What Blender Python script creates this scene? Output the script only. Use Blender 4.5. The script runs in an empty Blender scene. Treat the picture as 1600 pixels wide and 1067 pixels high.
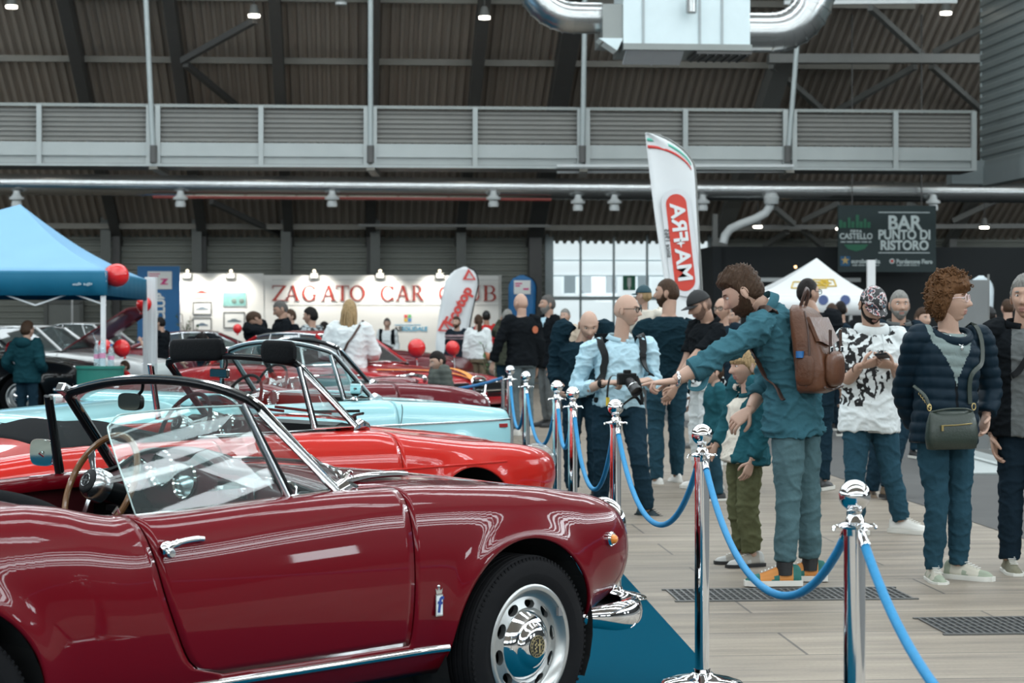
import bpy, bmesh, math, random
from mathutils import Vector, Matrix, noise
SC = bpy.context.scene; COL = SC.collection
random.seed(7)
PI = math.pi
FPX = 3200.0                      # focal length in pixels of the 1600 x 1067 frame
HZ = 496.0; CAMH = 1.45           # horizon row, eye height
# ------------------------------------------------------------------ camera
cd = bpy.data.cameras.new('camera'); cam = bpy.data.objects.new('camera', cd); COL.objects.link(cam)
cam.location = (0, 0, CAMH); cam.rotation_euler = (PI/2, 0, 0)
cd.sensor_width = 36.0; cd.lens = FPX/1600*36.0
cd.shift_y = -(533.5-HZ)/1600
cd.clip_start = .1; cd.clip_end = 300
cd.dof.use_dof = True; cd.dof.focus_distance = 8.6; cd.dof.aperture_fstop = 6.3
SC.camera = cam
# ------------------------------------------------------------------ world, exposure
SC.view_settings.view_transform = 'Standard'; SC.view_settings.look = 'None'
SC.view_settings.gamma = 1.0; SC.view_settings.exposure = 0.08; SC.view_settings.use_curve_mapping = False
W = bpy.data.worlds.new('world'); SC.world = W; W.use_nodes = True
bg = W.node_tree.nodes['Background']; bg.inputs[0].default_value = (.70, .88, 1.0, 1); bg.inputs[1].default_value = .2
SC.cycles.max_bounces = 8; SC.cycles.diffuse_bounces = 3; SC.cycles.glossy_bounces = 4
SC.cycles.transparent_max_bounces = 16; SC.cycles.caustics_reflective = False; SC.cycles.caustics_refractive = False
SC.cycles.sample_clamp_indirect = 6.0
# ------------------------------------------------------------------ helpers
HA = math.radians(4.46); HC, HS = math.cos(HA), math.sin(HA)     # the hall stands turned a little
def P(x, y, Y): return Vector(((x-800)*Y/FPX, Y, CAMH-(y-HZ)*Y/FPX))
def PS(x, y, s): return P(x, y, FPX/s)
def H(x, y, v):                    # pixel -> hall coordinates at hall depth v
    a = (x-800)/FPX; Y = v/(HC-a*HS); X = a*Y
    return (X*HC+Y*HS, v, CAMH-(y-HZ)*Y/FPX)
def lerp(a, b, t): return a+(b-a)*t
def sstep(a, b, x):
    t = min(1, max(0, (x-a)/(b-a))); return t*t*(3-2*t)
def curve(pts):
    """monotone-ish cubic through (x,y) pairs"""
    pts = sorted(pts); xs = [p[0] for p in pts]; ys = [p[1] for p in pts]; n = len(xs)
    dl = [(ys[i+1]-ys[i])/(xs[i+1]-xs[i]) for i in range(n-1)]
    m = [dl[0]]+[0 if dl[i-1]*dl[i] <= 0 else 2*dl[i-1]*dl[i]/(dl[i-1]+dl[i]) for i in range(1, n-1)]+[dl[-1]]
    def f(x):
        if x <= xs[0]: return ys[0]
        if x >= xs[-1]: return ys[-1]
        i = 0
        while x > xs[i+1]: i += 1
        h = xs[i+1]-xs[i]; t = (x-xs[i])/h
        return (ys[i]*(2*t**3-3*t*t+1)+h*m[i]*(t**3-2*t*t+t)+ys[i+1]*(3*t*t-2*t**3)+h*m[i+1]*(t**3-t*t))
    return f
_M = {}
def mat(name, col=(.5, .5, .5), rough=.5, metal=0., var=.08, scale=6., coat=0., bump=0., emit=None, spec=.5, sheen=0., stretch=None, bscale=None):
    if name in _M: return _M[name]
    m = bpy.data.materials.new(name); m.use_nodes = True; _M[name] = m
    nt = m.node_tree; b = nt.nodes['Principled BSDF']
    b.inputs['Roughness'].default_value = rough; b.inputs['Metallic'].default_value = metal
    b.inputs['Coat Weight'].default_value = coat; b.inputs['Coat IOR'].default_value = 1.38; b.inputs['Coat Roughness'].default_value = .03
    b.inputs['Specular IOR Level'].default_value = spec
    if sheen: b.inputs['Sheen Weight'].default_value = sheen
    tc = nt.nodes.new('ShaderNodeTexCoord'); mp = nt.nodes.new('ShaderNodeMapping')
    nt.links.new(tc.outputs['Object'], mp.inputs[0])
    if stretch: mp.inputs['Scale'].default_value = stretch
    if var:
        nz = nt.nodes.new('ShaderNodeTexNoise'); nz.inputs['Scale'].default_value = scale; nz.inputs['Detail'].default_value = 5
        nt.links.new(mp.outputs[0], nz.inputs['Vector'])
        mx = nt.nodes.new('ShaderNodeMix'); mx.data_type = 'RGBA'
        mx.inputs[6].default_value = tuple(c*(1-var) for c in col[:3])+(1,); mx.inputs[7].default_value = tuple(min(1, c*(1+var)) for c in col[:3])+(1,)
        nt.links.new(nz.outputs['Fac'], mx.inputs[0]); nt.links.new(mx.outputs[2], b.inputs['Base Color'])
    else: b.inputs['Base Color'].default_value = tuple(col[:3])+(1,)
    if bump:
        n2 = nt.nodes.new('ShaderNodeTexNoise'); n2.inputs['Scale'].default_value = bscale or scale*4; n2.inputs['Detail'].default_value = 3
        nt.links.new(mp.outputs[0], n2.inputs['Vector'])
        bp = nt.nodes.new('ShaderNodeBump'); bp.inputs['Strength'].default_value = bump; bp.inputs['Distance'].default_value = .01
        nt.links.new(n2.outputs['Fac'], bp.inputs['Height']); nt.links.new(bp.outputs[0], b.inputs['Normal'])
    if emit:
        b.inputs['Emission Color'].default_value = tuple(emit[:3])+(1,); b.inputs['Emission Strength'].default_value = emit[3]
    return m
def glass_mat(name, tint=(.9, .97, .97), ior=1.5, dirt=.04):
    if name in _M: return _M[name]
    m = bpy.data.materials.new(name); m.use_nodes = True; _M[name] = m
    nt = m.node_tree; nt.nodes.clear()
    out = nt.nodes.new('ShaderNodeOutputMaterial'); tr = nt.nodes.new('ShaderNodeBsdfTransparent'); gl = nt.nodes.new('ShaderNodeBsdfGlossy')
    mx = nt.nodes.new('ShaderNodeMixShader'); ge = nt.nodes.new('ShaderNodeNewGeometry'); dt = nt.nodes.new('ShaderNodeVectorMath'); dt.operation = 'DOT_PRODUCT'
    nt.links.new(ge.outputs['Incoming'], dt.inputs[0]); nt.links.new(ge.outputs['Normal'], dt.inputs[1])
    def mth(op, a, b):
        q = nt.nodes.new('ShaderNodeMath'); q.operation = op
        for i, x in enumerate((a, b)):
            if isinstance(x, (int, float)): q.inputs[i].default_value = x
            elif x is not None: nt.links.new(x, q.inputs[i])
        return q.outputs[0]
    f0 = 1.6*((ior-1)/(ior+1))**2; fr = mth('ADD', mth('MULTIPLY', mth('POWER', mth('SUBTRACT', 1, mth('ABSOLUTE', dt.outputs['Value'], None)), 5), 1-f0), f0)
    tr.inputs[0].default_value = tint+(1,); gl.inputs['Roughness'].default_value = .01
    df = nt.nodes.new('ShaderNodeBsdfDiffuse'); df.inputs[0].default_value = (.8, .9, .9, 1); m2 = nt.nodes.new('ShaderNodeMixShader'); m2.inputs[0].default_value = dirt
    nt.links.new(tr.outputs[0], m2.inputs[1]); nt.links.new(df.outputs[0], m2.inputs[2])
    nt.links.new(fr, mx.inputs[0]); nt.links.new(m2.outputs[0], mx.inputs[1]); nt.links.new(gl.outputs[0], mx.inputs[2]); nt.links.new(mx.outputs[0], out.inputs[0])
    return m
class MB:
    """collects shapes; build() links them as one mesh object"""
    def __init__(s): s.v = []; s.f = []; s.m = []
    def add(s, vs, fs, mi=0):
        o = len(s.v); s.v += [Vector(p) for p in vs]; s.f += [tuple(i+o for i in f) for f in fs]; s.m += [mi]*len(fs); return s
    def box(s, c, d, rz=0, mi=0, R=None):
        x, y, z = d[0]/2, d[1]/2, d[2]/2
        R = R or Matrix.Rotation(rz, 3, 'Z'); c = Vector(c)
        vs = [c+R @ Vector(p) for p in ((-x,-y,-z),(x,-y,-z),(x,y,-z),(-x,y,-z),(-x,-y,z),(x,-y,z),(x,y,z),(-x,y,z))]
        return s.add(vs, [(0,3,2,1),(4,5,6,7),(0,1,5,4),(1,2,6,5),(2,3,7,6),(3,0,4,7)], mi)
    def bar(s, a, b, w, h=None, mi=0, up=(0, 0, 1)):
        a, b = Vector(a), Vector(b); z = (b-a); L = z.length; z.normalize(); h = h or w
        u = Vector(up)
        if abs(u.dot(z)) > .99: u = Vector((0, 1, 0))
        x = u.cross(z).normalized(); y = z.cross(x)
        return s.box((a+b)/2, (w, h, L), mi=mi, R=Matrix((x, y, z)).transposed())
    def grid(s, rows, mi=0, closed=False):
        n = len(rows[0]); vs = [p for r in rows for p in r]; fs = []
        for i in range(len(rows)-1):
            for j in range(n if closed else n-1):
                k = (j+1) % n; fs.append((i*n+j, i*n+k, (i+1)*n+k, (i+1)*n+j))
        return s.add(vs, fs, mi)
    def loft(s, rings, mi=0, caps=True):
        o = len(s.v); n = len(rings[0]); s.grid(rings, mi, True)
        if caps:
            s.f += [tuple(o+i for i in reversed(range(n))), tuple(o+(len(rings)-1)*n+i for i in range(n))]; s.m += [mi]*2
        return s
    def tube(s, path, r, n=10, mi=0, caps=True, flat=None, up=None, close=False):
        """r: number or list; flat=(a,b): ellipse factors along the frame's two axes"""
        path = [Vector(p) for p in path]; N = len(path)
        rs = list(r) if isinstance(r, (list, tuple)) else [r]*N
        rings = []; x = None
        for i in range(N):
            if close: t = path[(i+1) % N]-path[i-1]
            else: t = path[min(i+1, N-1)]-path[max(i-1, 0)]
            t = t.normalized() if t.length > 1e-9 else Vector((0, 0, 1))
            if x is None:
                u = Vector(up) if up else (Vector((0, 0, 1)) if abs(t.z) < .9 else Vector((1, 0, 0)))
                x = (u-t*u.dot(t)).normalized()
            else:
                x = x-t*x.dot(t); x = x.normalized() if x.length > 1e-6 else Vector((1, 0, 0))
            y = t.cross(x); fa, fb = flat or (1, 1)
            rings.append([path[i]+(x*math.cos(2*PI*k/n)*fa+y*math.sin(2*PI*k/n)*fb)*rs[i] for k in range(n)])
        if close: rings.append(rings[0]); caps = False
        return s.loft(rings, mi, caps)
    def cyl(s, a, b, r, n=16, mi=0): return s.tube([a, b], r, n, mi)
    def lathe(s, prof, c=(0, 0, 0), axis=(0, 0, 1), n=24, mi=0, caps=True):
        z = Vector(axis).normalized(); u = Vector((1, 0, 0)) if abs(z.x) < .9 else Vector((0, 1, 0))
        x = (u-z*u.dot(z)).normalized(); y = z.cross(x); c = Vector(c)
        return s.loft([[c+z*h+(x*math.cos(2*PI*k/n)+y*math.sin(2*PI*k/n))*max(r, 1e-4) for k in range(n)] for r, h in prof], mi, caps)
    def ell(s, c, r, n=16, m=10, mi=0, R=None, f=None):
        c = Vector(c); R = R or Matrix.Identity(3); rings = []
        for i in range(m+1):
            a = -PI/2+PI*i/m; a = max(-PI/2+1e-3, min(PI/2-1e-3, a))
            ring = []
            for k in range(n):
                b = 2*PI*k/n; p = Vector((r[0]*math.cos(a)*math.cos(b), r[1]*math.cos(a)*math.sin(b), r[2]*math.sin(a)))
                if f: p = f(p)
                ring.append(c+R @ p)
            rings.append(ring)
        return s.loft(rings, mi, True)
    def prism(s, poly, ext, mi=0):
        """poly: 3-D points in order; ext: extrusion vector"""
        e = Vector(ext); n = len(poly); a = [Vector(p) for p in poly]
        return s.add(a+[p+e for p in a], [tuple(reversed(range(n))), tuple(range(n, 2*n))]+[(i, (i+1) % n, n+(i+1) % n, n+i) for i in range(n)], mi)
    def build(s, name, mats, parent=None, smooth=True, world=False, rot=0, angle=35, weld=0, bevel=0, solid=0, subsurf=0):
        me = bpy.data.meshes.new(name); off = parent.location if (world and parent) else Vector()
        me.from_pydata([p-off for p in s.v] if (world and parent) else s.v, [], s.f)
        for m in (mats if isinstance(mats, (list, tuple)) else [mats]): me.materials.append(m)
        me.polygons.foreach_set('material_index', s.m)
        bm = bmesh.new(); bm.from_mesh(me)
        if weld: bmesh.ops.remove_doubles(bm, verts=bm.verts, dist=weld); bmesh.ops.dissolve_degenerate(bm, edges=bm.edges, dist=1e-5)
        bmesh.ops.recalc_face_normals(bm, faces=bm.faces); bm.to_mesh(me); bm.free()
        if smooth:
            me.polygons.foreach_set('use_smooth', [True]*len(me.polygons))
            if angle < 180: me.set_sharp_from_angle(angle=math.radians(angle))
        o = bpy.data.objects.new(name, me); COL.objects.link(o)
        if parent: o.parent = parent
        if rot: o.rotation_euler.z = rot
        if solid: md = o.modifiers.new('solid', 'SOLIDIFY'); md.thickness = solid; md.offset = -1
        if bevel: md = o.modifiers.new('bevel', 'BEVEL'); md.width = bevel; md.segments = 2; md.limit_method = 'ANGLE'
        if subsurf: md = o.modifiers.new('sub', 'SUBSURF'); md.levels = md.render_levels = subsurf
        return o
def tag(o, label, cat, group=None, kind=None):
    o['label'] = label; o['category'] = cat
    if group: o['group'] = group
    if kind: o['kind'] = kind
    return o
def thing(name, label, cat, loc=(0, 0, 0), rz=0, group=None):
    o = bpy.data.objects.new(name, None); COL.objects.link(o); o.location = loc; o.rotation_euler.z = rz; o.empty_display_size = .1
    return tag(o, label, cat, group)
def struct(name, mb, m, rot=0, smooth=False, parent=None):
    o = mb.build(name, m, parent, smooth=smooth, rot=rot)
    if not parent: o['kind'] = 'structure'
    return o
def copy_tree(o, parent=None, loc=None, rz=None, label=None):
    c = o.copy(); COL.objects.link(c)
    if parent: c.parent = parent
    if loc is not None: c.location = loc
    if rz is not None: c.rotation_euler.z = rz
    if label: c['label'] = label
    for ch in list(o.children): copy_tree(ch, c)
    return c
def text(txt, size, name, m, parent=None, loc=(0, 0, 0), rot=(PI/2, 0, 0), sx=1., align='CENTER', bold=0., depth=.004, world=False):
    """lettering as a mesh, built upright facing -Y"""
    cu = bpy.data.curves.new(name, 'FONT'); cu.body = txt; cu.size = size; cu.align_x = align; cu.align_y = 'CENTER'; cu.extrude = depth; cu.offset = bold
    t = bpy.data.objects.new(name, cu); COL.objects.link(t)
    me = bpy.data.meshes.new_from_object(t.evaluated_get(bpy.context.evaluated_depsgraph_get()))
    bpy.data.objects.remove(t)
    me.materials.clear(); me.materials.append(m)
    o = bpy.data.objects.new(name, me); COL.objects.link(o)
    o.parent = parent; o.location = Vector(loc)-(parent.location if world and parent else Vector()); o.rotation_euler = rot; o.scale = (sx, 1, 1)
    return o
# ------------------------------------------------------------------ the hall
def floor_mat(name, c1, c2, line):
    m = bpy.data.materials.new(name); m.use_nodes = True; nt = m.node_tree; b = nt.nodes['Principled BSDF']
    N = nt.nodes.new; L = nt.links.new
    g = N('ShaderNodeNewGeometry'); mp = N('ShaderNodeMapping'); mp.inputs['Rotation'].default_value = (0, 0, -HA); L(g.outputs['Position'], mp.inputs[0])
    br = N('ShaderNodeTexBrick'); br.inputs['Scale'].default_value = 1; br.inputs['Brick Width'].default_value = 3.1; br.inputs['Row Height'].default_value = .62
    br.inputs['Mortar Size'].default_value = .008; br.inputs['Mortar Smooth'].default_value = .3; br.offset = .37
    br.inputs['Color1'].default_value = c1+(1,); br.inputs['Color2'].default_value = c2+(1,); br.inputs['Mortar'].default_value = line+(1,)
    L(mp.outputs[0], br.inputs['Vector'])
    m2 = N('ShaderNodeMapping'); m2.inputs['Scale'].default_value = (.5, 4.5, 1); L(mp.outputs[0], m2.inputs[0])
    nz = N('ShaderNodeTexNoise'); nz.inputs['Scale'].default_value = 1.6; nz.inputs['Detail'].default_value = 7; nz.inputs['Roughness'].default_value = .65; L(m2.outputs[0], nz.inputs['Vector'])
    rp = N('ShaderNodeValToRGB'); rp.color_ramp.elements[0].position = .3; rp.color_ramp.elements[1].position = .72
    rp.color_ramp.elements[0].color = (.52, .51, .52, 1); rp.color_ramp.elements[1].color = (1.2, 1.18, 1.14, 1); L(nz.outputs['Fac'], rp.inputs[0])
    mx = N('ShaderNodeMix'); mx.data_type = 'RGBA'; mx.blend_type = 'MULTIPLY'; mx.inputs[0].default_value = 1
    L(br.outputs['Color'], mx.inputs[6]); L(rp.outputs[0], mx.inputs[7])
    n3 = N('ShaderNodeTexNoise'); n3.inputs['Scale'].default_value = 60; n3.inputs['Detail'].default_value = 2; L(mp.outputs[0], n3.inputs['Vector'])
    r3 = N('ShaderNodeValToRGB'); r3.color_ramp.elements[0].position = .25; r3.color_ramp.elements[0].color = (.8, .8, .8, 1); r3.color_ramp.elements[1].position = .6; L(n3.outputs['Fac'], r3.inputs[0])
    m4 = N('ShaderNodeMix'); m4.data_type = 'RGBA'; m4.blend_type = 'MULTIPLY'; m4.inputs[0].default_value = .6
    L(mx.outputs[2], m4.inputs[6]); L(r3.outputs[0], m4.inputs[7]); L(m4.outputs[2], b.inputs['Base Color'])
    b.inputs['Roughness'].default_value = .5; b.inputs['Specular IOR Level'].default_value = .35
    return m
struct('floor', MB().add([(-45, -18, 0), (45, -18, 0), (45, 62, 0), (-45, 62, 0)], [(0, 1, 2, 3)]), floor_mat('worn_concrete', (.265, .228, .182), (.31, .268, .218), (.12, .108, .095)), rot=HA)
# darker asphalt lane on the right of the walkway
struct('floor_lane', MB().add([(4.38, -10, .003), (24, -10, .003), (24, 54.6, .003), (4.38, 54.6, .003)], [(0, 1, 2, 3)]), mat('asphalt', (.06, .06, .058), .75, var=.25, scale=3), rot=HA)
# blue carpet under the cars
cp = MB(); ed = lambda Z: .627+(11.47-Z)*.059
cp.prism([(ed(2), 2, .002), (ed(40), 40, .002), (-16, 40, .002), (-16, 2, .002)], (0, 0, .008))
tag(cp.build('carpet', mat('carpet_blue', (.0006, .058, .098), .95, spec=.03, var=.12, scale=300, bump=.25, bscale=900), smooth=False), 'dark blue exhibition carpet under the row of parked cars', 'carpet')
# vault: corrugated sheets over an arc of depth / height, high at mid hall
vz = curve([(-17, 3.2), (-11, 6.4), (-6, 9.0), (0, 11.3), (8, 13.2), (19, 14.2), (30, 13.2), (38, 11.3), (44, 9.05), (49, 6.6), (53, 4.55), (55.3, 3.45)])
dark_sheet = mat('ceiling_sheet', (.44, .385, .33), .6, var=.18, scale=1.2, stretch=(1, .15, .15))
def sheet(v0, v1, u0, u1, nv, pitch, zoff=0.):
    us = []; u = u0
    while u < u1: us += [(u, 0), (u+pitch*.36, 0), (u+pitch*.5, .075), (u+pitch*.86, .075)]; u += pitch
    us = [(min(a, u1), b) for a, b in us]+[(u1, 0)]
    rows = []
    for i in range(nv+1):
        v = lerp(v0, v1, i/nv); rows.append([(a, v, vz(v)+b+zoff) for a, b in us])
    return MB().grid(rows)
struct('ceiling', sheet(41.5, 55.3, -26, 26, 14, .21), dark_sheet, rot=HA)
mb = MB()
ROOFL = [(-9.5, -7.5), (1.0, 2.6), (8.2, 9.6), (15.0, 16.6), (22.5, 24.0), (30.0, 31.4), (36.5, 37.6)]
v = -17.0
for a, b in [(41.5, 41.5)]:
    n = max(2, int((a-v)/1.5)); mb.grid([[(u, lerp(v, a, i/n), vz(lerp(v, a, i/n))) for u in (-30, 0, 30)] for i in range(n+1)]); v = b
struct('ceiling_sheet', mb, dark_sheet, rot=HA)
sky_panel = mat('rooflight_panel', (.8, .85, .85), .5, var=0, emit=(.86, .95, 1.0, 13.))
for k, (a, b) in enumerate(ROOFL):
    mb = MB()
    for u in range(-20, 20, 5):
        for q0, q1 in ((0, .36), (.5, .62), (.74, 1)):
            a_, b_ = lerp(a, b, q0), lerp(a, b, q1); mb.add([(u+.2, a_, vz(a_)-.03), (u+4.8, a_, vz(a_)-.03), (u+4.8, b_, vz(b_)-.03), (u+.2, b_, vz(b_)-.03)], [(0, 1, 2, 3)])
    o = mb.build('window_%d' % (k+2), sky_panel, smooth=False, rot=HA); o['kind'] = 'structure'
# front wall behind the photographer and the two long side walls, with bands of windows
fw = mat('wall_sheet', (.022, .024, .024), .55, var=.1)
dim_panel = mat('window_daylight', (.8, .85, .85), .5, var=0, emit=(.84, .95, 1.0, 5.5))
def wall_with_windows(name, n0, A, Bp, ztop, wins, pm=None):
    """A, Bp: floor ends; wins: (t0, t1, z0, z1) openings along the wall in metres, sorted, not overlapping in t unless same span"""
    A, Bp = Vector(A), Vector(Bp); d = (Bp-A).normalized(); L = (Bp-A).length; mb = MB(); gl = MB()
    def q(m, t0, t1, z0, z1): m.add([A+d*t0+Vector((0, 0, z0)), A+d*t1+Vector((0, 0, z0)), A+d*t1+Vector((0, 0, z1)), A+d*t0+Vector((0, 0, z1))], [(0, 1, 2, 3)])
    ts = sorted({0, L}|{w[0] for w in wins}|{w[1] for w in wins})
    for t0, t1 in zip(ts, ts[1:]):
        z = 0
        for w in sorted([w for w in wins if w[0] <= t0 and w[1] >= t1], key=lambda w: w[2]): q(mb, t0, t1, z, w[2]); q(gl, t0, t1, w[2], w[3]); z = w[3]
        q(mb, t0, t1, z, ztop)
    struct(name, mb, fw, rot=HA); o = gl.build('window_%d' % n0, pm or sky_panel, smooth=False, rot=HA); o['kind'] = 'structure'
wall_with_windows('wall_front', 20, (-26, -15.5, 0), (26, -15.5, 0), 8, [(4+6*k, 8+6*k, 2.4, 5.2) for k in range(8)], dim_panel)
wall_with_windows('wall_right_side', 21, (26, -16, 0), (26, 55, 0), 15, [(5, 58, z0_, z1_) for z0_, z1_ in ((6.7, 6.95), (7.3, 7.5), (7.9, 8.5), (8.8, 9.0), (9.5, 9.8), (10.3, 10.5))]+[(17.2, 18.6, 2.2, 3.9), (21.4, 22.6, 2.2, 3.9)])
wall_with_windows('wall_left_side', 22, (-26, -16, 0), (-26, 55, 0), 15, [(5+6*k, 9.6+6*k, 5.0, 7.4) for k in range(10)], dim_panel)
# back wall: horizontal corrugation
def hsheet(u0, u1, z0, z1, v, pitch=.16, dep=.05):
    zs = []; z = z0
    while z < z1: zs += [(z, 0), (z+pitch*.4, 0), (z+pitch*.55, dep), (z+pitch*.85, dep)]; z += pitch
    zs = [(min(a, z1), b) for a, b in zs]+[(z1, 0)]
    return MB().grid([[(u, v+b, a) for u in (u0, u1)] for a, b in zs])
UL = H(856, 400, 55)[0]; UR = H(1118, 400, 55)[0]
mb = hsheet(-26, UL, 0, 3.75, 55.0); m2 = hsheet(UR, 26, 0, 3.75, 55.0); mb.add(m2.v, m2.f)
struct('wall_back', mb, mat('back_wall_sheet', (.24, .255, .225), .55, var=.12, scale=1), rot=HA)
# entrance glazing, bright daylight outside
gm = mat('alu_frame', (.40, .47, .48), .4, var=.04)
g = thing('window_1', 'tall glazed entrance wall with daylight behind, right of the centre', 'window'); g['kind'] = 'structure'; del g['label'], g['category']
g.rotation_euler.z = HA
zt = H(900, 357, 55)[2]
mb = MB(); hx = [858, 907, 959, 1011, 1062, 1112]
for x in hx: mb.box((H(x, 400, 55)[0], 55, zt/2), (.055 if x not in (858, 1112) else .22, .12, zt))
for y in (357, 466): mb.box(((UL+UR)/2, 55, H(980, y, 55)[2]), (UR-UL, .12, .10))
for x in (1000, 1080): mb.box((H(x, 400, 55)[0], 55.02, 1.0), (.10, .1, 2.0))
mb.build('frame', gm, g, smooth=False)
MB().add([(UL, 55.06, 0), (UR, 55.06, 0), (UR, 55.06, zt), (UL, 55.06, zt)], [(0, 1, 2, 3)]).build('pane', glass_mat('clear_glass', dirt=.02), g, smooth=False)
# outside: pale building across the yard
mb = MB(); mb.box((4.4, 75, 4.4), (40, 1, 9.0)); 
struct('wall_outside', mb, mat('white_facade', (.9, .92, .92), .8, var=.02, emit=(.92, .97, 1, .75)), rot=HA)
mb = MB()
for x in (890, 915, 955, 1005, 1050, 1090):
    for y in (445,):
        a = H(x, y, 74.4); mb.box(a, (.42, .1, .62))
mb.box(H(985, 407, 74.4), (12, .1, .05)); mb.box(H(985, 431, 74.4), (12, .1, .05))
struct('window_10', mb, mat('far_window', (.45, .52, .55), .3, var=.1, emit=(.5, .6, .65, .42)), rot=HA)
struct('ground_outside', MB().add([(-30, 55.4, -.02), (30, 55.4, -.02), (30, 90, -.02), (-30, 90, -.02)], [(0, 1, 2, 3)]), mat('pale_paving', (.7, .7, .68), .9), rot=HA)
# grey door in the back wall on the left, small white notice before it
d = thing('door_1', 'x', 'x'); d['kind'] = 'structure'; del d['label'], d['category']; d.rotation_euler.z = HA
a, b_ = H(72, 472, 54.9), H(128, 472, 54.9); xm = (a[0]+b_[0])/2; dw = b_[0]-a[0]; gd = mat('door_grey', (.20, .215, .20), .5, var=.06)
MB().box((xm, 54.9, a[2]/2), (dw-.12, .06, a[2])).build('door_leaf', gd, d, smooth=False); MB().box((xm-dw/2, 54.88, a[2]/2), (.1, .12, a[2])).box((xm+dw/2, 54.88, a[2]/2), (.1, .12, a[2])).box((xm, 54.88, a[2]), (dw+.1, .12, .1)).build('door_frame', pur_ if False else mat('column_grey', (.125, .135, .125), .55, var=.08), d, smooth=False)
MB().box((xm-dw*.36, 54.84, 1.05), (.12, .04, .04)).build('door_handle', galv_h if False else mat('alu_frame', (.30, .34, .34), .4, var=.04), d, smooth=False)
# steel arches (deep ribs) and purlins
steel = mat('dark_steel', (.085, .085, .082), .55, var=.12)
steel_l = mat('grey_steel', (.20, .205, .195), .5, var=.08)
def arch_beam(u, w=.42, dep=.75):
    mb = MB(); rows = []
    for v in [55.0, 53, 51, 49, 47, 45, 43, 41, 38]:
        z = vz(v)-.12; dq = dep*(.35 if v > 52.5 else 1); rows.append([(u-w/2, v-dq*.5, z-dq*.5), (u+w/2, v-dq*.5, z-dq*.5), (u+w/2, v, z), (u-w/2, v, z)])
    mb.loft(rows); mb.box((u, 54.6, vz(55)/2), (w*.8, .45, vz(55)))
    return mb
for x in (140, 290, 440, 582, 738, 868, 1190, 1590):
    u = H(x, 165, 49)[0]; struct('roof_beam', arch_beam(u, (.42 if x in (868, 1190) else .25)), steel if x < 1000 else steel_l, rot=HA)
pur = mat('purlin_steel', (.22, .21, .18), .5, var=.1)
for v in (54.2, 52.2, 49.8, 47.3, 45.1, 42.9):
    struct('roof_purlin', MB().box((-2.2, v-.1, vz(v)-.14), (29.5, .12, .14)), pur, rot=HA)
def pxbar(x0, y0, v0, x1, y1, v1, w=.13): return MB().bar(H(x0, y0, v0), H(x1, y1, v1), w)
for q in ((285, 95, 46.2, 398, 32, 44.3), (290, 100, 46.2, 372, 168, 49), (330, 315, 52.2, 435, 365, 54.6),
          (1360, 12, 43.8, 1440, 86, 46), (1460, 82, 46, 1560, 30, 44.5), (1205, 103, 46.5, 1285, 172, 49), (1300, 178, 49, 1430, 104, 46.5), (1455, 103, 46.5, 1540, 178, 49),
          (1210, 325, 52.3, 1240, 350, 53), (1255, 345, 53, 1310, 318, 52.2), (1455, 340, 53, 1420, 318, 52), (1490, 345, 53, 1560, 312, 52.2), (1255, 360, 53.6, 1285, 385, 54.6), (1195, 385, 54.6, 1230, 362, 53.6)):
    struct('roof_brace', pxbar(*q), steel if q[0] < 700 else steel_l, rot=HA)
struct('roof_purlin', MB().bar(H(1200, 92, 45.6), H(1545, 92, 45.6), .28, .2), steel_l, rot=HA)
struct('roof_purlin', MB().bar(H(1180, 355, 53.3), H(1600, 353, 53.3), .14, .12), steel_l, rot=HA)
struct('roof_purlin', MB().bar(H(560, 352, 53.6), H(860, 353, 53.6), .07), steel_l, rot=HA)
struct('roof_purlin', MB().bar(H(1225, 4, 40), H(1495, 2, 40), .08), mat('light_steel', (.55, .58, .58), .4), rot=HA)
# columns in front of the back wall
colm = mat('column_grey', (.125, .135, .125), .55, var=.08)
for x in (166, 308, 447, 586, 720):
    u = H(x, 380, 54.3)[0]; zc = 4.35
    struct('column', MB().box((u, 54.3, zc/2), (.18, .3, zc)).box((u, 54.14, zc/2), (.26, .03, zc)), colm, rot=HA)
# catwalk across the hall
CV = 40.0
cw = thing('catwalk', 'grey steel service catwalk crossing the hall under the vault', 'catwalk'); cw.rotation_euler.z = HA
galv = mat('galvanised', (.24, .26, .25), .38, metal=.3, var=.14, scale=2)
galv_l = mat('galvanised_light', (.34, .37, .365), .36, metal=.3, var=.12, scale=2)
zb = H(900, 262, CV)[2]; zr = H(900, 170, CV)[2]; zm = H(900, 226, CV)[2]
u0, u1 = -13.0, H(1524, 200, CV)[0]; um = (u0+u1)/2; ul = u1-u0
mb = MB(); mb.box((um, CV, zm-.12), (ul, .10, .22)); mb.box((um, CV+.03, zb+.11), (ul, .05, .24)); mb.box((um, CV-.03, zm-.25), (ul, .08, .05)); mb.box((um, CV-.03, zb), (ul, .16, .05)); mb.build('edge_beam', galv_l, cw, smooth=False)
MB().box((um, CV+.55, zb+.01), (ul, 1.1, .06)).build('deck', steel, cw, smooth=False)
MB().box((um, CV, zr), (ul, .06, .06)).build('handrail', galv, cw, smooth=False)
MB().box((um, CV+1.1, zr), (ul, .06, .06)).box((um, CV+1.1, (zr+zm)/2), (ul, .04, .04)).build('handrail', galv, cw, smooth=False)
mb = hsheet(u0, u1, zm+.02, zr-.05, CV+.03, pitch=(zr-zm)/7.5, dep=.035)
mb.build('railing_panel', mat('railing_sheet', (.20, .20, .185), .5, var=.12, scale=2), cw, smooth=False)
for x in (-110, 62, 233, 247, 408, 572, 585, 742, 905, 917, 1070, 1226, 1240, 1398, 1520):
    u = H(x, 200, CV)[0]; MB().box((u, CV-.06, (zb+zr)/2), (.095, .09, zr-zb)).build('post', galv_l, cw, smooth=False)
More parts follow.
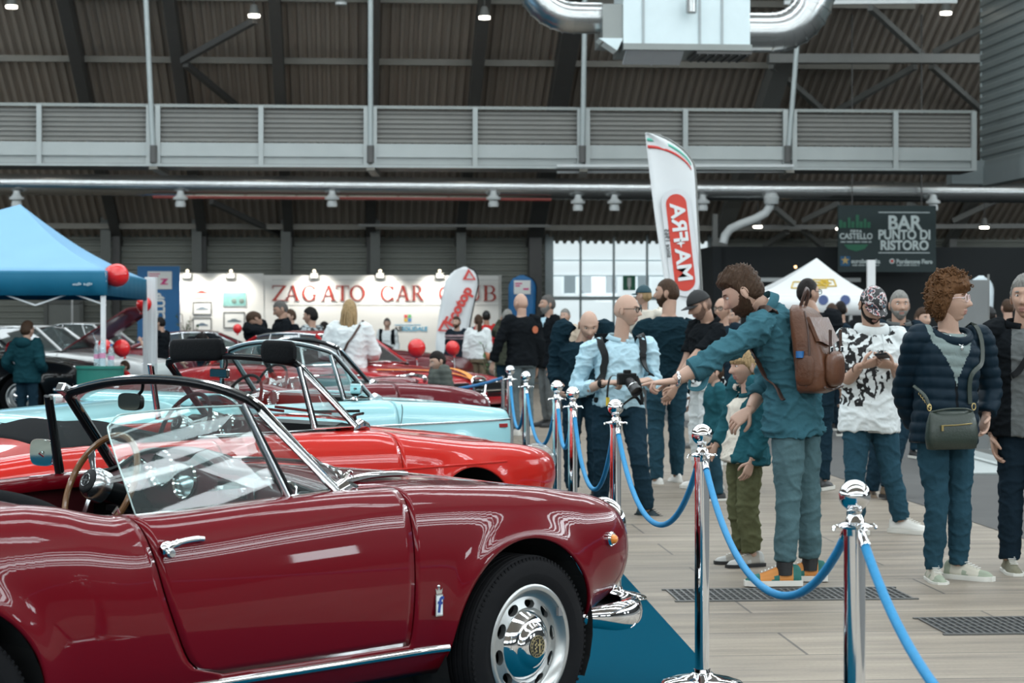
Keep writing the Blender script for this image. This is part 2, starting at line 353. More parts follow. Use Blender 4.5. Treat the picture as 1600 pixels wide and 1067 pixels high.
for x in (240, 579, 911, 1233):
    u = H(x, 200, CV)[0]; MB().bar((u, CV-.1, zb-.02), (u+.12, CV+1.15, zb-.06), .16, .12).build('bracket', pur, cw, smooth=False)
MB().bar(H(870, 259, CV-.15), H(1240, 259, CV-.15), .05).build('tube', mat('light_steel'), cw, smooth=False)
MB().bar(H(870, 269, CV+.2), H(1240, 268, CV+.2), .045).build('tube', mat('light_steel'), cw, smooth=False)
# rods holding the catwalk
rodm = mat('rod_grey', (.33, .37, .37), .4, metal=.3)
for i, (xt, xb) in enumerate(((228, 240), (579, 579), (914, 910), (1251, 1231))):
    a = Vector(H(xb, 250, CV-.14)); b = Vector(H(xt, 0, CV-.14)); b2 = a+(b-a)*2.02
    r = thing('hanger_rod', ['steel hanger rod on the far left of the catwalk, nearest the blue tent', 'steel hanger rod of the catwalk above the ZAGATO letters', 'steel hanger rod of the catwalk left of the ventilation unit', 'steel hanger rod of the catwalk in front of the round duct elbow on the right'][i], 'rod', (0, 0, 0), HA, 'catwalk hanger rods')
    r.location = Vector((a.x*HC-a.y*HS, a.x*HS+a.y*HC, a.z)); MB().cyl((0, 0, 0), b2-a, .052, 10).build('rod', rodm, r)
    MB().cyl((0, 0, -.05), (0, 0, .28), .07, 10).build('turnbuckle', steel, r)
# long round ventilation duct with nozzles
DV = 46.0
tin = mat('duct_tin', (.48, .50, .50), .24, metal=.95, var=.1, scale=2)
dk = thing('air_duct', 'long round galvanised ventilation duct below the catwalk', 'duct'); dk.rotation_euler.z = HA
a = Vector(H(-60, 287, DV)); b = Vector(H(1660, 302, DV)); zd = (a.z+b.z)/2; rd = .235
MB().cyl((a.x, DV, a.z), (b.x, DV, b.z), rd, 28).build('tube', tin, dk)
for i in range(22):
    t = (i+.5)/22; c = Vector((lerp(a.x, b.x, t), DV, lerp(a.z, b.z, t))); MB().cyl(c-Vector((.03, 0, 0)), c+Vector((.03, 0, 0)), rd+.014, 28).build('seam_ring', tin, dk)
MB().cyl((H(240, 0, DV)[0], DV-.2, zd-.24), (H(860, 0, DV)[0], DV-.2, zd-.26), .035, 8).build('pipe', mat('red_pipe', (.30, .06, .05), .4), dk)
wht = mat('white_enamel', (.72, .76, .76), .35, var=.03)
for i, x in enumerate((26, 282, 519, 771, 903, 960, 1098, 1458)):
    c = H(x, 312 if x < 900 else 318, DV-.28); lb = ['white air nozzle under the duct above the blue tent peak', 'white air nozzle under the duct, second from the left end', 'white air nozzle under the duct above the letters ZAGATO', 'white air nozzle under the duct above the word CAR', 'left nozzle of the close pair over the glazed entrance', 'right nozzle of the close pair over the glazed entrance', 'white air nozzle under the duct hidden beside the tall white flag', 'white air nozzle under the duct above the bar sign'][i]
    n = thing('air_nozzle', lb, 'nozzle', (c[0]*HC-c[1]*HS, c[0]*HS+c[1]*HC, c[2]), HA, 'air nozzles under the duct')
    MB().lathe([(.11, -.16), (.12, -.1), (.10, -.02), (.13, 0), (.13, .06), (.08, .12), (.07, .2)], n=18).build('nozzle_body', wht, n); MB().lathe([(.16, .0), (.165, .03), (.16, .06)], n=18).build('collar', wht, n)
fd = thing('flexible_duct', 'bent silver air duct hanging from the round duct right of the flag', 'duct')
pts = [H(x, y, DV-.25) for x, y in ((1205, 312), (1203, 322), (1196, 333), (1180, 342), (1158, 350), (1141, 358), (1133, 368), (1130, 380))]
fd.rotation_euler.z = HA; MB().tube(pts, .10, 14).build('tube', wht, fd); MB().lathe([(.16, -.1), (.18, .05), (.12, .15)], c=pts[0], n=16).build('collar', wht, fd)
# ventilation unit hanging high
VV = 33.0
vu = thing('ventilation_unit', 'large white box ventilation unit hanging under the roof', 'ventilation unit'); vu.rotation_euler.z = HA
a = Vector(H(974, 69, VV)); b = Vector(H(1172, 69, VV)); w = b.x-a.x; cx = (a.x+b.x)/2
panel = mat('unit_panel', (.60, .70, .72), .35, metal=.2, var=.04)
MB().box((cx, VV+.6, a.z+.75), (w, 1.2, 1.5)).build('housing', panel, vu, smooth=False)
for x in (1005, 1093, 1128): MB().box((H(x, 30, VV)[0], VV-.01, a.z+.75), (.04, .03, 1.5)).build('panel_rib', mat('rib_grey', (.35, .40, .41), .4), vu, smooth=False)
MB().box((cx, VV+.55, a.z-.05), (w+.02, 1.35, .10)).build('bottom_frame', galv, vu, smooth=False)
R = Matrix.Rotation(-.35, 3, 'X')
MB().box((cx-.52, VV+.2, a.z-.16), (.95, .55, .04), R=R).box((cx-.52, VV+.2, a.z-.185), (.03, .55, .012), R=R).build('filter_panel', mat('filter_white', (.62, .64, .66), .6), vu, smooth=False)
mb = MB(); mb.box((cx+.6, VV+.4, a.z-.13), (.9, 1.0, .05))
for k in range(7): mb.box((cx+.2+k*.13, VV+.4, a.z-.165), (.02, .95, .03))
mb.build('grille', steel, vu, smooth=False)
MB().box((a.x-.16, VV+.6, a.z+.35), (.34, 1.1, .62)).build('side_box', galv, vu, smooth=False)
MB().prism([(a.x-.4, VV+.02, a.z+.1), (a.x-.1, VV+.02, a.z-.1), (a.x, VV+.02, a.z+.1)], (0, .5, 0)).build('bracket', panel, vu, smooth=False)
for sx, ex, ey, nm in ((-1, 905, 30, 0), (1, 1225, 42, 1)):
    x0 = a.x-.3 if sx < 0 else b.x; c0 = Vector((x0, VV+.5, H(1000, 42, VV)[2] if sx > 0 else H(1000, 22, VV)[2]))
    rdu = .33 if sx > 0 else .26
    p = [c0, c0+Vector((sx*.45, 0, 0))]; rr = .75
    for k in range(1, 9):
        t = k/8*PI/2; p.append(c0+Vector((sx*(.45+rr*math.sin(t)), 0, rr*(1-math.cos(t)))))
    p.append(p[-1]+Vector((0, 0, 1.6)))
    MB().tube(p, rdu, 24).build('elbow_duct', tin, vu)
    for k in range(1, 10): 
        d = (p[k+1]-p[k-1]).normalized() if k < len(p)-1 else Vector((0, 0, 1)); MB().cyl(p[k]-d*.012, p[k]+d*.012, rdu+.012, 24).build('seam_ring', tin, vu)
for dx, dy in ((-.9, .1), (.9, .1), (-.9, 1.1), (.9, 1.1)): MB().cyl((cx+dx, VV+dy, a.z+1.4), (cx+dx, VV+dy, 12.6), .02, 8).build('hanger', rodm, vu)
MB().lathe([(.07, -.22), (.09, -.2), (.09, .05), (.05, .1)], c=H(1080, 0, VV-.3), n=16).build('sensor', tin, vu)
# high bay lamps: lit discs
lampm = mat('lamp_glow', (1, .95, .85), .5, var=0, emit=(1, .93, .80, 9))
for i, (x, y, v) in enumerate(((18, 9, 44), (397, 23, 44), (757, 26, 44), (1478, 19, 43.5), (1184, 353, 52), (1313, 356, 52), (1538, 354, 52), (533, 4, 43))):
    c = H(x, y, v); lb = ['lit high bay lamp in the upper left corner of the roof', 'lit high bay lamp at the end of the diagonal roof brace', 'lit high bay lamp left of the ventilation unit', 'lit high bay lamp beside the corrugated upper room', 'small lit lamp above the white tent peak', 'small lit lamp at the left edge of the bar sign', 'small lit lamp right of the bar sign', 'high lamp at the top edge above the second hanger rod'][i]
    n = thing('ceiling_lamp', lb, 'lamp', (c[0]*HC-c[1]*HS, c[0]*HS+c[1]*HC, c[2]), HA, 'high bay lamps')
    k = .8 if y < 100 else .75
    MB().lathe([(.06*k, .22), (.09*k, .2), (.13*k, .06), (.16*k, .02), (.16*k, 0)], n=18).build('housing', steel_l, n)
    MB().lathe([(.15*k, -.05), (.155*k, 0), (.02, .01)], n=18).build('diffuser', lampm if i < 7 else wht, n)
    MB().cyl((0, 0, .2), (0, 0, max(.3, vz(v)-c[2])), .012, 6).build('stem', steel, n)
# corrugated upper room on the right with its window
bx0 = H(1531, 200, 43)[0]
rmw = mat('room_sheet', (.21, .245, .245), .45, var=.08)
zbr = H(1531, 262, 43)[2]
mb = MB(); zs = []; z = zbr
while z < 9.6: zs += [(z, 0), (z+.10, 0), (z+.13, .04), (z+.20, .04)]; z += .23
mb.grid([[(bx0+b, v, z) for v in (43.0, 30.0)] for z, b in zs])
m2 = hsheet(bx0+.01, 14, zbr, 9.6, 42.98, .23, .04); mb.add(m2.v, m2.f)
struct('wall_right', mb, rmw, rot=HA)
bwm = mat('fascia_grey', (.235, .275, .28), .5, var=.05)
struct('trim_1', MB().box((bx0+.1, 36.5, zbr-.2), (.25, 13, .42)).box((bx0+2, 36.5, zbr-.02), (4, 13, .05)), bwm, rot=HA)
struct('beam', MB().box((bx0-.25, 42.9, zbr-.12), (.9, .4, .5)), bwm, rot=HA)
w2 = thing('window_11', 'x', 'y'); w2['kind'] = 'structure'; del w2['label'], w2['category']; w2.rotation_euler.z = HA
va = 37.2; a = H(1567, 155, va); 
Yw = lambda x: None
z0, z1 = H(1567, 152, 37.5)[2], H(1567, 84, 37.5)[2]
MB().box((bx0-.01, 36.4, z0), (.08, 2.2, .07)).box((bx0-.01, 36.4, z1), (.08, 2.2, .07)).box((bx0-.01, 37.45, (z0+z1)/2), (.08, .07, z1-z0)).box((bx0-.01, 36.4, (z0+z1)/2), (.08, .07, z1-z0)).build('frame', mat('light_steel'), w2, smooth=False)
MB().box((bx0+.0, 36.4, (z0+z1)/2), (.03, 2.1, z1-z0)).build('pane', mat('blind_beige', (.42, .36, .27), .6), w2, smooth=False)
# steel post beside the glazing and the black bar enclosure
struct('column', MB().box((H(1117, 400, 50)[0], 50, 2.0), (.12, .12, 4.0)), steel_l, rot=HA)
BV = 46.5
bl, br_ = H(1121, 400, BV)[0], 22.0
zbt = H(1200, 385, BV)[2]
struct('wall_bar', MB().box(((bl+br_)/2, BV+.2, zbt/2), (br_-bl, .2, zbt)).box((bl, BV+3, zbt/2), (.2, 6, zbt)), mat('bar_black', (.012, .016, .018), .8, var=.1), rot=HA)
# ------------------------------------------------------------------ cars
chrome = mat('chrome', (.78, .79, .80), .06, metal=1, var=.02)
chrome_s = mat('satin_chrome', (.60, .62, .63), .22, metal=1, var=.05)
rubber = mat('black_rubber', (.008, .008, .009), .6, spec=.12, var=.2)
blackp = mat('black_trim', (.005, .006, .007), .4, spec=.18, var=.1)
leather = mat('black_leather', (.006, .007, .008), .55, spec=.07, var=.2, bump=.15, scale=20)
canvas = mat('black_canvas', (.010, .011, .012), .9, spec=.05, var=.2, bump=.2, scale=30)
tyre_m = mat('tyre', (.009, .009, .010), .7, spec=.10, var=.25, scale=40)
rim_m = mat('rim_silver', (.50, .51, .50), .32, metal=.85, var=.05)
screen = glass_mat('screen_glass', (.90, .97, .96), 1.40, .03)
under_m = mat('underbody', (.008, .008, .008), .9, var=0)
def paint(name, c, coat=1.0, rough=.28): return mat(name, c, rough, var=.03, scale=2, coat=coat*.85, spec=.08)
def bspl(c, us):
    k = 3; n = len(c); kn = [0]*k+[i/(n-k) for i in range(n-k+1)]+[1]*k; out = []
    for u in us:
        u = min(max(u, 0), .999999); s = k
        while u >= kn[s+1]: s += 1
        d = [list(c[j+s-k]) for j in range(k+1)]
        for r in range(1, k+1):
            for j in range(k, r-1, -1):
                a0 = kn[j+s-k]; a1 = kn[j+1+s-r]; t = (u-a0)/(a1-a0) if a1 > a0 else 0
                d[j] = [lerp(d[j-1][q], d[j][q], t) for q in range(len(d[j]))]
        out.append(d[k])
    return out
def smooth_path(pts, n=8, close=False):
    pts = [Vector(p) for p in pts]; out = []; N = len(pts)
    for i in range(N if close else N-1):
        g = lambda k: pts[k % N] if close else pts[min(max(k, 0), N-1)]
        p0, p1, p2, p3 = g(i-1), g(i), g(i+1), g(i+2)
        for j in range(n):
            t = j/n; out.append(.5*((2*p1)+(p2-p0)*t+(2*p0-5*p1+4*p2-p3)*t*t+(3*p1-p0-3*p2+p3)*t**3))
    if not close: out.append(pts[-1])
    return out
class Body:
    """side and top surface of a car from curves along its length (x forward, origin under the front axle)"""
    def __init__(s, sp):
        s.__dict__.update(sp); g = lambda k: curve(sp[k])
        s.fzt, s.fyt, s.fym, s.fzb, s.fzc = g('zt'), g('yt'), g('ym'), g('zb'), g('zc')
        s.x0, s.x1 = min(p[0] for p in sp['zt']), max(p[0] for p in sp['zt'])
        s.round = sp.get('roundness', 1.0)
    def sec(s, x):
        zt, yt, ym, zb = s.fzt(x), s.fyt(x), s.fym(x), s.fzb(x); h = zt-zb; q = s.round
        return [(ym-.10, zb), (ym-.035, zb+.10*h), (ym, zb+.34*h), (ym+.004, zb+.60*h), (lerp(ym, yt, .12*q), zb+.85*h), (lerp(ym, yt, .45), zt-.002+.004*q), (yt, zt)]
    def hood(s, x):
        zt, yt, zc = s.fzt(x), s.fyt(x), s.fzc(x)
        return [(yt, zt), (yt-.22*yt, zt+.15*(zc-zt)), (yt*.55, lerp(zt, zc, .75)), (yt*.28, zc), (0, zc)]
    def arch(s, x):
        for xc, zc, R in s.arches:
            if abs(x-xc) < R: return zc+math.sqrt(R*R-(x-xc)**2)
        return None
    def pt(s, x, u):
        y, z = bspl(s.sec(x), [u])[0]
        for xc, zc, R in s.arches:
            d = math.hypot(x-xc, z-zc)-R
            if d > -.03 and z > zc-.12: y += s.flare*math.exp(-(max(d, 0)/.055)**2)*sstep(zc-.12, zc+.02, z)
        return y, z
    def at(s, x, z):
        lo, hi = 0., 1.
        for _ in range(28):
            m = (lo+hi)/2
            if s.pt(x, m)[1] < z: lo = m
            else: hi = m
        return lo
    def side(s, x, z, out=0): return Vector((x, -(s.pt(x, s.at(x, z))[0]+out), z))
def car_shell(b, root, P_, name_body='body'):
    """body, hood, doors, wells"""
    xs = set(round(lerp(b.x0, b.x1, i/130), 4) for i in range(131))
    xs |= {b.x1-.004, b.x1-.012, b.x1-.03, b.x0+.004, b.x0+.015, b.x0+.03}
    for xc, zc, R in b.arches:
        for k in range(41): xs.add(round(xc+R*math.cos(PI*k/40), 4))
        xs |= {xc+R+.0008, xc-R-.0008}
    xr, xf = b.door; xs = [x for x in xs if abs(x-xr) > .012 and abs(x-xf) > .012 and b.x0 <= x <= b.x1]
    g = .0045; xs += [xr-g, xr+g, xf-g, xf+g]; xs = sorted(xs)
    zd = b.door_z; nl, nu = 5, 24
    dr = curve(b.door_rear)
    def warp(x, z):
        d = dr(max(z, zd))-xr
        w = sstep(xr-.30, xr, x) if x <= xr else 1-sstep(xr, xr+.55, x)
        return x+d*w
    cols = []
    for x in xs:
        a = b.arch(x); ub = 0 if a is None else b.at(x, a)
        ud = max(ub, b.at(x, zd))
        us = [lerp(ub, ud, k/nl) for k in range(nl+1)]+[lerp(ud, 1, (k/nu)) for k in range(1, nu+1)]
        col = []
        for u in us:
            z = b.pt(x, u)[1]; xx = warp(x, z) if xr-.31 < x < xr+.56 else x
            y, z = b.pt(xx, u); col.append(Vector((xx, y, z)))
        cols.append(col)
    nh = 9; hoods = [[Vector((x, y, z)) for y, z in bspl(b.hood(x), [k/nh for k in range(1, nh+1)])] for x in xs]
    ir = xs.index(xr-g); jf = xs.index(xf-g)
    body, hood, doorR, doorL = MB(), MB(), MB(), MB()
    c0, c1 = b.cockpit
    flip = lambda p: Vector((p.x, -p.y, p.z))
    for i in range(len(xs)-1):
        xm = (xs[i]+xs[i+1])/2
        for j in range(nl+nu):
            q = [cols[i][j], cols[i+1][j], cols[i+1][j+1], cols[i][j+1]]
            if (q[0]-q[3]).length < 1e-6 and (q[1]-q[2]).length < 1e-6: continue
            if j >= nl and i in (ir, jf): continue
            isd = j >= nl and ir < i < jf
            (doorL if isd else body).add(q, [(0, 1, 2, 3)]); (doorR if isd else body).add([flip(p) for p in q], [(3, 2, 1, 0)])
        if not (c0 < xm < c1):
            A = [cols[i][-1]]+hoods[i]; B_ = [cols[i+1][-1]]+hoods[i+1]
            for j in range(nh):
                q = [A[j], B_[j], B_[j+1], A[j+1]]
                t = hood if (b.hood_x[0] < xm < b.hood_x[1] and j >= b.hood_j) else body
                t.add(q, [(0, 1, 2, 3)]); t.add([flip(p) for p in q], [(3, 2, 1, 0)])
        else:      # rolled inner lip of the cockpit
            for p0, p1 in ((cols[i][-1], cols[i+1][-1]),):
                off = [Vector((0, -.03, -.006)), Vector((0, -.045, -.05))]; ra = [p0, p0+off[0], p0+off[1]]; rb = [p1, p1+off[0], p1+off[1]]
                for j in range(2):
                    q = [ra[j], rb[j], rb[j+1], ra[j+1]]; t = (doorL, doorR) if ir < i < jf else (body, body)
                    if i in (ir, jf): continue
                    t[0].add(q, [(0, 1, 2, 3)]); t[1].add([flip(p) for p in q], [(3, 2, 1, 0)])
    # close the two ends
    for i in (0, len(xs)-1):
        ring = cols[i]+hoods[i]; body.add(ring+[flip(p) for p in reversed(ring[:-1])], [tuple(range(len(ring)*2-1))])
    body.build(name_body, P_, root, weld=.0004, solid=.012, angle=50)
    if hood.v: hood.build('hood', P_, root, weld=.0004, solid=.01, angle=50)
    dR = doorR.build('door', P_, root, weld=.0004, solid=.012, angle=50); dL = doorL.build('door', P_, root, weld=.0004, solid=.012, angle=50)
    # dark structure behind the panels, wheel wells, floor pan
    mb = MB()
    for sgn in (1, -1):
        for xc, zc, R in b.arches:
            mb.grid([[(xc+(R+.012)*math.cos(a), sgn*y, zc+(R+.012)*math.sin(a)) for y in (.30, b.fym(xc)-.03)] for a in [-.5+(PI+1)*k/20 for k in range(21)]])
            mb.prism([(xc+(R+.012)*math.cos(-.5+(PI+1)*k/20), sgn*.30, zc+(R+.012)*math.sin(-.5+(PI+1)*k/20)) for k in range(21)], (0, sgn*.01, 0))
        rows = []
        for i in range(21):
            x = lerp(xr-.25, xf+.1, i/20); rows.append([Vector((x, sgn*(b.pt(x, u)[0]-.035), b.pt(x, u)[1])) for u in [k/12*.97 for k in range(13)]])
        mb.grid(rows)
    mb.box(((b.arches[0][0]+b.arches[1][0])/2, 0, .22), (b.arches[0][0]-b.arches[1][0]+1.0, 1.1, .06))
    mb.build('wheel_well', under_m, root, smooth=False)
    return dR, dL
def oval_holes(disc, cuts):
    o = disc; md = o.modifiers.new('b', 'BOOLEAN'); md.object = cuts; md.solver = 'EXACT'; md.operation = 'DIFFERENCE'
    me = bpy.data.meshes.new_from_object(o.evaluated_get(bpy.context.evaluated_depsgraph_get()))
    o.modifiers.clear(); o.data = me; bpy.data.objects.remove(cuts)
    me.set_sharp_from_angle(angle=math.radians(30))
def wheel(root, x, y, r=.31, w=.15, rim=.205, steer=0, detail=True, side=-1, cap=None):
    """axis along local -y for the right side"""
    e = bpy.data.objects.new('wheel', None); COL.objects.link(e); e.parent = root; e.location = (x, y, r); e.rotation_euler = (0, 0, steer if side < 0 else steer+PI)
    ax = (0, -1, 0)
    t = [(rim-.004, -w*.5+.01), (rim+.02, -w*.5), (r-.035, -w*.56), (r-.012, -w*.5), (r-.003, -w*.40)]
    for k in range(5):
        g = -w*.32+k*w*.16; t += [(r, g-w*.06), (r, g+w*.045), (r-.007, g+w*.055), (r-.007, g+w*.075)]
    t += [(r-.003, w*.42), (r-.012, w*.5), (r-.035, w*.56), (rim+.045, w*.565), (rim+.04, w*.57), (rim+.018, w*.52), (rim-.004, w*.5)]
    tb = MB().lathe(t, axis=ax, n=72 if detail else 40, caps=False)
    if detail:
        for k in range(96):
            a = 2*PI*k/96; c = Vector((math.cos(a), 0, math.sin(a))); q = Vector((-math.sin(a), 0, math.cos(a)))
            tb.box(c*(r-.012)+Vector((0, -w*.50, 0)), (.009, .006, .012), R=Matrix((q, Vector((0, 1, 0)), c)).transposed())
    tb.build('tyre', tyre_m, e, angle=30)
    rb = MB().lathe([(rim-.02, -w*.3), (rim, -w*.35), (rim-.002, w*.44), (rim+.006, w*.52), (rim-.004, w*.555), (rim-.014, w*.53), (rim-.018, w*.44), (rim-.035, w*.34), (rim-.05, w*.33)], axis=ax, n=64, caps=False)
    rb.build('rim', rim_m, e, angle=50)
    prof = [(rim-.03, w*.25), (rim-.034, w*.33), (rim-.05, w*.355), (rim-.075, w*.40), (rim-.095, w*.36), (.02, w*.34), (.02, w*.25)]
    d = MB().lathe(prof, axis=ax, n=64, caps=True).build('wheel_disc', rim_m, e, angle=40)
    if detail:
        cm = MB()
        for k in range(10):
            a = 2*PI*(k+.3)/10; c = Vector((math.cos(a), 0, math.sin(a)))*(rim-.062); q = Vector((-math.sin(a), 0, math.cos(a)))
            cm.loft([[c+Vector((0, yy, 0))+q*.027*math.cos(2*PI*j/16)+c.normalized()*.0165*math.sin(2*PI*j/16) for j in range(16)] for yy in (.05, -.2)])
        cu = cm.build('cut', rim_m, e); oval_holes(d, cu)
        MB().lathe([(rim-.03, -.0), (.05, -.0)], axis=ax, n=32).build('brake_drum', mat('drum_dark', (.02, .02, .02), .7), e)
    hr = rim*.58
    MB().lathe([(hr, w*.30), (hr+.004, w*.36), (hr-.006, w*.43), (hr-.022, w*.52), (hr-.036, w*.56), (hr-.042, w*.57), (hr-.046, w*.62), (hr-.066, w*.68), (.02, w*.70), (.0, w*.70)], axis=ax, n=48).build('hubcap', cap or chrome, e, angle=50)
    return e
def windscreen(root, w, thick=(.016, .030), vis=True, chrome_m=None, seal=1.):
    """w: base corner, base centre, top corner, top centre as (x, y, z) on the right side (y given positive)"""
    cm = chrome_m or chrome
    bc, bm_, tc, tm = [Vector(p) for p in w]; S = lambda p, s: Vector((p.x, s*p.y, p.z))
    n = 24; base, top = [], []
    for i in range(n+1):
        t = -1+2*i/n; k = 1-abs(t)**2.6; kt = 1-abs(t)**2.2
        base.append(Vector((lerp(bc.x, bm_.x, k), t*bc.y, lerp(bc.z, bm_.z, k)))); top.append(Vector((lerp(tc.x, tm.x, kt), t*tc.y, lerp(tc.z, tm.z, kt))))
    MB().grid([[b.lerp(t, j/6) for j in range(7)] for b, t in zip(base, top)]).build('windscreen', screen, root, angle=180)
    # posts + top rail in one bent frame: outer chrome, inner black
    post = lambda s: [S(bc, s).lerp(S(tc, s), k/5) for k in range(5)]
    a = post(-1); rail = top[1:-1]; path = a+[a[-1].lerp(top[0], .75)]+[top[0].lerp(top[1], .55)]+rail+[top[-1].lerp(top[-2], .55)]
    bq = post(1); path += [bq[-1].lerp(top[-1], .75)]+list(reversed(bq))
    out = Vector((.007, 0, .003)); MB().tube([p+out for p in path], thick[0], 10, flat=(1.0, thick[1]/thick[0])).build('screen_frame', cm, root)
    MB().tube([p-out*1.2 for p in path], thick[0]*.8*seal, 10, flat=(1., thick[1]/thick[0]*.9)).build('screen_seal', blackp, root)
    for s in (-1, 1): MB().tube([S(bc, s)+Vector((-.03, 0, -.01)), S(bc, s)+Vector((.03, -s*.005, .012)), S(bc, s)+Vector((.085, -s*.02, .0)), S(bc, s)+Vector((.10, -s*.02, -.02))], [.02, .03, .022, .01], 10).build('screen_foot', cm, root)
    MB().tube([p+Vector((.012, 0, 0)) for p in base], .009, 8).build('screen_gasket', cm, root)
    return base, top
def seat(root, x, y, m, zb=.33, hb=.88, w=.46):
    mb = MB()
    mb.tube(smooth_path([(x+.22, y, zb+.02), (x+.18, y, zb+.06), (x-.1, y, zb+.05), (x-.26, y, zb+.06)], 5), .075, 14, flat=(1, w/.15), up=(0, 0, 1))
    mb.build('seat_cushion', m, root)
    MB().tube(smooth_path([(x-.22, y, zb+.04), (x-.27, y, zb+.2), (x-.33, y, hb-.14), (x-.36, y, hb-.03), (x-.365, y, hb)], 5), [.06]*16+[.055, .05, .04, .03, .015], 14, flat=(1, w/.12), up=(1, 0, 0)).build('seat_back', m, root)
def steering(root, c, r=.195, tilt=25, rimcol=None, spokes=True, hubm=None, roll=-.22):
    e = bpy.data.objects.new('steering_wheel', None); COL.objects.link(e); e.parent = root; e.location = c
    e.rotation_euler = (0, math.radians(-90+tilt), 0)          # local z points to the driver (-x, up)
    th = lambda a, rr, z=0: Vector((rr*math.cos(a), rr*math.sin(a), z))
    MB().tube([th(2*PI*k/56, r) for k in range(56)], .0115, 10, close=True).build('wheel_rim', rimcol or rubber, e)
    mb = MB()
    # local x is up the wheel, local y left
    for k in range(3):
        a = PI+roll+k*2*PI/3
        for off in (-.05, .05):
            p0, p1 = th(a+off*3.2, .03, .022), th(a+off*1.05, r-.008, .0); mb.bar(p0, p1, .012, .003)
        mb.bar(th(a, r-.055, .006), th(a, r-.004, .0), .035, .003)
    mb.build('spoke', chrome_s, e, smooth=False)
    MB().lathe([(.058, -.01), (.058, .035), (.05, .05), (.044, .055)], n=36).build('hub', chrome_s, e)
    MB().lathe([(.044, .055), (.044, .058), (.036, .064), (0, .066)], n=32).lathe([(.03, -.22), (.035, -.02), (.05, -.01)], n=20).build('horn_button', blackp, e)
    MB().tube([th(2*PI*k/24, .022, .067) for k in range(24)], .0012, 6, close=True).box((0, 0, .067), (.03, .004, .002)).box((0, 0, .067), (.004, .03, .002)).build('emblem', chrome_s, e)
    return e
def gauge(root, c, r, nrm=(-1, 0, .12)):
    e = MB().lathe([(r*.9, -.03), (r*1.04, -.01), (r*1.1, .004), (r*1.04, .012), (r*.94, .008), (r*.92, -.002)], c=c, axis=nrm, n=36).build('gauge', chrome, root)
    n = Vector(nrm).normalized(); u = Vector((0, 1, 0)); v = n.cross(u)
    mb = MB().lathe([(r*.93, -.012), (0, -.0118)], c=c, axis=nrm, n=32)
    mb.build('dial', mat('dial_black', (.03, .034, .036), .4), e)
    c = Vector(c); mk = MB()
    for k in range(21):
        a = math.radians(-130+260*k/20); d = v*math.cos(a)+u*math.sin(a); mk.bar(c+d*r*.66-n*.009, c+d*r*(.80 if k % 2 else .84)-n*.009, .0022, .001, up=n)
    mk.bar(c-n*.008-v*.1*r, c-n*.008+v*r*.6+u*r*.3, .0025, .001, up=n); mk.lathe([(r*.10, -.01), (r*.08, -.004), (0, -.003)], c=c, axis=nrm, n=16)
    mk.build('dial_mark', mat('dial_white', (.75, .75, .70), .5), e)
    MB().lathe([(r*.95, .002), (0, .003)], c=c, axis=nrm, n=32).build('dial_glass', glass_mat('dial_glass', (.95, 1, 1), 1.45, .05), e)
def mirror(root, foot, head, ax, w=.062, h=.05, name='wing_mirror'):
    f, hd, ax = Vector(foot), Vector(head), Vector(ax).normalized()
    e = MB().lathe([(.028, 0), (.026, .008), (.012, .02)], c=f, n=16).tube(smooth_path([f, f+(hd-f)*.35+Vector((.01, 0, .01)), hd-ax*(-.015)], 6), .0065, 8).build(name, chrome, root)
    u = Vector((0, 0, 1)).cross(ax).normalized(); v = ax.cross(u)
    ring = lambda s, o: [hd+ax*o+(u*w*(abs(math.cos(a))**.6*(1 if math.cos(a) > 0 else -1))+v*h*(abs(math.sin(a))**.6*(1 if math.sin(a) > 0 else -1)))*s for a in [2*PI*k/28 for k in range(28)]]
    MB().loft([ring(.35, -.035), ring(.8, -.022), ring(1, -.004), ring(1, .004)]).build('mirror_shell', chrome, e)
    MB().loft([ring(.93, .004), ring(.93, .006)]).build('mirror_face', mat('mirror_glass', (.55, .68, .68), .03, metal=1, var=0), e)
def vent_window(root, foot, top, peak, base_front, inner=rubber, cm=None):
    """quarter light: a slim post from the door top and the glass between it and the screen post"""
    f, t, p, b = Vector(foot), Vector(top), Vector(peak), Vector(base_front)
    o = MB().tube([f, t], .0095, 10, flat=(1.0, 1.6)).build('vent_post', cm or chrome_s, root)
    MB().tube([f+Vector((.016, 0, .01)), t+Vector((.016, 0, -.01))], .009, 8).build('seal', inner, o)
    MB().add([f, b, p, t], [(0, 1, 2, 3)]).build('pane', screen, o, smooth=False)
    MB().tube([f, b], .006, 8).build('sill_strip', chrome, o)
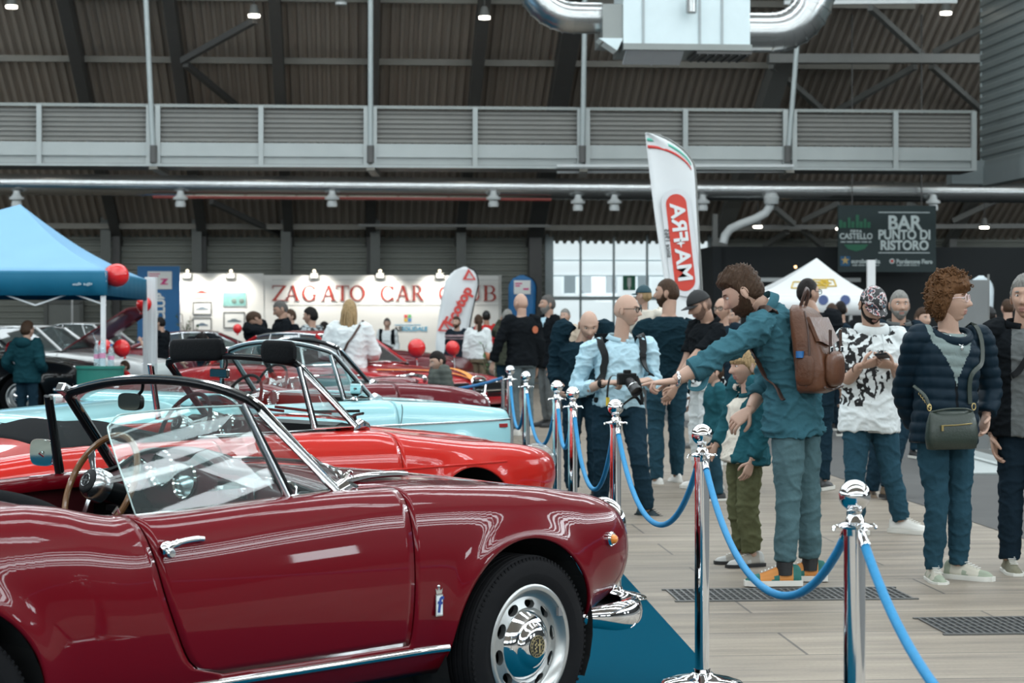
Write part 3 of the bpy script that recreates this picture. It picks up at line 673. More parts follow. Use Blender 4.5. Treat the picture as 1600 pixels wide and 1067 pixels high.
# ------------------------------------------------------------------ the near dark red roadster
CA = math.radians(44.6)
def car_at(px, s, lat=.77, ang=CA):
    p = Vector(((px-800)/s, FPX/s)); n = Vector((math.sin(ang), -math.cos(ang))); q = p-n*lat; return (q.x, q.y, 0)
red_d = paint('paint_dark_red', (.135, .002, .007)); red_in = mat('interior_dark_red', (.075, .008, .012), .5)
SP1 = dict(
    zt=[(.70, .60), (.685, .665), (.64, .715), (.5, .785), (.3, .822), (.134, .845), (-.2, .868), (-.45, .880), (-.69, .882), (-1.0, .876), (-1.5, .858), (-1.60, .858), (-1.70, .874), (-1.81, .898), (-1.93, .909), (-2.2, .90), (-2.6, .86), (-3.0, .76), (-3.10, .66), (-3.12, .60)],
    yt=[(.70, .44), (.685, .50), (.6, .565), (.3, .60), (0, .625), (-.5, .645), (-.75, .655), (-1.5, .655), (-1.62, .64), (-1.9, .63), (-2.2, .64), (-2.6, .58), (-3.0, .48), (-3.12, .36)],
    ym=[(.70, .50), (.69, .57), (.64, .655), (.5, .725), (.3, .755), (0, .772), (-.4, .778), (-.8, .785), (-1.5, .790), (-2.2, .795), (-2.7, .745), (-3.0, .66), (-3.08, .56), (-3.12, .45)],
    zb=[(.70, .54), (.68, .48), (.6, .415), (.5, .39), (.4, .345), (.3, .29), (0, .25), (-2.3, .245), (-2.7, .32), (-3.0, .42), (-3.12, .52)],
    zc=[(.74, .60), (.70, .62), (.64, .70), (.45, .785), (.2, .845), (0, .875), (-.3, .905), (-.68, .925), (-1.9, .93), (-2.5, .875), (-3.0, .77), (-3.12, .61)],
    arches=[(0, .335, .345), (-2.25, .335, .345)], flare=.014, door=(-1.565, -.53), door_z=.368, cockpit=(-1.90, -.70), hood_x=(-.60, .60), hood_j=3, roundness=.9,
    door_rear=[(.366, -1.27), (.374, -1.335), (.39, -1.38), (.424, -1.422), (.53, -1.478), (.642, -1.519), (.75, -1.545), (.853, -1.57), (.95, -1.60)])
B1 = Body(SP1)
c1 = thing('roadster', 'dark red open two-seat roadster in the foreground with wood-rimmed steering wheel', 'car', (-.4857, 7.5967, .011), CA)
dR, dL = car_shell(B1, c1, red_d)
for y, sd in ((-.70, -1), (.70, 1)):
    wheel(c1, 0, y, steer=math.radians(5), side=sd, detail=sd < 0); wheel(c1, -2.25, y, side=sd, detail=sd < 0)
fw_ = [o for o in c1.children if o.name.startswith('wheel') and o.type == 'EMPTY'][0]
# hub emblem: black disc, gold ring, cross and serpent
yb = -.15*.70-.002
em = MB().lathe([(.0385, .1045), (.0385, .1075), (0, .1085)], axis=(0, -1, 0), n=32).build('hub_emblem', mat('enamel_black', (.012, .012, .012), .3), fw_)
mb = MB(); Y0 = -.109
for rr in (.037, .027): mb.tube([(rr*math.cos(2*PI*k/36), Y0+.001, rr*math.sin(2*PI*k/36)) for k in range(36)], .0009, 6, close=True)
for k in range(16):
    a = 2*PI*k/16; mb.box((  .032*math.cos(a), Y0, .032*math.sin(a)), (.003, .001, .004), R=Matrix.Rotation(-a, 3, 'Y'))
mb.box((.010, Y0, 0), (.0055, .0015, .045)).box((.010, Y0, .005), (.021, .0015, .0055))
mb.tube(smooth_path([(-.016, Y0, -.018), (-.005, Y0, -.015), (-.014, Y0, -.007), (-.004, Y0, -.001), (-.014, Y0, .006), (-.005, Y0, .012), (-.010, Y0, .019)], 6), .0016, 6)
mb.build('emblem_mark', mat('gold_dull', (.52, .43, .22), .35, metal=.6), em)
MB().box((.16, -.075, .10), (.022, .012, .03)).build('balance_weight', mat('lead_grey', (.2, .2, .2), .5), fw_)
# door handle
hp = [B1.side(x, z, .022) for x, z in ((-1.372, .782), (-1.40, .784), (-1.45, .780), (-1.49, .772), (-1.53, .760))]
h = MB().tube(smooth_path(hp, 5), [.007]*4+[.009]*8+[.012]*4+[.017, .02, .02, .018, .012], 12, flat=(1, .6), up=(0, 0, 1)).build('door_handle', chrome, dR)
p = B1.side(-1.507, .752, .025); MB().lathe([(.014, -.01), (.015, .012), (.011, .018), (0, .019)], c=p, axis=(0, -1, 0), n=20).build('lock_button', chrome_s, h)
MB().ell(B1.side(-1.375, .781, .008), (.012, .016, .01)).build('handle_foot', chrome, h)
# sill strip, fender badge, signal lamp
st = [B1.side(lerp(-1.93, -.36, i/24), .342, .006) for i in range(25)]
MB().tube(st, .0125, 10, flat=(1, .7)).build('sill_trim', chrome, c1)
bp = B1.side(-.425, .492, .004); e = MB().box(bp, (.032, .006, .072)).build('fender_badge', chrome_s, c1, smooth=False)
MB().box(bp+Vector((0, -.0035, 0)), (.026, .002, .062)).build('badge_face', mat('white_enamel'), e, smooth=False)
text('f', .075, 'badge_letter', mat('badge_blue', (.01, .05, .25), .4), e, bp+Vector((0, -.0055, 0)), (PI/2, .16, 0), depth=.0008, bold=.0015)
MB().prism([bp+Vector((x, -.002, z)) for x, z in ((-.012, .038), (.012, .038), (.016, .056), (.006, .048), (0, .060), (-.006, .048), (-.016, .056))], (0, .004, 0)).ell(bp+Vector((0, 0, .062)), (.006, .003, .006), 8, 6).build('badge_crown', chrome, e)
bp = B1.side(.455, .640, .002); e = MB().lathe([(.026, -.01), (.027, .006), (.022, .014), (.019, .012)], c=bp, axis=(.25, -1, .05), n=24).build('turn_signal', chrome, c1)
MB().ell(bp+Vector((.002, -.012, 0)), (.018, .020, .018)).build('signal_lens', mat('amber_lens', (.75, .24, .03), .15, var=.05, coat=1), e)
# headlights, bumper
for s in (-1, 1):
    c = Vector((.672, s*.505, .665)); e = MB().lathe([(.085, -.06), (.098, -.01), (.100, .01), (.092, .028), (.082, .024)], c=c, axis=(1, s*.10, .12), n=36).build('headlight', chrome, c1)
    MB().lathe([(.084, .02), (.07, .042), (.03, .056), (0, .06)], c=c, axis=(1, s*.10, .12), n=32).build('headlight_glass', mat('lamp_glass', (.5, .55, .56), .08, metal=.7), e)
    bpth = smooth_path([(.34, s*.69, .362), (.44, s*.735, .360), (.55, s*.74, .358), (.66, s*.665, .356), (.72, s*.56, .355), (.75, s*.40, .355)], 6)
    e = MB().tube(bpth, [.016, .024, .031, .036, .040, .042, .043, .044]+[.044]*30 if False else [lerp(.018, .052, min(1, (k/8))**.6) for k in range(len(bpth))], 16, flat=(1, .6), up=(0, 0, 1)).build('bumper', chrome, c1)
# hood trim and wiper jets at the cowl, wiper arm
MB().tube(smooth_path([(-.62, -.52, .895), (-.5, -.50, .906), (-.38, -.475, .905), (-.30, -.46, .90)], 6), .012, 10, flat=(1.0, 2.2), up=(0, 0, 1)).build('cowl_trim', chrome, c1)
w = [(-.735, .632, .875), (-.46, 0, .93), (-1.00, .545, 1.168), (-.985, 0, 1.228)]
base, top = windscreen(c1, w, thick=(.010, .020))
MB().tube(smooth_path([(-.69, -.60, .90), (-.665, -.595, .925), (-.645, -.59, .93), (-.635, -.585, .915)], 5), .008, 8).build('screen_clamp', chrome, c1)
pq = [(-.752, -.652, .878), (-.90, -.607, 1.03), (-1.005, -.570, 1.142)]; MB().tube(smooth_path(pq, 6), .0135, 10, flat=(.55, 1.25), up=(.5, -1, .3)).build('post_trim', chrome_s, c1)
vent_window(c1, (-.965, -.662, .872), (-1.075, -.572, 1.166), (-1.02, -.556, 1.158), (-.755, -.642, .882))
vent_window(c1, (-.965, .662, .872), (-1.06, .585, 1.160), (-1.02, .556, 1.158), (-.755, .642, .882), inner=blackp, cm=blackp)
MB().box((-1.00, .548, 1.178), (.07, .05, .035), R=Matrix.Rotation(.5, 3, 'Y')).build('screen_latch', chrome_s, c1, smooth=False, bevel=.006)
gl = [(-.975, -.655, .868), (-1.535, -.668, .852), (-1.60, -.628, 1.085), (-1.592, -.62, 1.125), (-1.565, -.614, 1.146), (-1.52, -.61, 1.153), (-1.30, -.600, 1.163), (-1.082, -.580, 1.163)]
o = MB().add(gl+[Vector(p)+Vector((0, .004, 0)) for p in gl], [tuple(range(8)), tuple(reversed(range(8, 16)))]).build('door_glass', screen, dR, smooth=False)
MB().tube(smooth_path(gl[1:], 4), .0026, 6).build('glass_edge', mat('glass_edge_green', (.45, .62, .60), .1, metal=.3), o)
MB().tube([gl[0], gl[1]], .006, 6).build('waist_strip', chrome, o)
MB().tube([(-1.60, -.645, .862), (-1.585, -.645, .880), (-1.575, -.64, .862)], .004, 8).build('door_catch', chrome, c1)
# dash
dm = MB(); prof = []
for i in range(41):
    y = lerp(.62, -.62, i/40); prof.append((y, .925+.055*math.exp(-((y-.20)/.24)**4)-.05*abs(y/.62)**3))
dm.grid([[(-.66, y, z-.015), (-.74, y, z+.006), (-.80, y, z+.004), (-.825, y, z-.012), (-.83, y, z-.05), (-.83, y, .80), (-.80, y, .765), (-.70, y, .74)] for y, z in prof])
dm.build('dashboard', mat('dash_maroon', (.075, .010, .016), .35, coat=.3), c1, angle=60)
MB().tube([(-.818, y, z-.006) for y, z in prof], .012, 8).build('dash_pad', blackp, c1)
MB().box((-.80, -.05, .755), (.10, 1.16, .02)).build('parcel_shelf', blackp, c1, smooth=False)
for y, z in ((.344, .877), (.20, .910), (.063, .877)): gauge(c1, (-.834, y, z), .060)
e = MB().box((-.838, -.215, .862), (.02, .165, .052)).build('radio', chrome, c1, smooth=False, bevel=.004)
MB().box((-.849, -.215, .864), (.004, .085, .024)).build('radio_dial', mat('radio_glass', (.10, .13, .13), .2), e, smooth=False)
for y in (-.148, -.282): MB().lathe([(.012, 0), (.011, .016), (0, .017)], c=(-.848, y, .862), axis=(-1, 0, 0), n=16).build('knob', chrome, e)
for k in range(5): MB().box((-.850, -.18-k*.017, .846), (.006, .013, .008)).build('push_button', chrome_s, e, smooth=False)
MB().box((-.836, -.19, .905), (.012, .12, .014)).build('dash_script', chrome, c1, smooth=False)
MB().tube([(-.836, -.33, .79), (-.836, -.33, .895), (-.836, -.36, .91), (-.836, -.53, .90), (-.836, -.55, .885), (-.836, -.55, .79)], .006, 8).build('glovebox_trim', chrome, c1)
MB().lathe([(.02, 0), (.022, .03), (.014, .05)], c=(-.83, -.60, .86), axis=(-1, 0, 0), n=16).build('vent_knob', blackp, c1)
steering(c1, (-1.00, .335, .850), .192, 24, mat('walnut_rim', (.16, .075, .03), .3, coat=.6, var=.35, scale=8, stretch=(1, 1, 6)))
MB().cyl((-.99, .335, .845), (-.70, .335, .74), .035, 14).build('steering_column', blackp, c1)
for y in (.33, -.33): seat(c1, -1.52, y, leather, hb=.86)
MB().box((-1.35, 0, .27), (1.2, 1.2, .03)).build('cabin_floor', canvas, c1, smooth=False)
for s in (-1, 1):
    rows = []
    for i in range(22):
        x = lerp(-1.56, -.80, i/21); rows.append([Vector((x, s*(B1.pt(x, B1.at(x, z))[0]-.075), z)) for z in (.33, .45, .6, .75, .835)]+[Vector((x, s*(B1.fyt(x)-.03), .855))])
    MB().grid(rows).build('door_panel', red_in, dR if s < 0 else dL, solid=.012)
    MB().tube([(-1.5, s*.69, .66), (-1.3, s*.675, .70), (-1.05, s*.68, .69)], .022, 10).build('armrest', leather, dR if s < 0 else dL)
mb = MB(); mb.grid([[(-1.60, y, .3), (-1.72, y, .62), (-1.80, y, .84), (-1.92, y, .925-.03*abs(y/.62)**3)] for y in [lerp(-.64, .64, k/16) for k in range(17)]]); mb.build('rear_bulkhead', leather, c1)
MB().tube(smooth_path([(-1.70, .60, .80), (-1.74, .48, .86), (-1.78, .3, .885), (-1.80, 0, .89), (-1.78, -.3, .885), (-1.74, -.48, .86), (-1.70, -.60, .80)], 6), .04, 12).build('folded_hood', canvas, c1)
mirror(c1, (-.90, .735, .845), (-.945, .80, .945), (-1, -.12, 0), .068, .050)
e = MB().tube(smooth_path([(-.985, .10, 1.215), (-.975, .12, 1.19), (-.975, .155, 1.165)], 5), .006, 8).build('rear_view_mirror', blackp, c1)
c = Vector((-.985, .175, 1.150)); rr = lambda s, o: [c+Vector((o, .070*s*math.copysign(abs(math.cos(a))**.6, math.cos(a)), .030*s*math.copysign(abs(math.sin(a))**.6, math.sin(a)))) for a in [2*PI*k/28 for k in range(28)]]
MB().loft([rr(.5, .03), rr(.95, .012), rr(1, -.004)]).build('mirror_shell', blackp, e); MB().loft([rr(.93, -.004), rr(.93, -.007)]).build('mirror_face', mat('mirror_glass'), e)
# ------------------------------------------------------------------ the other cars of the row
def shifted(sp, **kw): d = dict(sp); d.update(kw); return d
def interior(root, B, dash, trim, hb=.86, wheelpos=(-1.02, .34, .86), rimc=None):
    """plain cabin: dash, two dials, seats, door cards, floor"""
    dm = MB(); dm.grid([[(-.60, y, .885), (-.76, y, .915), (-.80, y, .90), (-.80, y, .78), (-.70, y, .74)] for y in [lerp(-.63, .63, i/20) for i in range(21)]]); dm.build('dashboard', dash, root, angle=60)
    for y in (.42, .25): gauge(root, (-.81, y, .87), .055)
    steering(root, wheelpos, .195, 26, rimc)
    for y in (.33, -.33): seat(root, -1.52, y, leather, hb=hb)
    MB().box((-1.35, 0, .27), (1.2, 1.2, .03)).build('cabin_floor', canvas, root, smooth=False)
    MB().grid([[(-1.60, y, .3), (-1.74, y, .62), (-1.80, y, .86), (-1.94, y, .91)] for y in [lerp(-.64, .64, k/8) for k in range(9)]]).build('rear_bulkhead', leather, root)
    for s in (-1, 1):
        MB().grid([[Vector((x, s*(B.pt(x, B.at(x, z))[0]-.075), z)) for z in (.33, .5, .7, .82)] for x in [lerp(-1.56, -.80, i/12) for i in range(13)]]).build('door_panel', trim, root, solid=.012)
def lamps(root, x, y, z, r, tilt=.1, rim=None):
    for s in (-1, 1):
        e = MB().lathe([(r*.85, -.06), (r, -.005), (r, .012), (r*.9, .02)], c=(x, s*y, z), axis=(1, s*.08, tilt), n=28).build('headlight', rim or chrome, root)
        MB().lathe([(r*.88, .012), (r*.6, .035), (0, .045)], c=(x, s*y, z), axis=(1, s*.08, tilt), n=24).build('headlight_glass', mat('lamp_glass'), e)
def bumper(root, x, y, z, h=.04, corner=.25):
    pth = smooth_path([(x-corner-.1, y, z), (x-corner, y-.005, z), (x-.06, y-.13, z), (x, y-.35, z), (x+.01, 0, z), (x, -y+.35, z), (x-.06, -y+.13, z), (x-corner, -y+.005, z), (x-corner-.1, -y, z)], 5)
    MB().tube(pth, h, 12, flat=(1, .5), up=(0, 0, 1)).build('bumper', chrome, root)
# bright red roadster with flipped-up visors
red_b = paint('paint_bright_red', (.50, .018, .012))
SP2 = shifted(SP1,
    zt=[(.86, .60), (.84, .64), (.78, .69), (.66, .725), (.4, .765), (.1, .79), (-.3, .835), (-.64, .872), (-1.0, .875), (-1.6, .868), (-2.2, .865), (-2.7, .82), (-3.1, .74), (-3.22, .62)],
    yt=[(.86, .40), (.8, .50), (.6, .575), (0, .60), (-.6, .63), (-1.6, .66), (-2.2, .64), (-2.8, .55), (-3.22, .34)],
    ym=[(.86, .46), (.82, .58), (.70, .68), (.5, .745), (0, .785), (-.8, .80), (-2.2, .80), (-2.8, .72), (-3.1, .58), (-3.22, .40)],
    zb=[(.86, .54), (.82, .48), (.7, .42), (.45, .34), (.3, .28), (0, .24), (-2.3, .245), (-2.8, .34), (-3.22, .55)],
    zc=[(.86, .61), (.7, .73), (.4, .80), (0, .845), (-.4, .885), (-.66, .905), (-1.9, .915), (-2.6, .87), (-3.1, .76), (-3.22, .63)],
    arches=[(0, .335, .325), (-2.25, .335, .325)], door=(-1.60, -.49), door_rear=[(.366, -1.45), (.40, -1.52), (.6, -1.58), (.85, -1.60)], roundness=.75)
class Body2(Body):
    def pt(s, x, u):
        y, z = Body.pt(s, x, u)
        w = sstep(.55, .15, x)*sstep(-2.2, -1.8, x) if False else (1-sstep(.05, .55, x))*sstep(-2.1, -1.7, x)
        if z < .69: y -= .022*w*math.exp(-((.69-z)/.07)**1.0)*sstep(.69, .675, z) if z < .675 else .022*w*sstep(.69, .675, z)*0+.018*w*(.69-z)/.015
        return y, z
B2 = Body(SP2)
c2 = thing('roadster', 'bright red open roadster with black sun visors flipped up over its windscreen', 'car', (-.754, 11.222, .011), CA)
car_shell(B2, c2, red_b)
for y, sd in ((-.71, -1), (.71, 1)):
    for x in (0, -2.25): wheel(c2, x, y, r=.295, side=sd, detail=False)
st = [B2.side(lerp(-1.9, .28, i/30), .675-.0*i, .001) for i in range(31)]
MB().tube(st, .006, 8, flat=(1, .8)).build('side_crease', red_b, c2)
w2_ = [(-.66, .625, .888), (-.46, 0, .915), (-.975, .56, 1.205), (-.985, 0, 1.238)]
windscreen(c2, w2_, thick=(.011, .022))
MB().tube(smooth_path([(-.685, -.648, .892), (-.83, -.615, 1.04), (-.985, -.580, 1.185)], 6), .013, 10, flat=(.55, 1.2), up=(.5, -1, .3)).build('post_trim', chrome_s, c2)
MB().tube([B2.side(lerp(-1.5, -.64, i/10), .872, -.10)+Vector((0, 0, .006)) for i in range(11)], .010, 8, flat=(.6, 1.4)).build('sill_strip', chrome_s, c2)
vent_window(c2, (-.965, -.665, .893), (-1.01, -.60, 1.195), (-.985, -.572, 1.195), (-.70, -.645, .893)); vent_window(c2, (-.965, .665, .893), (-1.06, .60, 1.19), (-.985, .572, 1.195), (-.70, .645, .893), inner=blackp)
for y in (-.36, .30):        # flipped-up padded visors on the top rail
    wd = .13 if y < 0 else .23; y = -.43 if y < 0 else .26
    rg = lambda yy, s_: [Vector((-1.0+.020*s_*math.copysign(abs(math.cos(a))**.6, math.cos(a)), yy, 1.275-.02*abs(yy)+.058*s_*math.copysign(abs(math.sin(a))**.5, math.sin(a)))) for a in [2*PI*q/24 for q in range(24)]]
    MB().loft([rg(y-wd, .55), rg(y-wd+.012, .85), rg(y-wd+.035, 1), rg(y, 1.02), rg(y+wd-.035, 1), rg(y+wd-.012, .85), rg(y+wd, .55)]).build('sun_visor', leather, c2)
interior(c2, B2, blackp, leather)
e = MB().tube(smooth_path([(-.985, .02, 1.225), (-1.0, .0, 1.19), (-1.0, .02, 1.165)], 4), .006, 8).build('rear_view_mirror', blackp, c2); MB().box((-1.005, .05, 1.152), (.02, .15, .05)).build('mirror_shell', chrome, e, smooth=False, bevel=.008); MB().box((-1.017, .05, 1.152), (.004, .135, .038)).build('mirror_face', mat('mirror_blue', (.10, .35, .50), .05, metal=.9, var=0), e, smooth=False)
bp = B2.side(-.345, .612, .002); e = MB().lathe([(.024, -.01), (.025, .006), (.02, .012)], c=bp, axis=(0, -1, 0), n=20).build('turn_signal', chrome, c2); MB().ell(bp+Vector((0, -.01, 0)), (.017, .016, .017)).build('signal_lens', mat('orange_lens', (.65, .10, .02), .2, coat=1), e)
lamps(c2, .70, .50, .645, .085); 
for s in (-1, 1): MB().ell((.765, s*.50, .65), (.115, .095, .09), 20, 12, R=Matrix.Rotation(.25, 3, 'Y')).build('headlight_cover', glass_mat('cover_glass', (.9, .95, .95), 1.45, .10), c2)
bumper(c2, .90, .74, .42); 
e = MB().tube(smooth_path([(-.45, -.35, .915), (-.50, -.42, .935), (-.55, -.55, .95)], 4), .007, 8).lathe([(.02, 0), (.018, .03)], c=(-.44, -.34, .90), n=14).build('wiper_arm', blackp, c2); MB().bar((-.50, -.05, .94), (-.60, -.58, .965), .006, .014).build('wiper_blade', blackp, e)
for y in (.1, .5): MB().bar((-.47, y-.3, .935), (-.53, y+.1, .96), .008, .014).build('wiper_blade', blackp, c2)
hp = [B2.side(x, .77, .018) for x in (-1.50, -1.44, -1.38)]; MB().tube(hp, [.012, .010, .012], 10).build('door_handle', chrome, c2)
MB().tube([B2.side(lerp(-1.58, -.66, i/10), .868, -.12) for i in range(11)], .008, 8).build('waist_trim', chrome_s, c2)
# folded hood under its black cover with loose folds
rows = []
for i in range(15):
    x = lerp(-1.72, -2.42, i/14); k = math.sin(PI*i/14)**.6
    rows.append([Vector((x, y, B2.fzc(x)-.06*(abs(y)/.66)**2+.035*k+.010*math.sin(9*y+i)*k)) for y in [lerp(-.66, .66, j/24) for j in range(25)]])
MB().grid(rows).build('hood_cover', canvas, c2, solid=.01)
# light blue convertible
blue_p = paint('paint_light_blue', (.36, .66, .70))
SP3 = shifted(SP1,
    zt=[(.60, .72), (.585, .76), (.54, .785), (.3, .815), (0, .845), (-.45, .868), (-.7, .885), (-1.6, .88), (-2.3, .865), (-2.9, .83), (-3.15, .80), (-3.2, .76)],
    yt=[(.60, .60), (.5, .665), (0, .68), (-.7, .69), (-1.6, .69), (-2.5, .68), (-3.2, .60)],
    ym=[(.60, .66), (.55, .735), (.4, .775), (0, .80), (-2.3, .80), (-2.9, .77), (-3.2, .68)],
    zb=[(.60, .42), (.55, .38), (.4, .32), (0, .24), (-2.3, .24), (-3.2, .40)],
    zc=[(.60, .73), (.5, .80), (.2, .85), (-.3, .89), (-.68, .915), (-1.9, .92), (-2.6, .89), (-3.1, .85), (-3.2, .78)],
    arches=[(0, .30, .29), (-2.3, .30, .29)], door=(-1.62, -.56), door_rear=[(.366, -1.55), (.45, -1.6), (.85, -1.62)], roundness=.45, hood_x=(-.6, .5))
B3 = Body(SP3)
c3 = thing('convertible', 'light blue convertible with a raised chrome windscreen, third car in the row', 'car', (-.916, 14.729, .011), CA)
car_shell(B3, c3, blue_p)
for y, sd in ((-.72, -1), (.72, 1)):
    for x in (0, -2.3): wheel(c3, x, y, r=.295, side=sd, detail=False)
MB().tube([B3.side(lerp(-2.9, .55, i/40), .715, .004) for i in range(41)], .008, 8, flat=(1, .6)).build('side_trim', chrome_s, c3)
windscreen(c3, [(-.67, .64, .89), (-.50, 0, .92), (-.96, .575, 1.20), (-1.0, 0, 1.265)], thick=(.012, .026), chrome_m=mat('chrome_pale', (.72, .80, .82), .30, metal=.7, var=.03), seal=.45)
vent_window(c3, (-.95, -.675, .895), (-1.0, -.60, 1.19), (-.985, -.585, 1.19), (-.72, -.655, .895)); vent_window(c3, (-.95, .675, .895), (-1.0, .60, 1.19), (-.985, .585, 1.19), (-.72, .655, .895), inner=blackp)
interior(c3, B3, blackp, blue_p)
mirror(c3, (-.88, -.70, .89), (-.92, -.77, .97), (-1, -.1, 0), .05, .05)
MB().box(B3.side(.44, .675, .003), (.085, .012, .028)).build('side_marker', mat('lens_red', (.30, .02, .02), .3), c3, smooth=False, bevel=.004)
lamps(c3, .57, .52, .64, .085); bumper(c3, .66, .76, .45)
o = MB().tube([Vector((-.43+.0*k, s_*0, 0)) for k in (0, 1) for s_ in (0,)]+[Vector((-.43, .001, 0))], .0001, 3)
MB().tube([B3.side(-.50-.05*(1-t), lerp(.72, .85, t), .001) for t in [k/10 for k in range(11)]], .003, 6).build('panel_joint', blackp, c3)
rows = []
for i in range(9):
    x = lerp(-1.78, -2.15, i/8); k = math.sin(PI*i/8)**.6; rows.append([Vector((x, y, B3.fzc(x)-.02+.06*k)) for y in [lerp(-.62, .62, j/12) for j in range(13)]])
MB().grid(rows).build('hood_cover', blue_p, c3, solid=.01)
# dark red roadster behind it
red_w = paint('paint_wine_red', (.13, .012, .018))
SP4 = shifted(SP1, door=(-1.565, -.53))
B4 = Body(shifted(SP4, zt=[(a, b+.01) for a, b in SP1['zt']]))
c4 = thing('roadster', 'dark wine red open roadster with a chrome-edged hood scoop, fourth car in the row', 'car', (-1.10, 18.0, .011), CA)
car_shell(B4, c4, red_w)
for y, sd in ((-.70, -1), (.70, 1)):
    for x in (0, -2.25): wheel(c4, x, y, side=sd, detail=False)
windscreen(c4, [(-.735, .632, .885), (-.46, 0, .94), (-1.00, .545, 1.18), (-.985, 0, 1.25)], thick=(.012, .024))
vent_window(c4, (-.965, -.662, .882), (-1.04, -.572, 1.17), (-1.0, -.556, 1.165), (-.755, -.642, .892))
interior(c4, B4, blackp, red_in)
lamps(c4, .672, .505, .675, .098, .12); bumper(c4, .76, .77, .37)
MB().tube(smooth_path([(.25, .22, .875), (.30, .16, .91), (.31, 0, .925), (.30, -.16, .91), (.25, -.22, .875)], 5), .018, 8).build('scoop_rim', chrome, c4); MB().ell((.05, 0, .875), (.28, .20, .05), 20, 8).build('hood_scoop', red_w, c4)
for s in (-1, 1):
    e = MB().box((-3.03, s*.52, .73), (.10, .10, .20)).build('tail_lamp', chrome_s, c4, smooth=False, bevel=.02); MB().box((-3.06, s*.55, .73), (.08, .06, .17)).build('lens', mat('amber_pale', (.7, .5, .2), .25), e, smooth=False, bevel=.02)
# closed cars further back
SPC = shifted(SP1,
    zt=[(.78, .62), (.76, .68), (.70, .745), (.5, .80), (.2, .83), (-.3, .865), (-.7, .90), (-1.7, .90), (-2.4, .89), (-3.0, .84), (-3.2, .76), (-3.25, .66)],
    yt=[(.78, .50), (.7, .57), (.2, .62), (-.7, .64), (-2.4, .64), (-3.0, .56), (-3.25, .44)],
    ym=[(.78, .56), (.74, .66), (.6, .73), (.2, .775), (-.6, .79), (-2.4, .79), (-3.0, .70), (-3.25, .50)],
    zb=[(.78, .50), (.7, .42), (.4, .33), (0, .24), (-2.3, .24), (-2.8, .33), (-3.25, .50)],
    zc=[(.78, .63), (.70, .755), (.5, .825), (.1, .88), (-.4, .92), (-.62, .945), (-1.9, .95), (-2.6, .93), (-3.1, .83), (-3.25, .68)],
    cockpit=(-.66, -.64), hood_x=(-.62, .68), door=(-1.60, -.62))
def closed_car(label, loc, ang, P_, roof_p=None, zr=1.30, name='coupe', hood_open=0, roof_y=.50, estate=False):
    B = Body(SPC); c = thing(name, label, 'car', loc, ang); roof_p = roof_p or P_
    car_shell(B, c, P_)
    for y, sd in ((-.71, -1), (.71, 1)):
        for x in (0, -2.25): wheel(c, x, y, side=sd, detail=False)
    xr = -2.55 if not estate else -3.0; xe = -1.95 if not estate else -2.75
    base = lambda s: [(-.62, s*.57, .93), (-1.1, s*.655, .91), (-1.7, s*.655, .91), (xr, s*.55, .92)]
    top = lambda s: [(-1.08, s*roof_y*.92, zr-.03), (-1.3, s*roof_y, zr-.012), (-1.7, s*roof_y, zr-.015), (xe, s*roof_y*.92, zr-.05)]
    gl = glass_mat('dark_window', (.35, .42, .42), 1.55, .06)
    b0, b1, t0, t1 = base(-1), base(1), top(-1), top(1)
    MB().add([b0[0], (-.50, 0, .955), b1[0], t1[0], (-1.04, 0, zr-.005), t0[0]], [(0, 1, 4, 5), (1, 2, 3, 4)]).build('windscreen', gl, c, smooth=False)
    MB().add([b0[3], b1[3], t1[3], t0[3]], [(0, 1, 2, 3)]).build('rear_window', gl, c, smooth=False)
    for b, t in ((b0, t0), (b1, t1)):
        MB().add(b+t, [(0, 1, 5, 4), (1, 2, 6, 5), (2, 3, 7, 6)]).build('side_window', gl, c, smooth=False)
        for k in (0, 1, 2, 3): MB().tube([Vector(b[k]), Vector(t[k])], .022 if k in (0, 3) else .013, 8).build('pillar', roof_p if k in (0, 3) else chrome_s, c)
        MB().tube(smooth_path(b, 4), .010, 8).build('belt_trim', chrome, c)
        MB().tube(smooth_path(t, 4), .014, 8).build('drip_rail', chrome_s, c)
    MB().tube([b0[0], (-.49, 0, .957), b1[0]], .012, 8).build('screen_trim', chrome, c); MB().tube([t0[0], (-1.03, 0, zr-.002), t1[0]], .014, 8).build('screen_trim', chrome, c)
    rows = []
    for k in range(4):
        for q in ([0] if k == 0 else [.33, .66, 1]):
            a = Vector(t0[max(k-1, 0)]).lerp(Vector(t0[k]), q if k else 0); rows.append([Vector((a.x+.04*(1-(2*j/10-1)**2)*(1 if a.x > -1.3 else -1 if a.x < -1.8 else 0), lerp(a.y, -a.y, j/10), a.z+.035*(1-(2*j/10-1)**2))) for j in range(11)])
    MB().grid(rows).build('roof', roof_p, c, solid=.012)
    dm = MB().box((-.75, 0, .86), (.3, 1.2, .12)).build('dashboard', blackp, c, smooth=False)
    for y in (.32, -.32): seat(c, -1.45, y, leather, hb=1.02)
    steering(c, (-1.02, .34, .92), .19, 26)
    lamps(c, .70, .50, .665, .095); bumper(c, .84, .76, .42); bumper_r = None
    if hood_open:
        e = bpy.data.objects.new('raised_hood', None); COL.objects.link(e); e.parent = c; e.location = (-.60, 0, .95); e.rotation_euler = (0, -hood_open, 0)
        MB().grid([[(lerp(0, 1.15, i/6), lerp(-.55, .55, j/8)*math.cos(.35*i/6), .06*(1-(2*j/8-1)**2)) for j in range(9)] for i in range(7)]).build('hood_panel', paint('paint_maroon', (.12, .012, .018)), e, solid=.02); MB().tube([(.5, -.45, -.02), (.45, -.45, -.5)], .012, 8).build('stay', chrome_s, e)
    return c, B
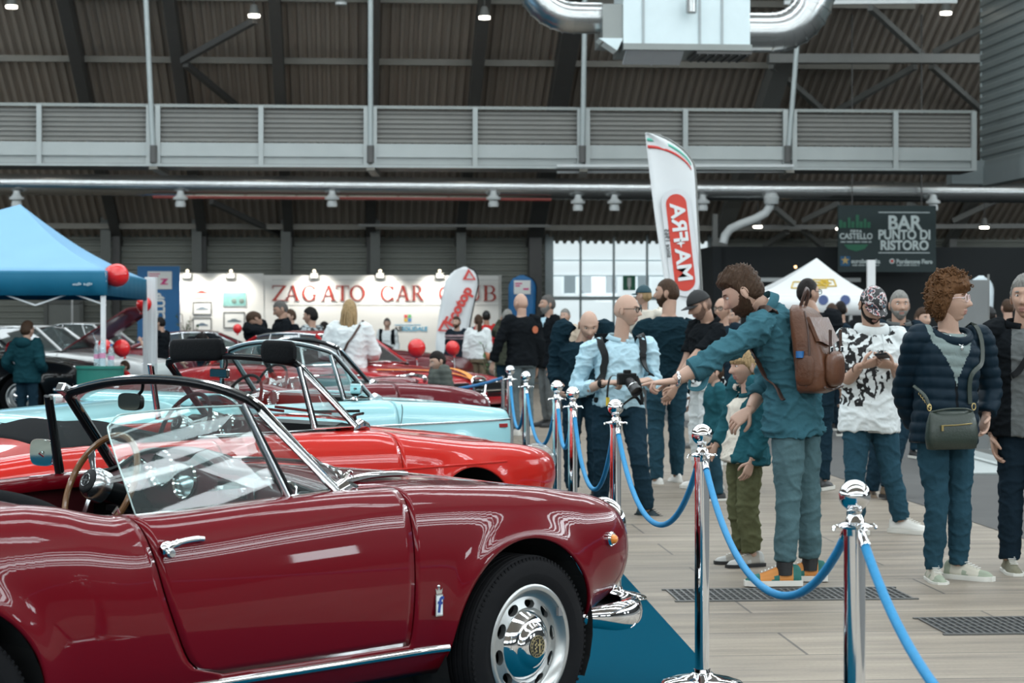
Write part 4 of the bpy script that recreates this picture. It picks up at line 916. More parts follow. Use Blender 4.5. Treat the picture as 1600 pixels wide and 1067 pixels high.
# red coupe, three-quarter front
a5 = math.radians(-34)
c5, B5 = closed_car('red coupe seen from the front quarter with an orange ribbon on its hood', (-1.01, 22.44, .011), a5, red_c := paint('paint_coupe_red', (.34, .012, .016)), zr=1.27)
mb = MB(); gp = []
for z, hw_ in ((.78, .10), (.70, .085), (.60, .06), (.50, .035), (.43, .005)): gp.append((z, hw_))
for k in range(7):
    z = lerp(.76, .47, k/6); hw_ = curve(gp)(z); mb.tube([(.80, -hw_, z), (.83, 0, z), (.80, hw_, z)], .009, 6)
mb.tube(smooth_path([(.79, .0, .43), (.80, .065, .58), (.785, .115, .78), (.785, -.115, .78), (.80, -.065, .58), (.79, 0, .43)], 6), .014, 8); mb.build('shield_grille', chrome, c5)
MB().prism([(.775, -.115, .78), (.775, .115, .78), (.79, 0, .43)], (.02, 0, 0)).build('grille_back', blackp, c5, smooth=False)
for s in (-1, 1):
    e = MB().box((.765, s*.36, .655), (.03, .40, .17)).build('side_grille', blackp, c5, smooth=False, bevel=.01); MB().tube([(.79, s*.12, .655), (.79, s*.55, .655)], .012, 8).build('grille_bar', chrome, e)
orange_m = mat('ribbon_orange', (.72, .25, .02), .5)
def on_hood(B, x, y):
    h = bspl(B.hood(x), [k/20 for k in range(21)]); 
    for (ya, za), (yb_, zb_) in zip(h, h[1:]):
        if yb_ <= abs(y) <= ya: return lerp(za, zb_, (ya-abs(y))/(ya-yb_+1e-9))
    return h[0][1]
rb = thing('ribbon', 'orange ribbon laid across the hood of the red coupe', 'ribbon', (c5.location.x, c5.location.y, .011), a5)
pts = [(x, y, on_hood(B5, x, y)+.02) for x, y in [(lerp(.72, -.15, t), lerp(.0, -.58, t)) for t in [k/16 for k in range(17)]]]
MB().tube(pts, .032, 8, flat=(.18, 1), up=(0, 0, 1)).build('ribbon_band', orange_m, rb)
pts = [(x, y, on_hood(B5, x, y)+.02) for x, y in [(lerp(.72, -.25, t), lerp(.0, .58, t)) for t in [k/16 for k in range(17)]]]
MB().tube(pts, .032, 8, flat=(.18, 1), up=(0, 0, 1)).build('ribbon_band', orange_m, rb)
q0, q1 = PS(703, 609, 155), PS(786, 590, 152); e = thing('barrier_rope', 'blue rope stretched straight before the red coupe grille', 'rope', q0, 0)
MB().tube([(q1-q0)*(k/10)-Vector((0, 0, .015*math.sin(PI*k/10))) for k in range(11)], .016, 10).build('rope', rope_m2 := mat('rope_dark_blue', (.006, .11, .27), .6), e)
for q, k in ((q0, 0), (q1, 1)): MB().cyl((q.x-q0.x, q.y-q0.y, -q0.z+.02), (q.x-q0.x, q.y-q0.y, q.z-q0.z+.02), .02, 12).lathe([(.14, 0), (.13, .02), (.02, .04)], c=(q.x-q0.x, q.y-q0.y, -q0.z+.012), n=20).build('rope_stand', chrome_s, e)
closed_car('dark red coupe parked behind the red coupe, its windscreen rim showing', (PS(655, 0, 97).x, 33.0, .011), math.radians(-14), paint('paint_maroon', (.12, .012, .018)), zr=1.18, roof_p=blackp)
closed_car('maroon coupe at the white stand wall below the framed pictures', (PS(420, 0, 92).x, 36.2, .011), math.radians(12), red_w, zr=1.19)
# cars under and beyond the blue gazebo
blk = paint('paint_black', (.012, .013, .014)); whp = paint('paint_white', (.72, .73, .72))
closed_car('black car with its hood raised at the left edge behind the child in the hoodie', (PS(118, 0, 108).x-.5, 29.6, .011), math.radians(-8), blk, zr=1.34, name='hatchback', hood_open=0, estate=True)
closed_car('white car with dark windows and a raised maroon hood beyond the black one', (PS(215, 0, 104).x-.5, 31.6, .011), math.radians(-14), whp, zr=1.30, name='hatchback', hood_open=.55, estate=True)
closed_car('dark green saloon with a pale roof behind the gazebo leg', (PS(232, 0, 80).x, 40.6, .0), math.radians(-10), paint('paint_dark_green', (.012, .025, .03)), zr=1.33, name='saloon', roof_p=whp)
# ------------------------------------------------------------------ stands, tents, banners at the back
def hw(c): return (c[0]*HC-c[1]*HS, c[0]*HS+c[1]*HC, c[2] if len(c) > 2 else 0)
ZV = 49.0
white_w = mat('stand_white', (.80, .80, .77), .7, var=.02)
zt = H(500, 430, ZV)[2]
za, zbx, zc_ = H(281, 430, ZV)[0], H(412, 430, ZV)[0], H(781, 430, ZV)[0]
zw = thing('stand_wall', 'white exhibition wall with the big red letters ZAGATO CAR CLUB', 'stand wall', hw((za, ZV, 0)), HA)
MB().box(((zbx-za)/2, 0, zt/2+.02), (zbx-za, .12, zt+.04)).build('picture_panel', white_w, zw, smooth=False)
MB().box(((zbx+zc_)/2-za, .02, zt/2), (zc_-zbx, .12, zt)).build('letter_panel', white_w, zw, smooth=False)
MB().box((zc_-za, -.01, zt/2), (.06, .2, zt+.02)).build('end_post', mat('stand_grey', (.5, .5, .48), .5), zw, smooth=False)
MB().box(((H(425, 430, ZV)[0]+zc_)/2-za, -.045, H(500, 436, ZV)[2]-.02), (zc_-H(425, 430, ZV)[0], .01, .012)).box(((H(425, 430, ZV)[0]+zc_)/2-za, -.045, H(500, 475, ZV)[2]-.02), (zc_-H(425, 430, ZV)[0], .01, .012)).build('panel_line', mat('stand_grey'), zw, smooth=False)
# serif capitals made of thick and thin strokes, unit height
def serif(ch):
    T, t = .15, .05; Q = []
    def st(x0, y0, x1, y1, w): Q.append([(x0-w/2, y0), (x0+w/2, y0), (x1+w/2, y1), (x1-w/2, y1)])
    def hz(x0, x1, y, w): Q.append([(x0, y-w/2), (x1, y-w/2), (x1, y+w/2), (x0, y+w/2)])
    def arc(cx, cy, rx, ry, a0, a1, wmax, n=26):
        p = []
        for k in range(n+1):
            a = math.radians(lerp(a0, a1, k/n)); w = t+(wmax-t)*abs(math.cos(a))**1.3; p.append((cx+rx*math.cos(a), cy+ry*math.sin(a), w, a))
        for A, B_ in zip(p, p[1:]):
            o = lambda q, s: (q[0]+s*q[2]/2*math.cos(q[3]), q[1]+s*q[2]/2*math.sin(q[3])); Q.append([o(A, -1), o(A, 1), o(B_, 1), o(B_, -1)])
    W_ = .8
    if ch == 'Z': hz(.04, .74, .97, t); hz(.0, .76, .03, t); st(.10, .02, .66, .98, T); st(.05, .78, .04, .97, .035); st(.75, .03, .76, .24, .035); W_ = .78
    elif ch == 'A': st(.08, 0, .40, 1, t); st(.72, 0, .42, 1, T); hz(.2, .6, .34, t*.8); hz(-.04, .2, .015, .03); hz(.56, .88, .015, .03); W_ = .84
    elif ch == 'G': arc(.45, .5, .40, .48, 35, 325, T); st(.76, .06, .76, .42, .12); hz(.62, .90, .41, .03); st(.79, .72, .80, .96, .03); W_ = .92
    elif ch == 'C': arc(.45, .5, .40, .48, 38, 322, T); st(.77, .72, .79, .97, .03); st(.77, .04, .79, .26, .03); W_ = .84
    elif ch == 'T': hz(.0, .76, .97, t); st(.38, 0, .38, 1, T); hz(.22, .54, .015, .03); st(.01, .76, .02, .98, .035); st(.75, .76, .74, .98, .035); W_ = .76
    elif ch == 'O': arc(.46, .5, .40, .48, 0, 360, T, 48); W_ = .92
    elif ch == 'L': st(.17, 0, .17, 1, T); hz(.02, .34, .985, .03); hz(.02, .62, .02, t); st(.62, .02, .64, .24, .035); W_ = .66
    elif ch == 'U': st(.17, .32, .17, 1, T); st(.68, .32, .68, 1, t); arc(.425, .34, .255, .31, 180, 360, .10); hz(.02, .32, .985, .03); hz(.56, .80, .985, .03); W_ = .82
    elif ch in 'RB':
        st(.17, 0, .17, 1, T); hz(.02, .42, .985, .035); hz(.2, .42, .50, .035); arc(.40, .745, .21, .24, -90, 90, T*.9)
        if ch == 'R': st(.74, 0, .42, .5, T); hz(.02, .32, .015, .03); hz(.64, .88, .015, .03); W_ = .84
        else: arc(.40, .255, .27, .25, -90, 90, T*.95); hz(.02, .42, .015, .035); W_ = .74
    return Q, W_
letm = mat('letter_red', (.36, .035, .022), .5, var=.1)
lh = H(500, 446, ZV)[2]-H(500, 470, ZV)[2]; lz = H(500, 470, ZV)[2]
for ch, x0, x1 in (('Z', 425, 449), ('A', 447, 468), ('G', 473, 495), ('A', 502, 524), ('T', 525, 545), ('O', 547, 570), ('C', 595, 615), ('A', 618, 640), ('R', 643, 662), ('C', 686, 707), ('L', 709, 727), ('U', 730, 751), ('B', 754, 775)):
    Q, W_ = serif(ch); a, b = H(x0, 460, ZV)[0]-za, H(x1, 460, ZV)[0]-za; mb = MB()
    for q in Q: mb.prism([(lerp(a, b, x/W_), -.05, lz+y*lh) for x, y in q], (0, -.02, 0))
    mb.build('letter', letm, zw, smooth=False)
# partner logo print on the wall
mb = MB(); c = H(637, 497, ZV)
cols = [(.75, .1, .08), (.15, .5, .2), (.8, .55, .1), (.1, .3, .6)]
lg = MB().box((c[0]-za, -.046, c[2]-.16), (.62, .006, .012)).build('partner_logo', mat('print_blue', (.12, .42, .62), .6), zw, smooth=False)
for k, (dx, dz) in enumerate(((-.045, .045), (.045, .045), (-.045, -.045), (.045, -.045))): MB().box((c[0]-za+dx, -.048, c[2]+dz), (.075, .006, .075)).build('logo_square', mat('print_%d' % k, cols[k], .6), lg, smooth=False)
text('ASI', .15, 'logo_lettering', mat('print_black', (.06, .06, .06), .6), lg, (c[0]-za-.22, -.05, c[2]-.26), bold=.004)
text('SOLIDALE', .14, 'logo_lettering', mat('print_blue'), lg, (c[0]-za+.16, -.05, c[2]-.26), bold=.004)
# small spotlights clipped to the wall top
for i, x in enumerate((293, 361, 491, 594, 687)):
    c = H(x, 428, ZV-.15); n = thing('clip_spotlight', ['clip spotlight above the framed drawing of a red car, leftmost on the white wall', 'clip spotlight above the teal painting on the white wall', 'clip spotlight above the word ZAGATO', 'clip spotlight above the word CAR', 'clip spotlight above the word CLUB'][i], 'spotlight', hw(c), HA, 'clip spotlights on the stand wall')
    MB().box((0, -.08, -.03), (.17, .12, .09), R=Matrix.Rotation(.4, 3, 'X')).build('lamp_head', steel_l, n, smooth=False)
    MB().tube([(0, -.05, .0), (0, .0, .09), (0, .12, .09)], .014, 8).build('arm', steel_l, n); MB().ell((0, -.03, .07), (.035, .035, .035), 10, 8).build('glow_bulb', mat('bulb_glow', (1, .9, .7), .5, var=0, emit=(1, .85, .6, 4)), n)
    ld = bpy.data.lights.new('spot_light', 'SPOT'); ld.energy = 85; ld.spot_size = 2.2; ld.spot_blend = .8; ld.color = (1, .95, .86); ld.shadow_soft_size = .08; lo = bpy.data.objects.new('spot_light', ld); COL.objects.link(lo); lo.parent = n; lo.location = (0, -.35, .05); lo.rotation_euler = (math.radians(28), 0, 0)
# framed pictures
pf = mat('frame_dark', (.10, .10, .10), .5); paper = mat('paper_white', (.76, .77, .75), .7, var=.02)
def car_sketch(mb, cx, cz, w, y, rough=0):
    prof = [(-.5, .0), (-.48, .10), (-.30, .15), (-.14, .28), (.10, .29), (.27, .16), (.46, .11), (.5, .0)]
    mb.prism([(cx+a*w, y, cz+b*w*.8) for a, b in prof], (0, -.004, 0))
for i, (x0, y0, x1, y1, colr, lb) in enumerate(((301, 447, 329, 465, (.45, .05, .04), 'framed drawing of a red car, topmost of the left column'), (302, 472, 330, 491, (.22, .27, .32), 'framed drawing of a grey car, middle of the left column'), (302, 497, 330, 516, (.12, .17, .22), 'framed drawing of a dark car, lowest of the left column'), (348, 456, 385, 479, None, 'teal painting of two cars on the white wall'), (350, 488, 382, 512, (.12, .16, .18), 'framed drawing of a dark car below the teal painting'))):
    a, b = H(x0, y1, ZV-.07), H(x1, y0, ZV-.07); w, h = b[0]-a[0], b[2]-a[2]; cx, cz = (a[0]+b[0])/2, (a[2]+b[2])/2
    n = thing('framed_picture', lb, 'picture', hw((cx, ZV-.07, cz)), HA, 'pictures on the white stand wall')
    fr = MB()
    if colr and i: fr.box((0, 0, h/2), (w, .03, .022)).box((0, 0, -h/2), (w, .03, .022)).box((w/2, 0, 0), (.022, .03, h)).box((-w/2, 0, 0), (.022, .03, h)); fr.build('frame', pf, n, smooth=False)
    else: fr.box((0, 0, 0), (w, .02, h)).build('frame', paper, n, smooth=False)
    if colr:
        MB().box((0, .002, 0), (w*.98, .012, h*.98)).build('sheet', paper, n, smooth=False)
        mb = MB(); car_sketch(mb, 0, -h*.12, w*.68, -.006 if i else -.012); mb.build('drawing', mat('sketch_%d' % i, colr, .7), n, smooth=False)
    else:
        MB().box((0, -.008, 0), (w*.96, .012, h*.92)).build('canvas', mat('painting_teal', (.20, .42, .40), .6, var=.55, scale=5), n, smooth=False)
        mb = MB()
        for dx in (-.02*w, .30*w): mb.ell((dx, -.016, -h*.12), (.11*w, .006, .17*h), 14, 8)
        mb.build('painted_car', mat('painting_dark', (.16, .22, .20), .6, var=.4, scale=9), n)
# blue club banner
bv = 48.0
bx = (H(215, 500, bv)[0]+H(281, 500, bv)[0])/2; bw = H(281, 500, bv)[0]-H(215, 500, bv)[0]; bt = H(250, 416, bv)[2]
bb = thing('banner', 'blue upright panel lettered CAR CLUB with a white logo sign, left of the white wall', 'banner', hw((bx, bv, 0)), HA)
blue_b = mat('banner_blue', (.010, .13, .33), .5, var=.05)
MB().box((0, 0, bt/2), (bw, .10, bt)).build('panel', blue_b, bb, smooth=False)
x0, x1 = H(231, 437, bv)[0]-bx, H(269, 437, bv)[0]-bx; z0, z1 = H(250, 452, bv)[2], H(250, 424, bv)[2]
sg = MB().box(((x0+x1)/2, -.06, (z0+z1)/2), (x1-x0, .02, z1-z0)).build('logo_sign', paper, bb, smooth=False, bevel=.02)
mg = mat('print_magenta', (.62, .06, .22), .6)
mb = MB()
for k in range(5): mb.box((x0+.16-.02*k, -.072, z1-.06-k*.05), (.26-.045*k, .004, .02))
zx = x1-.17; zz = (z0+z1)/2-.02
mb.prism([(zx-.08, -.072, zz+.06), (zx+.09, -.072, zz+.06), (zx+.0, -.072, zz-.05), (zx+.08, -.072, zz-.05), (zx+.07, -.072, zz-.08), (zx-.10, -.072, zz-.08), (zx-.02, -.072, zz+.03), (zx-.09, -.072, zz+.03)], (0, -.004, 0))
mb.build('logo_mark', mg, sg, smooth=False)
text('CAR CLUB', .27, 'lettering', paper, bb, (H(252, 480, bv)[0]-bx, -.055, H(250, 500, bv)[2]), (PI/2, -PI/2, 0), bold=.012)
# teardrop flags
def teardrop(cx, top, w, label, col, Y, lean=0., sq=1.):
    """rounded flag on a pole; local x right, z up"""
    f = thing('feather_flag', label, 'flag', (cx, Y, .0105 if cx < 0 and Y < 40 else .003))
    poly = []
    for k in range(17):
        a = PI*k/16; poly.append((w/2*math.cos(a), top-w*.62*sq+w*.62*sq*math.sin(a)))
    poly += [(-w/2*.98, .9), (-w*.30, .35), (w*.2, .3), (w/2*.85, .9)]
    sh = lambda x, z: (x+lean*(z/top)**2*top, .015*math.sin(6*z+3*x), z)
    rows = MB(); n = 24
    zs = [lerp(.32, top, (k/n)**.8) for k in range(n+1)]
    def span(z):
        lo, hi = 0, 0; N = len(poly); xs = []
        for i in range(N):
            (xa, za_), (xb, zb_) = poly[i], poly[(i+1) % N]
            if (za_-z)*(zb_-z) <= 0 and za_ != zb_: xs.append(xa+(xb-xa)*(z-za_)/(zb_-za_))
        return (min(xs), max(xs)) if xs else (0, 0)
    g = []
    for z in zs:
        a, b = span(min(z, top-.004)); g.append([sh(lerp(a, b, j/6), z) for j in range(7)])
    MB().grid(g).build('flag_cloth', col, f, solid=.004)
    MB().tube([sh(span(min(z, top-.004))[1]+.012, z) for z in [.02]+zs], .012, 8).build('flag_pole', blackp, f)
    MB().box((w*.3, 0, .02), (.4, .4, .03)).build('base_plate', steel, f, smooth=False)
    return f, sh
eY = FPX/80; ez = lambda y: CAMH-(y-HZ)/80
fl, sh = teardrop((703-800)/80, ez(417), .66, 'white teardrop flag reading Ecotop in front of the letters CLUB', mat('flag_white', (.74, .77, .78), .6, var=.03), eY, lean=.12)
ra = math.radians(-62)
t = text('Ecotop', .29, 'lettering', letm_r := mat('flag_red', (.62, .05, .04), .5), fl, (.17, -.05, ez(479)), (PI/2, ra, 0), bold=.012)
for cz, cxx in ((ez(433), .40), (ez(513), -.09)):
    mb = MB(); R_ = Matrix.Rotation(ra, 3, 'Y')
    tri = lambda s: [Vector((cxx, -.05, cz))+R_ @ Vector((s*x, 0, s*z)) for x, z in ((-.12, .11), (.13, .11), (0, -.13))]
    A, B_ = tri(1.), tri(.55)
    for i in range(3): j = (i+1) % 3; mb.prism([A[i], A[j], B_[j], B_[i]], (0, -.008, 0))
    mb.build('triangle_mark', letm_r, fl, smooth=False)
fl, sh = teardrop((816-800)/72, CAMH-(430-HZ)/72, .60, 'blue rounded flag with a white logo sign, left of the glazed entrance', blue_b, FPX/72, sq=.75)
sx, sz = 0, CAMH-(449-HZ)/72
sg = MB().box((-.0, -.03, sz), (.36, .01, .30)).build('logo_sign', paper, fl, smooth=False)
MB().box((-.08, -.038, sz+.08), (.15, .004, .03)).box((-.10, -.038, sz+.03), (.10, .004, .03)).box((.08, -.038, sz-.04), (.12, .004, .04)).build('logo_mark', mg, sg, smooth=False)
# tall white feather flag seen from behind, lettering reversed
mY = FPX/140; q = lambda x, y: ((x-800)/140, CAMH-(y-HZ)/140)
f = thing('feather_flag', 'tall white feather flag with red mirrored lettering, standing before the entrance', 'flag', (q(1095, 0)[0], mY, 0)); ox = f.location.x
Lf = curve([(0.3, q(1055, 0)[0]), (q(0, 470)[1], q(1041, 0)[0]), (q(0, 330)[1], q(1022, 0)[0]), (q(0, 207)[1], q(1008, 0)[0])])
Rt = curve([(.3, q(1104, 0)[0]), (q(0, 470)[1], q(1096, 0)[0]), (q(0, 330)[1], q(1088, 0)[0]), (q(0, 262)[1], q(1084, 0)[0]), (q(0, 240)[1], q(1072, 0)[0]), (q(0, 222)[1], q(1050, 0)[0]), (q(0, 211)[1], q(1026, 0)[0]), (q(0, 207)[1], q(1010, 0)[0])])
wv = lambda x, z: .02*math.sin(5*x+2.2*z)
zs = [lerp(.3, q(0, 207.5)[1], 1-(1-k/40)**1.5) for k in range(41)]
MB().grid([[(lerp(Lf(z), Rt(z), j/10)-ox, wv(j/10, z), z) for j in range(11)] for z in zs]).build('flag_cloth', mat('flag_white'), f, solid=.004)
for yo, cl, nm in ((10, mat('flag_green', (.12, .50, .38), .6), 'green_stripe'), (21, letm_r, 'red_stripe')):
    mb = MB(); rows = []
    for k in range(21):
        x = lerp(1012 if yo > 15 else 1011, 1080, k/20); yy = curve([(1008, 207), (1026, 211), (1050, 222), (1072, 240), (1086, 262)])(x)+yo*(1 - .35*k/20)
        a, b = q(x, yy-2.4), q(x, yy+2.4*(1-.6*k/20)); rows.append([(a[0]-ox, wv(k/20, a[1])-.012, a[1]), (b[0]-ox, wv(k/20, b[1])-.012, b[1])])
    mb.grid(rows).build(nm, cl, f, solid=.003)
MB().tube([(Rt(z)-ox+.01, 0, z) for z in [.02]+zs[:-1]], .013, 8).build('flag_pole', steel_l, f)
MB().box((-.02, 0, .02), (.45, .45, .03)).build('base_plate', steel, f, smooth=False)
# red lozenge with the reversed letters
cpt = [q(1056, 318), q(1070, 440)]; ang = math.atan2(cpt[1][0]-cpt[0][0], cpt[0][1]-cpt[1][1])
def loz(r, y, ext):
    a, b = Vector((cpt[0][0]-ox, y, cpt[0][1])), Vector((cpt[1][0]-ox, y, cpt[1][1])); d = (b-a).normalized(); n = Vector((d.z, 0, -d.x)); a -= d*ext; b += d*ext; P_ = []
    for k in range(13): P_.append(a+(-d*math.sin(PI*k/12)+n*math.cos(PI*k/12))*r)
    for k in range(13): P_.append(b+(d*math.sin(PI*k/12)-n*math.cos(PI*k/12))*r)
    return P_
o = MB().prism(loz(.115, -.035, -.01), (0, -.004, 0)).build('lettering_patch', mat('patch_red', (.60, .05, .03), .5), f, smooth=False)
MB().prism(loz(.165, -.030, .0), (0, -.003, 0)).build('patch_border', mat('patch_pale', (.68, .70, .72), .6), f, smooth=False)
tm = mat('flag_white')
c = (Vector((cpt[0][0]-ox, -.045, cpt[0][1]))+Vector((cpt[1][0]-ox, -.045, cpt[1][1])))/2
t = text('MA FRA', .225, 'lettering', tm, o, c, (PI/2, math.atan2(cpt[0][1]-cpt[1][1], cpt[1][0]-cpt[0][0]), 0), sx=-1.12, bold=.006)
d = Vector((cpt[1][0]-cpt[0][0], 0, cpt[1][1]-cpt[0][1])).normalized()
mb = MB(); nn = Vector((d.z, 0, -d.x)); cc_ = c+d*.01
mb.prism([cc_+(d*math.cos(PI*k/4)+nn*math.sin(PI*k/4))*(.055 if k % 2 == 0 else .016) for k in range(8)], (0, -.004, 0)).build('star_mark', tm, o, smooth=False)
t = text('since 1965', .075, 'lettering', mat('print_black'), f, Vector((q(1043, 380)[0]-ox, -.04, q(0, 380)[1])), (PI/2, math.atan2(cpt[0][1]-cpt[1][1], cpt[1][0]-cpt[0][0]), 0), sx=-1, bold=.0)
# blue gazebo on the left
gY0, gY1 = FPX/150, FPX/112
def gz(x, y, s): return PS(x, y, s)
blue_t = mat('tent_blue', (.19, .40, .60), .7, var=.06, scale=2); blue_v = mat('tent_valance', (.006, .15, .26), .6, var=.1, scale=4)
g = thing('gazebo', 'blue pop-up gazebo tent with a dark valance at the left edge', 'tent', (PS(163, 0, 128).x, PS(163, 0, 128).y, .0105))
a = PS(164, 423, 128); b = PS(229, 430, 108); ap = PS(26, 318, 118); W3 = a-Vector((5.2, .0, 0)); 
bk = Vector((b.x, b.y, a.z-.02)); bkl = Vector((W3.x, b.y, a.z))
apx = Vector((ap.x, (a.y+b.y)/2, ap.z))
def roof_tri(p0, p1, apx, n=10, sag=.10):
    rows = []
    for i in range(n+1):
        t = i/n; rows.append([(p0.lerp(p1, j/n)).lerp(apx, t)-Vector((0, 0, sag*math.sin(PI*t)*(1-.0*j))) for j in range(n+1)])
    return rows
mb = MB()
for p0, p1 in ((W3, a), (a, bk), (bk, bkl), (bkl, W3)): mb.grid(roof_tri(p0, p1, apx))
mb.build('canopy', blue_t, g, world=True, weld=.002, solid=.004, angle=30)
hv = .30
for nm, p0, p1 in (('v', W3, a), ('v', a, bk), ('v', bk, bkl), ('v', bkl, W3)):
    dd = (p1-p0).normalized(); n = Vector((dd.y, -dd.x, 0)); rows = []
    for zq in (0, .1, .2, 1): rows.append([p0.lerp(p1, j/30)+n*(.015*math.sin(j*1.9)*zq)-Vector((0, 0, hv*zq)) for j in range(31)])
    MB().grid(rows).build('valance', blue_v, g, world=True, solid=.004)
pw = mat('pole_white', (.72, .74, .74), .4, var=.03)
for p_ in (a, bk, W3, bkl):
    MB().box((p_.x-.03, p_.y+.05, (p_.z-.02)/2), (.055, .055, p_.z-.02)).build('leg', pw, g, world=True, smooth=False)
mb = MB(); rq = random.Random(4)
for k in range(11):
    if k != 5: mb.box(a+Vector((-.38+.022*k, -.028, -.17+.01*rq.random())), (.015, .006, .020+.022*rq.random()))
mb.build('worn_print', mat('print_worn', (.35, .45, .50), .6), g, world=True, smooth=False)
# scissor frame under the canopy
mb = MB()
for i in range(6):
    p0, p1 = W3.lerp(a, i/6), W3.lerp(a, (i+1)/6); mb.bar(p0+Vector((0, .08, -.12)), p1+Vector((0, .08, -.42)), .02); mb.bar(p0+Vector((0, .08, -.42)), p1+Vector((0, .08, -.12)), .02)
mb.build('scissor_frame', pw, g, world=True, smooth=False)
# thick white post beside it (roll banner edge)
s_ = 105.; p0 = PS(236, 0, s_)
pb = thing('display_post', 'tall white square post right of the blue gazebo', 'post', (p0.x, p0.y, .0105)); MB().box((0, 0, 1.02), (.16, .16, 2.04)).box((0, -.085, 1.02), (.06, .02, 2.0)).build('post', pw, pb, smooth=False); MB().box((0, 0, .02), (.5, .5, .04)).build('foot', steel_l, pb, smooth=False)
# white gazebo on the right
s_ = 88.; wY = FPX/s_
g = thing('gazebo', 'white pop-up gazebo tent with yellow emblems in front of the black bar', 'tent', (PS(1276, 0, s_).x, wY, 0))
ap = PS(1276, 403, s_); a = PS(1185, 470, s_*1.05); b = PS(1375, 470, s_*1.05); a.y = b.y = wY-1.3; a.z = b.z = CAMH+.36; a2 = Vector((a.x, wY+1.3, a.z)); b2 = Vector((b.x, wY+1.3, a.z))
wt = mat('tent_white', (.80, .82, .82), .6, var=.03)
mb = MB()
for p0, p1 in ((a, b), (b, b2), (b2, a2), (a2, a)): mb.grid(roof_tri(p0, p1, ap, sag=.05))
mb.build('canopy', wt, g, world=True, weld=.002, solid=.004, angle=30)
for p0, p1 in ((a, b), (b, b2), (b2, a2), (a2, a)):
    MB().grid([[p0.lerp(p1, j/12)-Vector((0, 0, .32*k)) for j in range(13)] for k in (0, 1)]).build('valance', wt, g, world=True, solid=.004)
for p_ in (a, b, a2, b2): MB().box((p_.x, p_.y, p_.z/2), (.06, .06, p_.z)).build('leg', pw, g, world=True, smooth=False)
gold = mat('emblem_yellow', (.62, .42, .05), .5)
def on_front(fx, t): # point on the front roof face
    return a.lerp(b, fx).lerp(ap, t)-Vector((0, .015, .05*math.sin(PI*t)-.012))
for fx0, t0 in ((.42, .34), (.62, .40)):
    c = on_front(fx0, t0); u_ = (on_front(fx0+.05, t0)-c).normalized(); v_ = (on_front(fx0, t0+.08)-c).normalized(); nn = u_.cross(v_).normalized(); k_ = .6 if fx0 > .5 else 1
    mb = MB()
    for x0, z0, x1, z1 in ((-.3, -.13, .3, -.13), (.3, -.13, .3, .13), (.3, .13, -.3, .13), (-.3, .13, -.3, -.13)): mb.bar(c+u_*x0*k_+v_*z0, c+u_*x1*k_+v_*z1, .022, .012, up=nn)
    mb.tube([c+(u_*math.cos(2*PI*k/20)*k_+v_*math.sin(2*PI*k/20))*.10 for k in range(20)], .022, 6, close=True); mb.bar(c-u_*.2*k_, c+u_*.2*k_, .03, .012, up=nn)
    mb.build('emblem', gold, g, world=True, smooth=False)
for x in (1297, 1332):
    c = PS(x, 468, s_*1.06); c.y = a.y-.012; MB().lathe([(.085, 0), (.085, .006)], c=c, axis=(0, -1, 0), n=20).build('round_sticker', mat('sticker_blue', (.08, .12, .28), .5), g, world=True)
# bar sign
sv = 45.6
x0, x1 = H(1309, 370, sv)[0], H(1462, 370, sv)[0]; z0, z1 = H(1385, 425, sv)[2], H(1385, 321, sv)[2]; cx = (x0+x1)/2; w, h = x1-x0, z1-z0
sgn = thing('bar_sign', 'dark green hanging sign reading BAR PUNTO DI RISTORO', 'sign', hw((cx, sv, z0)), HA)
MB().box((0, 0, h/2), (w, .06, h)).build('board', mat('sign_dark', (.018, .036, .038), .55), sgn, smooth=False)
sw = mat('sign_text', (.50, .58, .58), .6, emit=(.5, .6, .6, .10)); sg_ = mat('sign_green', (.03, .16, .09), .6)
px = lambda x, y: (H(x, y, sv)[0]-cx, -.036, H(x, y, sv)[2]-z0)
mpx = w/153
def ptxt(tx, x, y, hpx, wpx, nm='lettering', m=None, bold=.003):
    o = text(tx, hpx*mpx*1.38, nm, m or sw, sgn, px(x, y), bold=bold, depth=.003); 
    ww = max(v.co.x for v in o.data.vertices)-min(v.co.x for v in o.data.vertices); o.scale[0] = wpx*mpx/ww
def fine(x, y, w_, h_):     # a line of print too small to read
    mb = MB(); n = int(w_/1.6); rq = random.Random(int(x))
    for k in range(n):
        if k % 7 != 5: mb.box(px(x-w_/2+w_*(k+.5)/n, y), (w_/n*.7*mpx, .006, h_*(.6+.4*rq.random())*mpx))
    mb.build('fine_print', sw, sgn, smooth=False)
ptxt('BAR', 1412.5, 349, 21, 53, bold=.014); ptxt('PUNTO DI', 1412.5, 367.5, 14.5, 81, bold=.010); ptxt('RISTORO', 1412.5, 384, 14.5, 75, bold=.010)
ptxt('CASTELLO', 1337, 369.5, 9, 51, bold=.004); ptxt('BIRRA', 1337, 361.5, 4, 18); fine(1337, 378, 48, 2.2)
ptxt('eurobe', 1342, 408.5, 7, 25, bold=.003); ptxt('la', 1371, 408.5, 7, 7, bold=.003); ptxt('Pordenone Fiere', 1428, 409, 7, 56, bold=.003); fine(1352, 414.5, 42, 2); fine(1418, 414.5, 35, 2)
MB().box(px(1412, 332), (80*mpx, .008, .02)).box(px(1412, 395), (80*mpx, .008, .02)).build('rule', sw, sgn, smooth=False)
mb = MB()
for x, y0, y1, wd in ((1313, 344, 356, 5), (1319, 347, 356, 5), (1326, 340, 356, 4), (1332, 346, 356, 5), (1339, 336, 356, 5), (1345, 346, 356, 5), (1351, 342, 356, 4), (1357, 347, 356, 5)): c = px(x, (y0+y1)/2); mb.box(c, (wd*mpx, .008, (y1-y0)*mpx))
